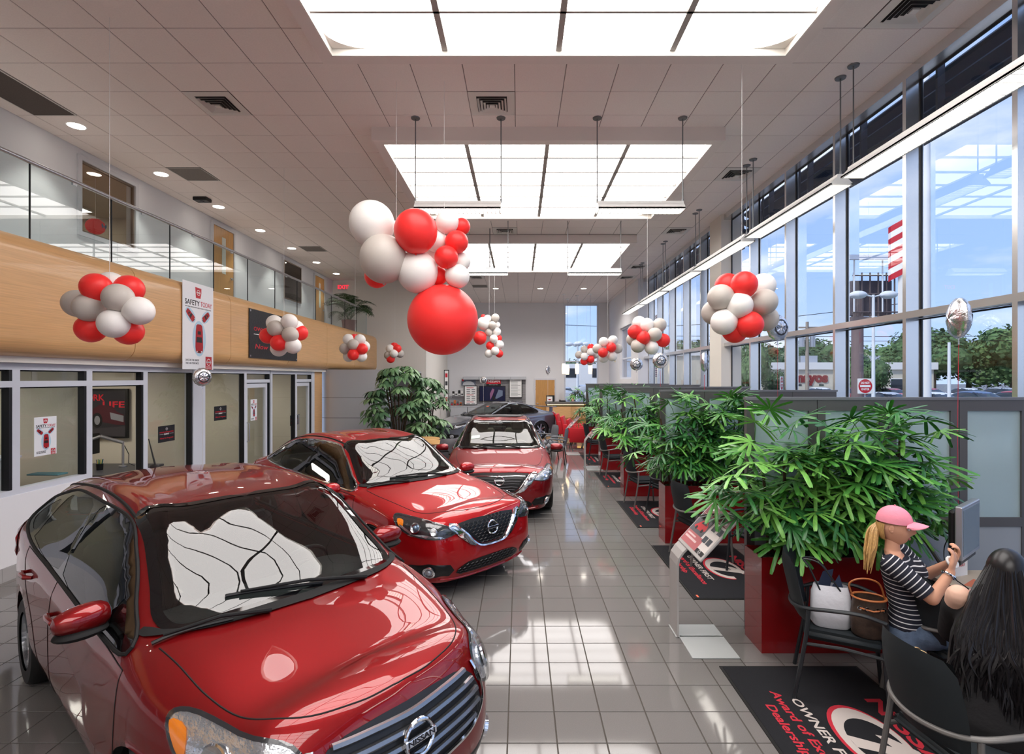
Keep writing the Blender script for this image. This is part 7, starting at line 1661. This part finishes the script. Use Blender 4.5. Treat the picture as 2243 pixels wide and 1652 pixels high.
for i in range(8):
    th = PI*(.42+.33*i/7); rows.append([(math.sin(th)*math.cos(p)*.100-.008, math.sin(th)*math.sin(p)*.079, math.cos(th)*.118) for p in [PI*.62+PI*.76*k/14 for k in range(15)]])
hb.grid([[tuple(MC @ Vector(p)) for p in r] for r in rows])
ps = MC @ Vector((-.09,0,.01))
for k in range(46):
    a, r = rng.uniform(0,6.28), rng.uniform(0,.022); o1 = Vector((r*math.cos(a), r*math.sin(a), rng.uniform(-.01,.01))); sw = rng.uniform(.7,1.25)
    hb.tube(catmull([ps+o1*.5, ps+Vector((-.045,-.01,-.05))+o1*1.3, ps+Vector((-.075,-.03,-.15))+o1*1.5, ps+Vector((-.105,-.04,-.27*sw))+o1*.9], 4), [.008]*10+[.006,.004,.002], 5)
hb.build('ponytail', M_blonde, t, True)
for p, r, m in ((rwr+Vector((-.012,0,-.02)), .034, M_chrome), (lwr, .033, M_white)):
    d = (rwr-rel).normalized() if m is M_chrome else (lwr-lel).normalized(); u = d.orthogonal().normalized(); v = d.cross(u); MB().tube([p+(u*math.cos(a)+v*math.sin(a))*r for a in [2*PI*k/20 for k in range(20)]], .009, 8, closed=True).build('bracelet', m, t, True)
# dark haired woman
O2 = Vector((2.34, 2.62, 0)); t = thing('person', 'woman with long black hair and black dress seated in the foreground chair, seen from behind', 'person', O2)
def W2(x, y, z): return Vector((x, y, z))-O2
az = math.radians(45); fwd = Vector((math.cos(az), math.sin(az), 0)); lf = Vector((-math.sin(az), math.cos(az), 0)); hp = W2(2.36,2.62,.56); nc = W2(2.50,2.735,1.08); hc = W2(2.585,2.80,1.19)
shL, shR = nc+lf*.175+Vector((0,0,-.03)), nc-lf*.175+Vector((0,0,-.03)); elL, elR = shL+fwd*.12+lf*.05+Vector((0,0,-.24)), shR+fwd*.12-lf*.05+Vector((0,0,-.24)); wrL, wrR = elL+fwd*.20+Vector((0,0,-.01)), elR+fwd*.2+Vector((0,0,.0))
b = MB(); A2 = az
torso(b, [(hp, .14, .19, A2), (hp+Vector((.02,.02,.18)), .12, .16, A2), (W2(2.45,2.70,.92), .12, .165, A2), (nc-Vector((0,0,.06)), .09, .14, A2), (nc, .055, .065, A2)])
seg(b, nc-Vector((0,0,.02)), hc-Vector((0,0,.07)), .055, .05)
for s, e, w in ((shL, elL, wrL), (shR, elR, wrR)): seg(b, s, e, .060, .046); seg(b, e, w, .044, .028)
hand(b, wrL, fwd*.9+Vector((0,0,-.2)), (0,0,1), -lf, .4); hand(b, wrR, fwd*.9+Vector((0,0,-.2)), (0,0,1), lf, .4)
kL, kR = hp+fwd*.42+lf*.11+Vector((0,0,-.03)), hp+fwd*.42-lf*.11+Vector((0,0,-.03)); aL, aR = kL+fwd*.02+Vector((0,0,-.43)), kR+fwd*.04+Vector((0,0,-.43))
for hh, k_, a_ in ((hp+lf*.09, kL, aL), (hp-lf*.09, kR, aR)): seg(b, hh-Vector((0,0,.02)), k_, .095, .062); seg(b, k_, a_, .058, .036); seg(b, a_, a_+fwd*.14+Vector((0,0,-.06)), .036, .028)
remesh(b, 'body', M_skin2, t, .0085, 3); head(t, LM(hc, fwd+Vector((0,0,-.1))), M_skin2)
c = MB(); torso(c, [(hp-Vector((0,0,.09)), .19, .235, A2), (hp, .185, .23, A2), (hp+Vector((.02,.02,.17)), .150, .195, A2), (W2(2.44,2.69,.88), .142, .195, A2), (W2(2.48,2.72,.99), .115, .170, A2), (nc-Vector((0,0,.045)), .095, .15, A2), (nc-Vector((0,0,.015)), .075, .10, A2)])
for s in (1, -1): c.tube(catmull([W2(2.48,2.72,.96)+lf*.14*s, nc+lf*.10*s+Vector((-.03,-.03,.0)), nc+lf*.10*s+Vector((.03,.03,.01))], 4), .030, 10)
for hh, k_ in ((hp+lf*.09, kL), (hp-lf*.09, kR)): seg(c, hh, k_+fwd*-.02, .115, .085)
for s_, e_ in ((shL, elL), (shR, elR)): seg(c, s_.lerp(e_, .30), e_+Vector((0,0,-.01)), .068, .060)
remesh(c, 'black_dress', M_dress, t, .012, 5)
MB().tube([nc+lf*.12+Vector((-.04,-.04,-.02)), nc+lf*.125+Vector((0,0,.018)), nc+lf*.12+Vector((.04,.04,-.02))], .006, 6).build('pink_strap', M_pink, t, True)
for a_ in (aL, aR):
    d = a_+fwd*.09+Vector((0,0,-.02)); MB().tube([d+(lf*math.cos(q)*.036+Vector((0,0,1))*math.sin(q)*.035) for q in [2*PI*k/16 for k in range(16)]], .006, 6, closed=True).build('sandal_strap', M_blackm, t, True)
    MB().rbox(-.07,-.04,0,.17,.04,.025,.008,1, M=Matrix.Translation(a_+Vector((0,0,-.11))) @ Matrix.Rotation(az,4,'Z')).build('sandal_sole', M_blackm, t)
hb = MB(); rng = random.Random(8); MH = LM(hc, fwd+Vector((0,0,-.1))); rows = []
for i in range(12):
    th = PI*.72*i/11; rows.append([tuple(MH @ Vector((math.sin(th)*math.cos(p)*(.108 if math.cos(p) < .3 else .098)-.010, math.sin(th)*math.sin(p)*.090, math.cos(th)*.128+.008))) for p in [PI*.30+PI*1.40*k/24 for k in range(25)]])
hb.grid(rows)
for k in range(420):
    p = rng.uniform(PI*.40, PI*1.60); th = rng.uniform(.25, 1.7); L = rng.uniform(.75, 1.1); q0 = MH @ Vector((math.sin(th)*math.cos(p)*.100-.010, math.sin(th)*math.sin(p)*.083, math.cos(th)*.119+.008)); sd = math.sin(p); bk = -math.cos(p)
    w1 = Vector((rng.uniform(-.02,.02), rng.uniform(-.02,.02), 0)); q1 = hc+fwd*(-.135-.05*bk)+lf*sd*.115+Vector((0,0,-.10))+w1; q2 = hc+fwd*(-.30-.05*bk)+lf*(sd*.16+rng.uniform(-.03,.03))+Vector((0,0,-.27)); q3 = hc+fwd*(-.34-.07*bk)+lf*(sd*.15+rng.uniform(-.06,.06))+Vector((0,0,-.46*L)); q4 = q3+Vector((rng.uniform(-.04,.03), rng.uniform(-.04,.03), -.12*L))
    hb.tube(catmull([q0, q1, q2, q3, q4], 4), [.003,.005,.007]+[.009]*9+[.0075,.006,.005,.0035,.0015], 4)
hb.build('long_hair', M_blackh, t, True)
# receptionist
O3 = Vector((2.55, 25.3, 0)); t = thing('person', 'receptionist with short brown hair and dark top behind the far reception desk', 'person', O3)
b = MB(); torso(b, [((0,0,.5), .12, .17, PI/2), ((0,0,.75), .11, .15, PI/2), ((0,0,1.0), .12, .18, PI/2), ((0,0,1.12), .06, .1, PI/2)]); seg(b, (0,0,1.08), (0,-.02,1.22), .05, .05)
for s in (1,-1): seg(b, (s*.18,0,1.06), (s*.22,-.05,.82), .05, .04); seg(b, (s*.22,-.05,.82), (s*.1,-.25,.80), .04, .03); hand(b, (s*.1,-.25,.80), (-s*.3,-1,0), (0,0,1), (-s,0,0))
for s in (1,-1): seg(b, (s*.1,0,.5), (s*.12,-.3,.5), .08, .06); seg(b, (s*.12,-.3,.5), (s*.12,-.28,.05), .05, .035)
remesh(b, 'body', M_skin2, t, .012, 3); c = MB(); torso(c, [((0,0,.5), .15, .19, PI/2), ((0,0,.75), .13, .17, PI/2), ((0,0,1.0), .14, .19, PI/2), ((0,0,1.11), .08, .13, PI/2)]); c.ball((.18,0,1.05), .07).ball((-.18,0,1.05), .07); remesh(c, 'dark_top', mat('maroon_top', (70,26,44), .8), t, .015, 4)
head(t, LM((0,-.02,1.34), (0,-1,0)), M_skin2); hb = MB().ball((0,.01,1.37), (.09,.11,.12), 16)
for k in range(40): a = rng.uniform(.2, PI-.2); hb.tube([(.085*math.cos(a), .02+.09*math.sin(a), 1.42), (.11*math.cos(a), .03+.11*math.sin(a), 1.28), (.10*math.cos(a), .03+.10*math.sin(a), 1.18)], [.02,.018,.006], 5)
hb.build('hair', M_brownh, t, True)
t = thing('office_chair', 'black office chair of the receptionist', 'chair', (2.55, 25.32, 0)); MB().rbox(-.24,-.22,.38,.24,.22,.45,.03,2).build('seat', M_black, t); MB().rbox(-.22,.22,.5,.22,.27,.95,.02,2).build('backrest', M_black, t); MB().cyl((0,0,.05),(0,0,.38),.025).build('column', M_dark, t)
for k in range(5): MB().tube([(0,0,.07),(.26*math.cos(k*1.257),.2*math.sin(k*1.257),.03)], .016, 6).build('foot', M_dark, t)
# ------------------------------------------------------------------ outside
GZ = -.12
M_asph = mat('asphalt', (120,122,128), .9, noise=(8,.12)); M_grass = mat('grass', (84,128,56), .95, noise=(12,.3)); M_conc = mat('concrete', (178,176,170), .9)
struct(MB().box(4.92, -60, GZ-.3, 220, 200, GZ).box(-40, 26, GZ-.3, 4.92, 200, GZ).build('ground', M_asph))
g_ = struct(MB().box(14, 20, GZ, 60, 23.5, GZ+.04).build('lawn', M_grass)); bl = MB(); rng = random.Random(1)
for k in range(3000): x, y = rng.uniform(14,60), rng.uniform(20,23.5); bl.add([(x,y,GZ+.03),(x+.03,y,GZ+.03),(x+.01,y,GZ+.14)], [(0,1,2)])
bl.build('grass_blades', M_grass, g_)['kind'] = 'stuff'
struct(MB().box(4.95, -8, GZ, 6.6, 26, -.02).build('sidewalk', M_conc))
# parked cars: simple bodies from the same surfaces
def lowcar_mesh(kind, col):
    B = Body({'hatch': VERSA, 'sedan': SENTRA, 'sedan2': ALTIMA, 'coupe': GTR}[kind], 3); me = bpy.data.meshes.new('car_body')
    B.bm.to_mesh(me); me.materials.append(mat('lot_paint_%s' % col[0], col[1], .3, coat=.6)); me.materials.append(mat('lot_glass', (34,40,48), .08, spec=.8)); me.materials.append(M_blackm); me.materials.append(mat('lot_lamp', (220,224,230), .15, metal=.4))
    for p in me.polygons:
        c, n = p.center, p.normal; p.use_smooth = True
        if c.z > 1.0 and n.z < .93 and abs(c.x) < 1.75 and c.z < 1.42: p.material_index = 1
        elif c.z < .28: p.material_index = 2
        elif .58 < c.z < .75 and (c.x > 1.7) and abs(c.y) > .45: p.material_index = 3
        elif .40 < c.z < .62 and c.x > 2.0 and abs(c.y) < .4: p.material_index = 2
    bm = bmesh.new(); bm.from_mesh(me)
    for x in (1.33, -1.33):
        for s in (1, -1):
            ge = bmesh.ops.create_cone(bm, cap_ends=True, segments=16, radius1=.32, radius2=.32, depth=.2, matrix=Matrix.Translation((x, s*.80, .32)) @ Matrix.Rotation(PI/2, 4, 'X'))
            for v in ge['verts']:
                for f in v.link_faces: f.material_index = 2
    bm.to_mesh(me); bm.free(); return me
cols = [('white',(228,230,234)),('red',(170,30,36)),('silver',(176,180,188)),('blue',(60,80,120)),('black',(34,36,42)),('maroon',(120,40,48))]
LOW = {}
def lotcar(x, y, rz, k, c, lb):
    key = (k, c)
    if key not in LOW: LOW[key] = lowcar_mesh(k, cols[c])
    o = bpy.data.objects.new('car', LOW[key]); COL.objects.link(o); o.location = (x, y, GZ); o.rotation_euler = (0, 0, rz); tag(o, lb, 'car', 'parked cars outside'); return o
rng = random.Random(11); kinds = ['sedan','hatch','sedan2','sedan','hatch']
place = {0:'white car', 1:'red car', 2:'silver car', 3:'blue car', 4:'black car', 5:'maroon car'}
def lot(xs, y, rz, where, cs):
    for i, x in enumerate(xs):
        c = cs[i % len(cs)]; lotcar(x, y+rng.uniform(-.3,.3), rz+rng.uniform(-.03,.03), kinds[(i*3) % 5], c, '%s %s, %s' % (place[c], where, ['first from the left','second from the left','third from the left','fourth from the left','fifth from the left','sixth from the left','seventh from the left','eighth from the left','ninth from the left','tenth from the left','eleventh from the left','twelfth from the left'][i % 12]))
lot([11.5+2.9*i for i in range(5)], 13.2, -PI/2+.15, 'in the near row beyond the right windows', [0,2,0,1,2])
lot([23+3.0*i for i in range(9)], 33, -PI/2, 'in the middle row beyond the street', [2,0,3,1,0,5,2,4,0])
lot([20+3.2*i for i in range(12)], 46, -PI/2, 'in the far row before the trees', [3,2,0,5,1,1,0,2,4,0,2,3])
lot([2.2+2.8*i for i in range(2)], 33, PI/2-.1, 'right behind the tall far window', [4,0])
lot([1.5+2.9*i for i in range(7)], 52, PI/2, 'in the second row behind the tall far window', [0,2,0,3,0,2,0])
lot([2+2.9*i for i in range(9)], 66, PI/2, 'in the third row behind the tall far window', [0,0,2,0,4,0,2,0,0])
# trees
TG = [mat('tree_leaf_%d' % k, c, .8, noise=(3,.25)) for k, c in enumerate([(74,104,66),(88,118,74),(62,92,62)])]
def crown(seed):
    rng = random.Random(seed); mb = MB(); blobs = [(rng.uniform(-.6,.6), rng.uniform(-.6,.6), rng.uniform(-.4,.6), rng.uniform(.35,.6)) for _ in range(10)]
    for x, y, z, r in blobs:
        mb.ball((x,y,z), (r*.8,)*3, 10)
        for k in range(240):
            a, b = rng.uniform(0,6.283), math.acos(rng.uniform(-1,1)); d = Vector((math.sin(b)*math.cos(a), math.sin(b)*math.sin(a), math.cos(b))); p = Vector((x,y,z))+d*r*rng.uniform(.8,1.12); u = Vector((rng.uniform(-1,1), rng.uniform(-1,1), rng.uniform(-1,1))).normalized(); v = d.cross(u).normalized(); s = .075
            mb.add([p, p+u*s, p+(u+v)*s*.9, p+v*s], [(0,1,2,3)])
    return mb.mesh('foliage', TG[seed % 3], False)
CR = [crown(k) for k in range(5)]; M_trunk = mat('bark', (96,84,74), .9)
def tree(x, y, h, w, k, lb, trunk=.35):
    t = thing('tree', lb, 'tree', (x, y, GZ), 0, 'trees beyond the windows'); o = bpy.data.objects.new('foliage', CR[k % 5]); COL.objects.link(o); o.parent = t; o.location = (0,0,h*.5); o.scale = (w, w, h*.48); o.rotation_euler = (0,0,k*1.3); o['kind'] = 'stuff'
    MB().tube([(0,0,0),(.1,0,h*.3),(0,.1,h*.6)], [trunk, trunk*.8, trunk*.4], 8).build('trunk', M_trunk, t, True)
rng = random.Random(5)
for k in range(15):
    x = 24+6.2*k; tree(x, 74+rng.uniform(-3,3)-.1*k, rng.uniform(6.8,8.2), rng.uniform(4.4,5.4), k, 'green tree in the tall tree line, %s from the left beyond the right windows' % ['first','second','third','fourth','fifth','sixth','seventh','eighth','ninth','tenth','eleventh','twelfth','thirteenth','fourteenth','fifteenth'][k])
for k, (x, y, h, w) in enumerate(((20.5,42,3.2,1.1),(31.3,47.5,4.6,1.8),(17.3,40,5.0,1.5),(50,64,8.5,5),(56,60,8.8,5.2),(63,58,8.6,5.2),(70,56,9,5.5))):
    tree(x, y, h, w, k+2, ['round tree in front of the cream restaurant','palm like round tree left of the light pole','reddish leafed tree seen through the middle windows','large tree at right beyond the parked cars','second large tree at right beyond the parked cars','third large tree at right beyond the cars','rightmost large tree through the windows'][k])
for k in range(6): tree(1+5.2*k, 92, rng.uniform(5,6.5), 4, k, ['first tree behind the tall far window','second tree behind the tall far window','third tree behind the tall far window','fourth tree behind the tall far window','fifth tree behind the tall far window','sixth tree behind the tall far window'][k])
# buildings
M_cream = mat('stucco_cream', (206,200,184), .9, noise=(2,.05)); M_whiteb = mat('white_parapet', (226,226,226), .8); M_mred2 = mat('sign_letters', (130,30,36), .5)
t = thing('restaurant_building', 'cream low restaurant building with large red letters across the street', 'building', (20, 60, GZ))
MB().box(0,0,0,27,14,3.3).build('wall', M_cream, t); MB().box(-.3,-.3,3.3,27.3,14.3,4.1).build('parapet', M_whiteb, t)
for x in (7,13.5,21): MB().box(x,3,4.1,x+2,5,5.0).build('roof_unit', M_silver, t)
text("mayos", 1.5, M_mred2, frame((13.0,-.05,2.35),(1,0,0),(0,0,1)), t, bold=.05, ext=.05, width=3.9)
for q, (xa, xb) in enumerate(((10.4,12.0),(12.6,13.2),(14.0,14.5),(16.0,16.3))): MB().box(xa,-.04,1.45,xb,0,1.65).build('small_lettering', M_etch, t)
for x in (1.5,5,22): f = MB().box(x,-.06,.9,x+1.8,.0,2.3).build('window', M_whiteb, t); MB().box(x+.1,-.08,1.0,x+1.7,-.05,2.2).build('pane', mat('lot_glass'), f)
t = thing('white_building', 'low white building with dark windows behind the tall far window', 'building', (1, 80, GZ)); MB().box(0,0,0,14,8,4.5).build('wall', M_whiteb, t)
for x in (2,6,10): f = MB().box(x,-.06,2.4,x+1.8,0,3.8).build('window', M_dark, t); MB().box(x+.1,-.08,2.5,x+1.7,-.05,3.7).build('pane', mat('lot_glass'), f)
t = thing('beige_wall_building', 'long pale building seen through the far side windows', 'building', (9.0, 44, GZ)); MB().box(0,0,0,10,4,4.2).build('wall', M_cream, t); MB().box(-.2,-.2,4.2,10.2,4.2,4.7).build('parapet', M_whiteb, t)
t = thing('purple_sign_wall', 'purple slatted screen outside the small side window', 'screen', (5.6, 20.9, GZ))
for k in range(34): MB().box(0,0,2.4+k*.075,.04,2.2,2.4+k*.075+.05).build('slat', mat('purple_slat', (112,74,110), .6), t)
for y in (0,2.14): MB().box(.04,y,0,.1,y+.06,5).build('post', M_dark, t)
# poles, billboard, signs, flag
M_pole = mat('white_pole', (214,220,228), .5); M_steel = mat('billboard_steel', (88,78,82), .7)
P = at(1878, 828, 36); t = thing('billboard', 'large steel framed billboard on a thick brown column beyond the windows', 'billboard', (P.x, 36, GZ))
MB().cyl((0,0,0),(0,0,8.2),.36,n=20).build('column', mat('brown_column', (112,96,98), .8), t, True)
z0 = 2.23+(828-692)/F*36-GZ; z1 = 2.23+(828-600)/F*36-GZ
MB().box(-.6,-.5,z0-.5,3.2,.4,z0-.1).build('beam', M_steel, t); MB().box(-.5,-.2,z0,2.2,.2,z1-.5).build('back_panel', mat('billboard_back', (66,62,74), .8), t)
for k in range(6): MB().tube([(-.5+.55*k,-.4,z0-.1),(-.5+.55*k,-.4,z1)], .05, 6).build('upright', M_steel, t)
for z in (z0+.2, (z0+z1)/2, z1-.2): MB().tube([(-.6,-.45,z),(2.6,-.45,z)], .05, 6).build('rail', M_steel, t)
M = Matrix.Translation((2.5,-.6,0)) @ Matrix.Rotation(math.radians(36),4,'Z'); MB().box(0,-.15,z0-.2,3.6,.15,z1+.1,M=M).build('sign_board', M_whiteb, t)
fc_ = M @ frame((1.8,-.16,(z0+z1)/2),(1,0,0),(0,0,1)); hh = (z1-z0)/2
flatpoly(t, fc_, [(-1.7,-hh),(1.7,-hh),(1.7,hh),(-1.7,hh)], mat('bb_blue', (70,170,214), .5), .005); flatpoly(t, fc_, [(-1.7,-hh),(1.7,-hh),(1.7,-hh*.2),(-1.7,hh*.1)], mat('bb_lilac', (176,140,190), .5), .01); flatpoly(t, fc_, ell(-1.0,0,.4,.9), mat('bb_pink', (206,90,140), .5), .015)
for k in range(2):
    x = -.6+1.9*k; MB().tube([(x,-.6,z0+.2),(x,-.6,z1+.9)], .05, 6).build('panel_post', M_pole, t); MB().box(-.9,-.7,-.02,.9,.7,.02,M=Matrix.Translation((x,-.6,z1+1.0)) @ Matrix.Rotation(.45,4,'X')).build('solar_panel', mat('solar', (120,132,150), .3, metal=.3), t)
def lamp_post(px, ptop, Y, r, lb, heads=2):
    p = at(px, 828, Y); zt = H+(828-ptop)/F*Y-GZ; t = thing('light_pole', lb, 'light pole', (p.x, Y, GZ)); MB().cyl((0,0,0),(0,0,zt),r,r*.7,n=12).build('pole', M_pole, t, True)
    for k in range(heads):
        s = (-1,1,0,0)[k]; s2 = (0,0,-1,1)[k]; MB().tube([(0,0,zt-.1),(s*.4,s2*.4,zt)], .04, 6).build('arm', M_pole, t); MB().ball((s*.75,s2*.75,zt), (.42,.3,.2), 14).build('lamp_head', M_pole, t, True)
lamp_post(1913, 646, 26, .09, 'white light pole with two shoebox lamps in front of the billboard'); lamp_post(2079, 750, 30, .10, 'plain white pole between the parked cars at right', 0)
lamp_post(2028, 150, 13, .12, 'thick white pole just outside the second window bay', 0); lamp_post(1265, 754, 48, .12, 'light pole with four lamps behind the tall far window', 4); lamp_post(1235, 727, 33, .1, 'light pole with one lamp cut by the edge of the tall far window', 1)
p = at(1768, 828, 40); t = thing('utility_pole', 'wooden utility pole with transformers beyond the third window bay', 'utility pole', (p.x, 40, GZ)); zt = H+(828-705)/F*40-GZ
MB().cyl((0,0,0),(0,0,zt),.15,.11,n=10).build('pole', mat('wood_pole', (150,142,134), .9), t, True); MB().box(-.8,-.05,zt-.5,.8,.05,zt-.38).build('crossarm', mat('wood_pole'), t)
for s in (-1,1): MB().cyl((s*.4,0,zt-1.9),(s*.4,0,zt-1.0),.2,n=12).build('transformer', M_silver, t, True)
for k, (a, b_) in enumerate((((14,60,7.0),(120,36,8.2)),((14,60.5,6.6),(120,36.5,7.7)),((-2,58,8.5),(30,40,8.0)))):
    A, B_ = Vector(a), Vector(b_); o = MB().tube([A.lerp(B_, q/16)+Vector((0,0,-1.2*math.sin(PI*q/16))) for q in range(17)], .025, 4).build('power_line', M_blackm); tag(o, ['upper power line crossing the sky outside','lower power line crossing the sky outside','power line behind the tall far window'][k], 'cable')
for (px, py, Y, s, rz, lb) in ((1895,846,22,.6,0,'DO NOT ENTER sign in front of the brown billboard column'), (1712,840,24,.6,.9,'turned DO NOT ENTER sign near the restaurant')):
    p = at(px, py, Y); t = thing('road_sign', lb, 'sign', p, rz); MB().rbox(-s/2*1.05,-.01,-s/2*1.05,s/2*1.05,.01,s/2*1.05,.008,1).build('plate', M_white, t); Fm = frame((0,-.012,0),(1,0,0),(0,0,1)); flatpoly(t, Fm, ell(0,0,s*.48,s*.48,32), M_pred, .001); flatpoly(t, Fm, [(-s*.36,-s*.07),(s*.36,-s*.07),(s*.36,s*.07),(-s*.36,s*.07)], M_white, .003)
    text('DO NOT', s*.2, M_white, Fm @ Matrix.Translation((0,s*.22,.003)), t, bold=.03, width=s*.6); text('ENTER', s*.2, M_white, Fm @ Matrix.Translation((0,-s*.22,.003)), t, bold=.03, width=s*.55); MB().cyl((0,.02,-p.z+GZ),(0,.02,.3),.025,n=8).build('post', M_silver, t)
p = at(1998, 480, 20); t = thing('flag', 'red and white striped flag on a pole outside, partly behind a mullion', 'flag', (p.x, 20, GZ)); z0 = H+(828-585)/F*20-GZ; z1 = H+(828-465)/F*20-GZ
MB().cyl((0,0,0),(0,0,z1+.4),.05,n=10).build('pole', M_pole, t, True)
for k in range(9):
    za, zb = z0+(z1-z0)*k/9, z0+(z1-z0)*(k+1)/9; rows = [[(-.05-.75*q/8, .16*math.sin(q*.9+1), z-.55*q/8) for q in range(9)] for z in (za, zb)]; MB().grid(rows).build('stripe', M_pred if k % 2 == 0 else M_white, t, True)
rows = [[(-.05-.75*q/8, .16*math.sin(q*.9+1)-.012, z-.55*q/8) for q in range(4)] for z in (z0+(z1-z0)*.45, z1)]; MB().grid(rows).build('canton', mat('flag_blue', (50,60,110), .7), t, True)
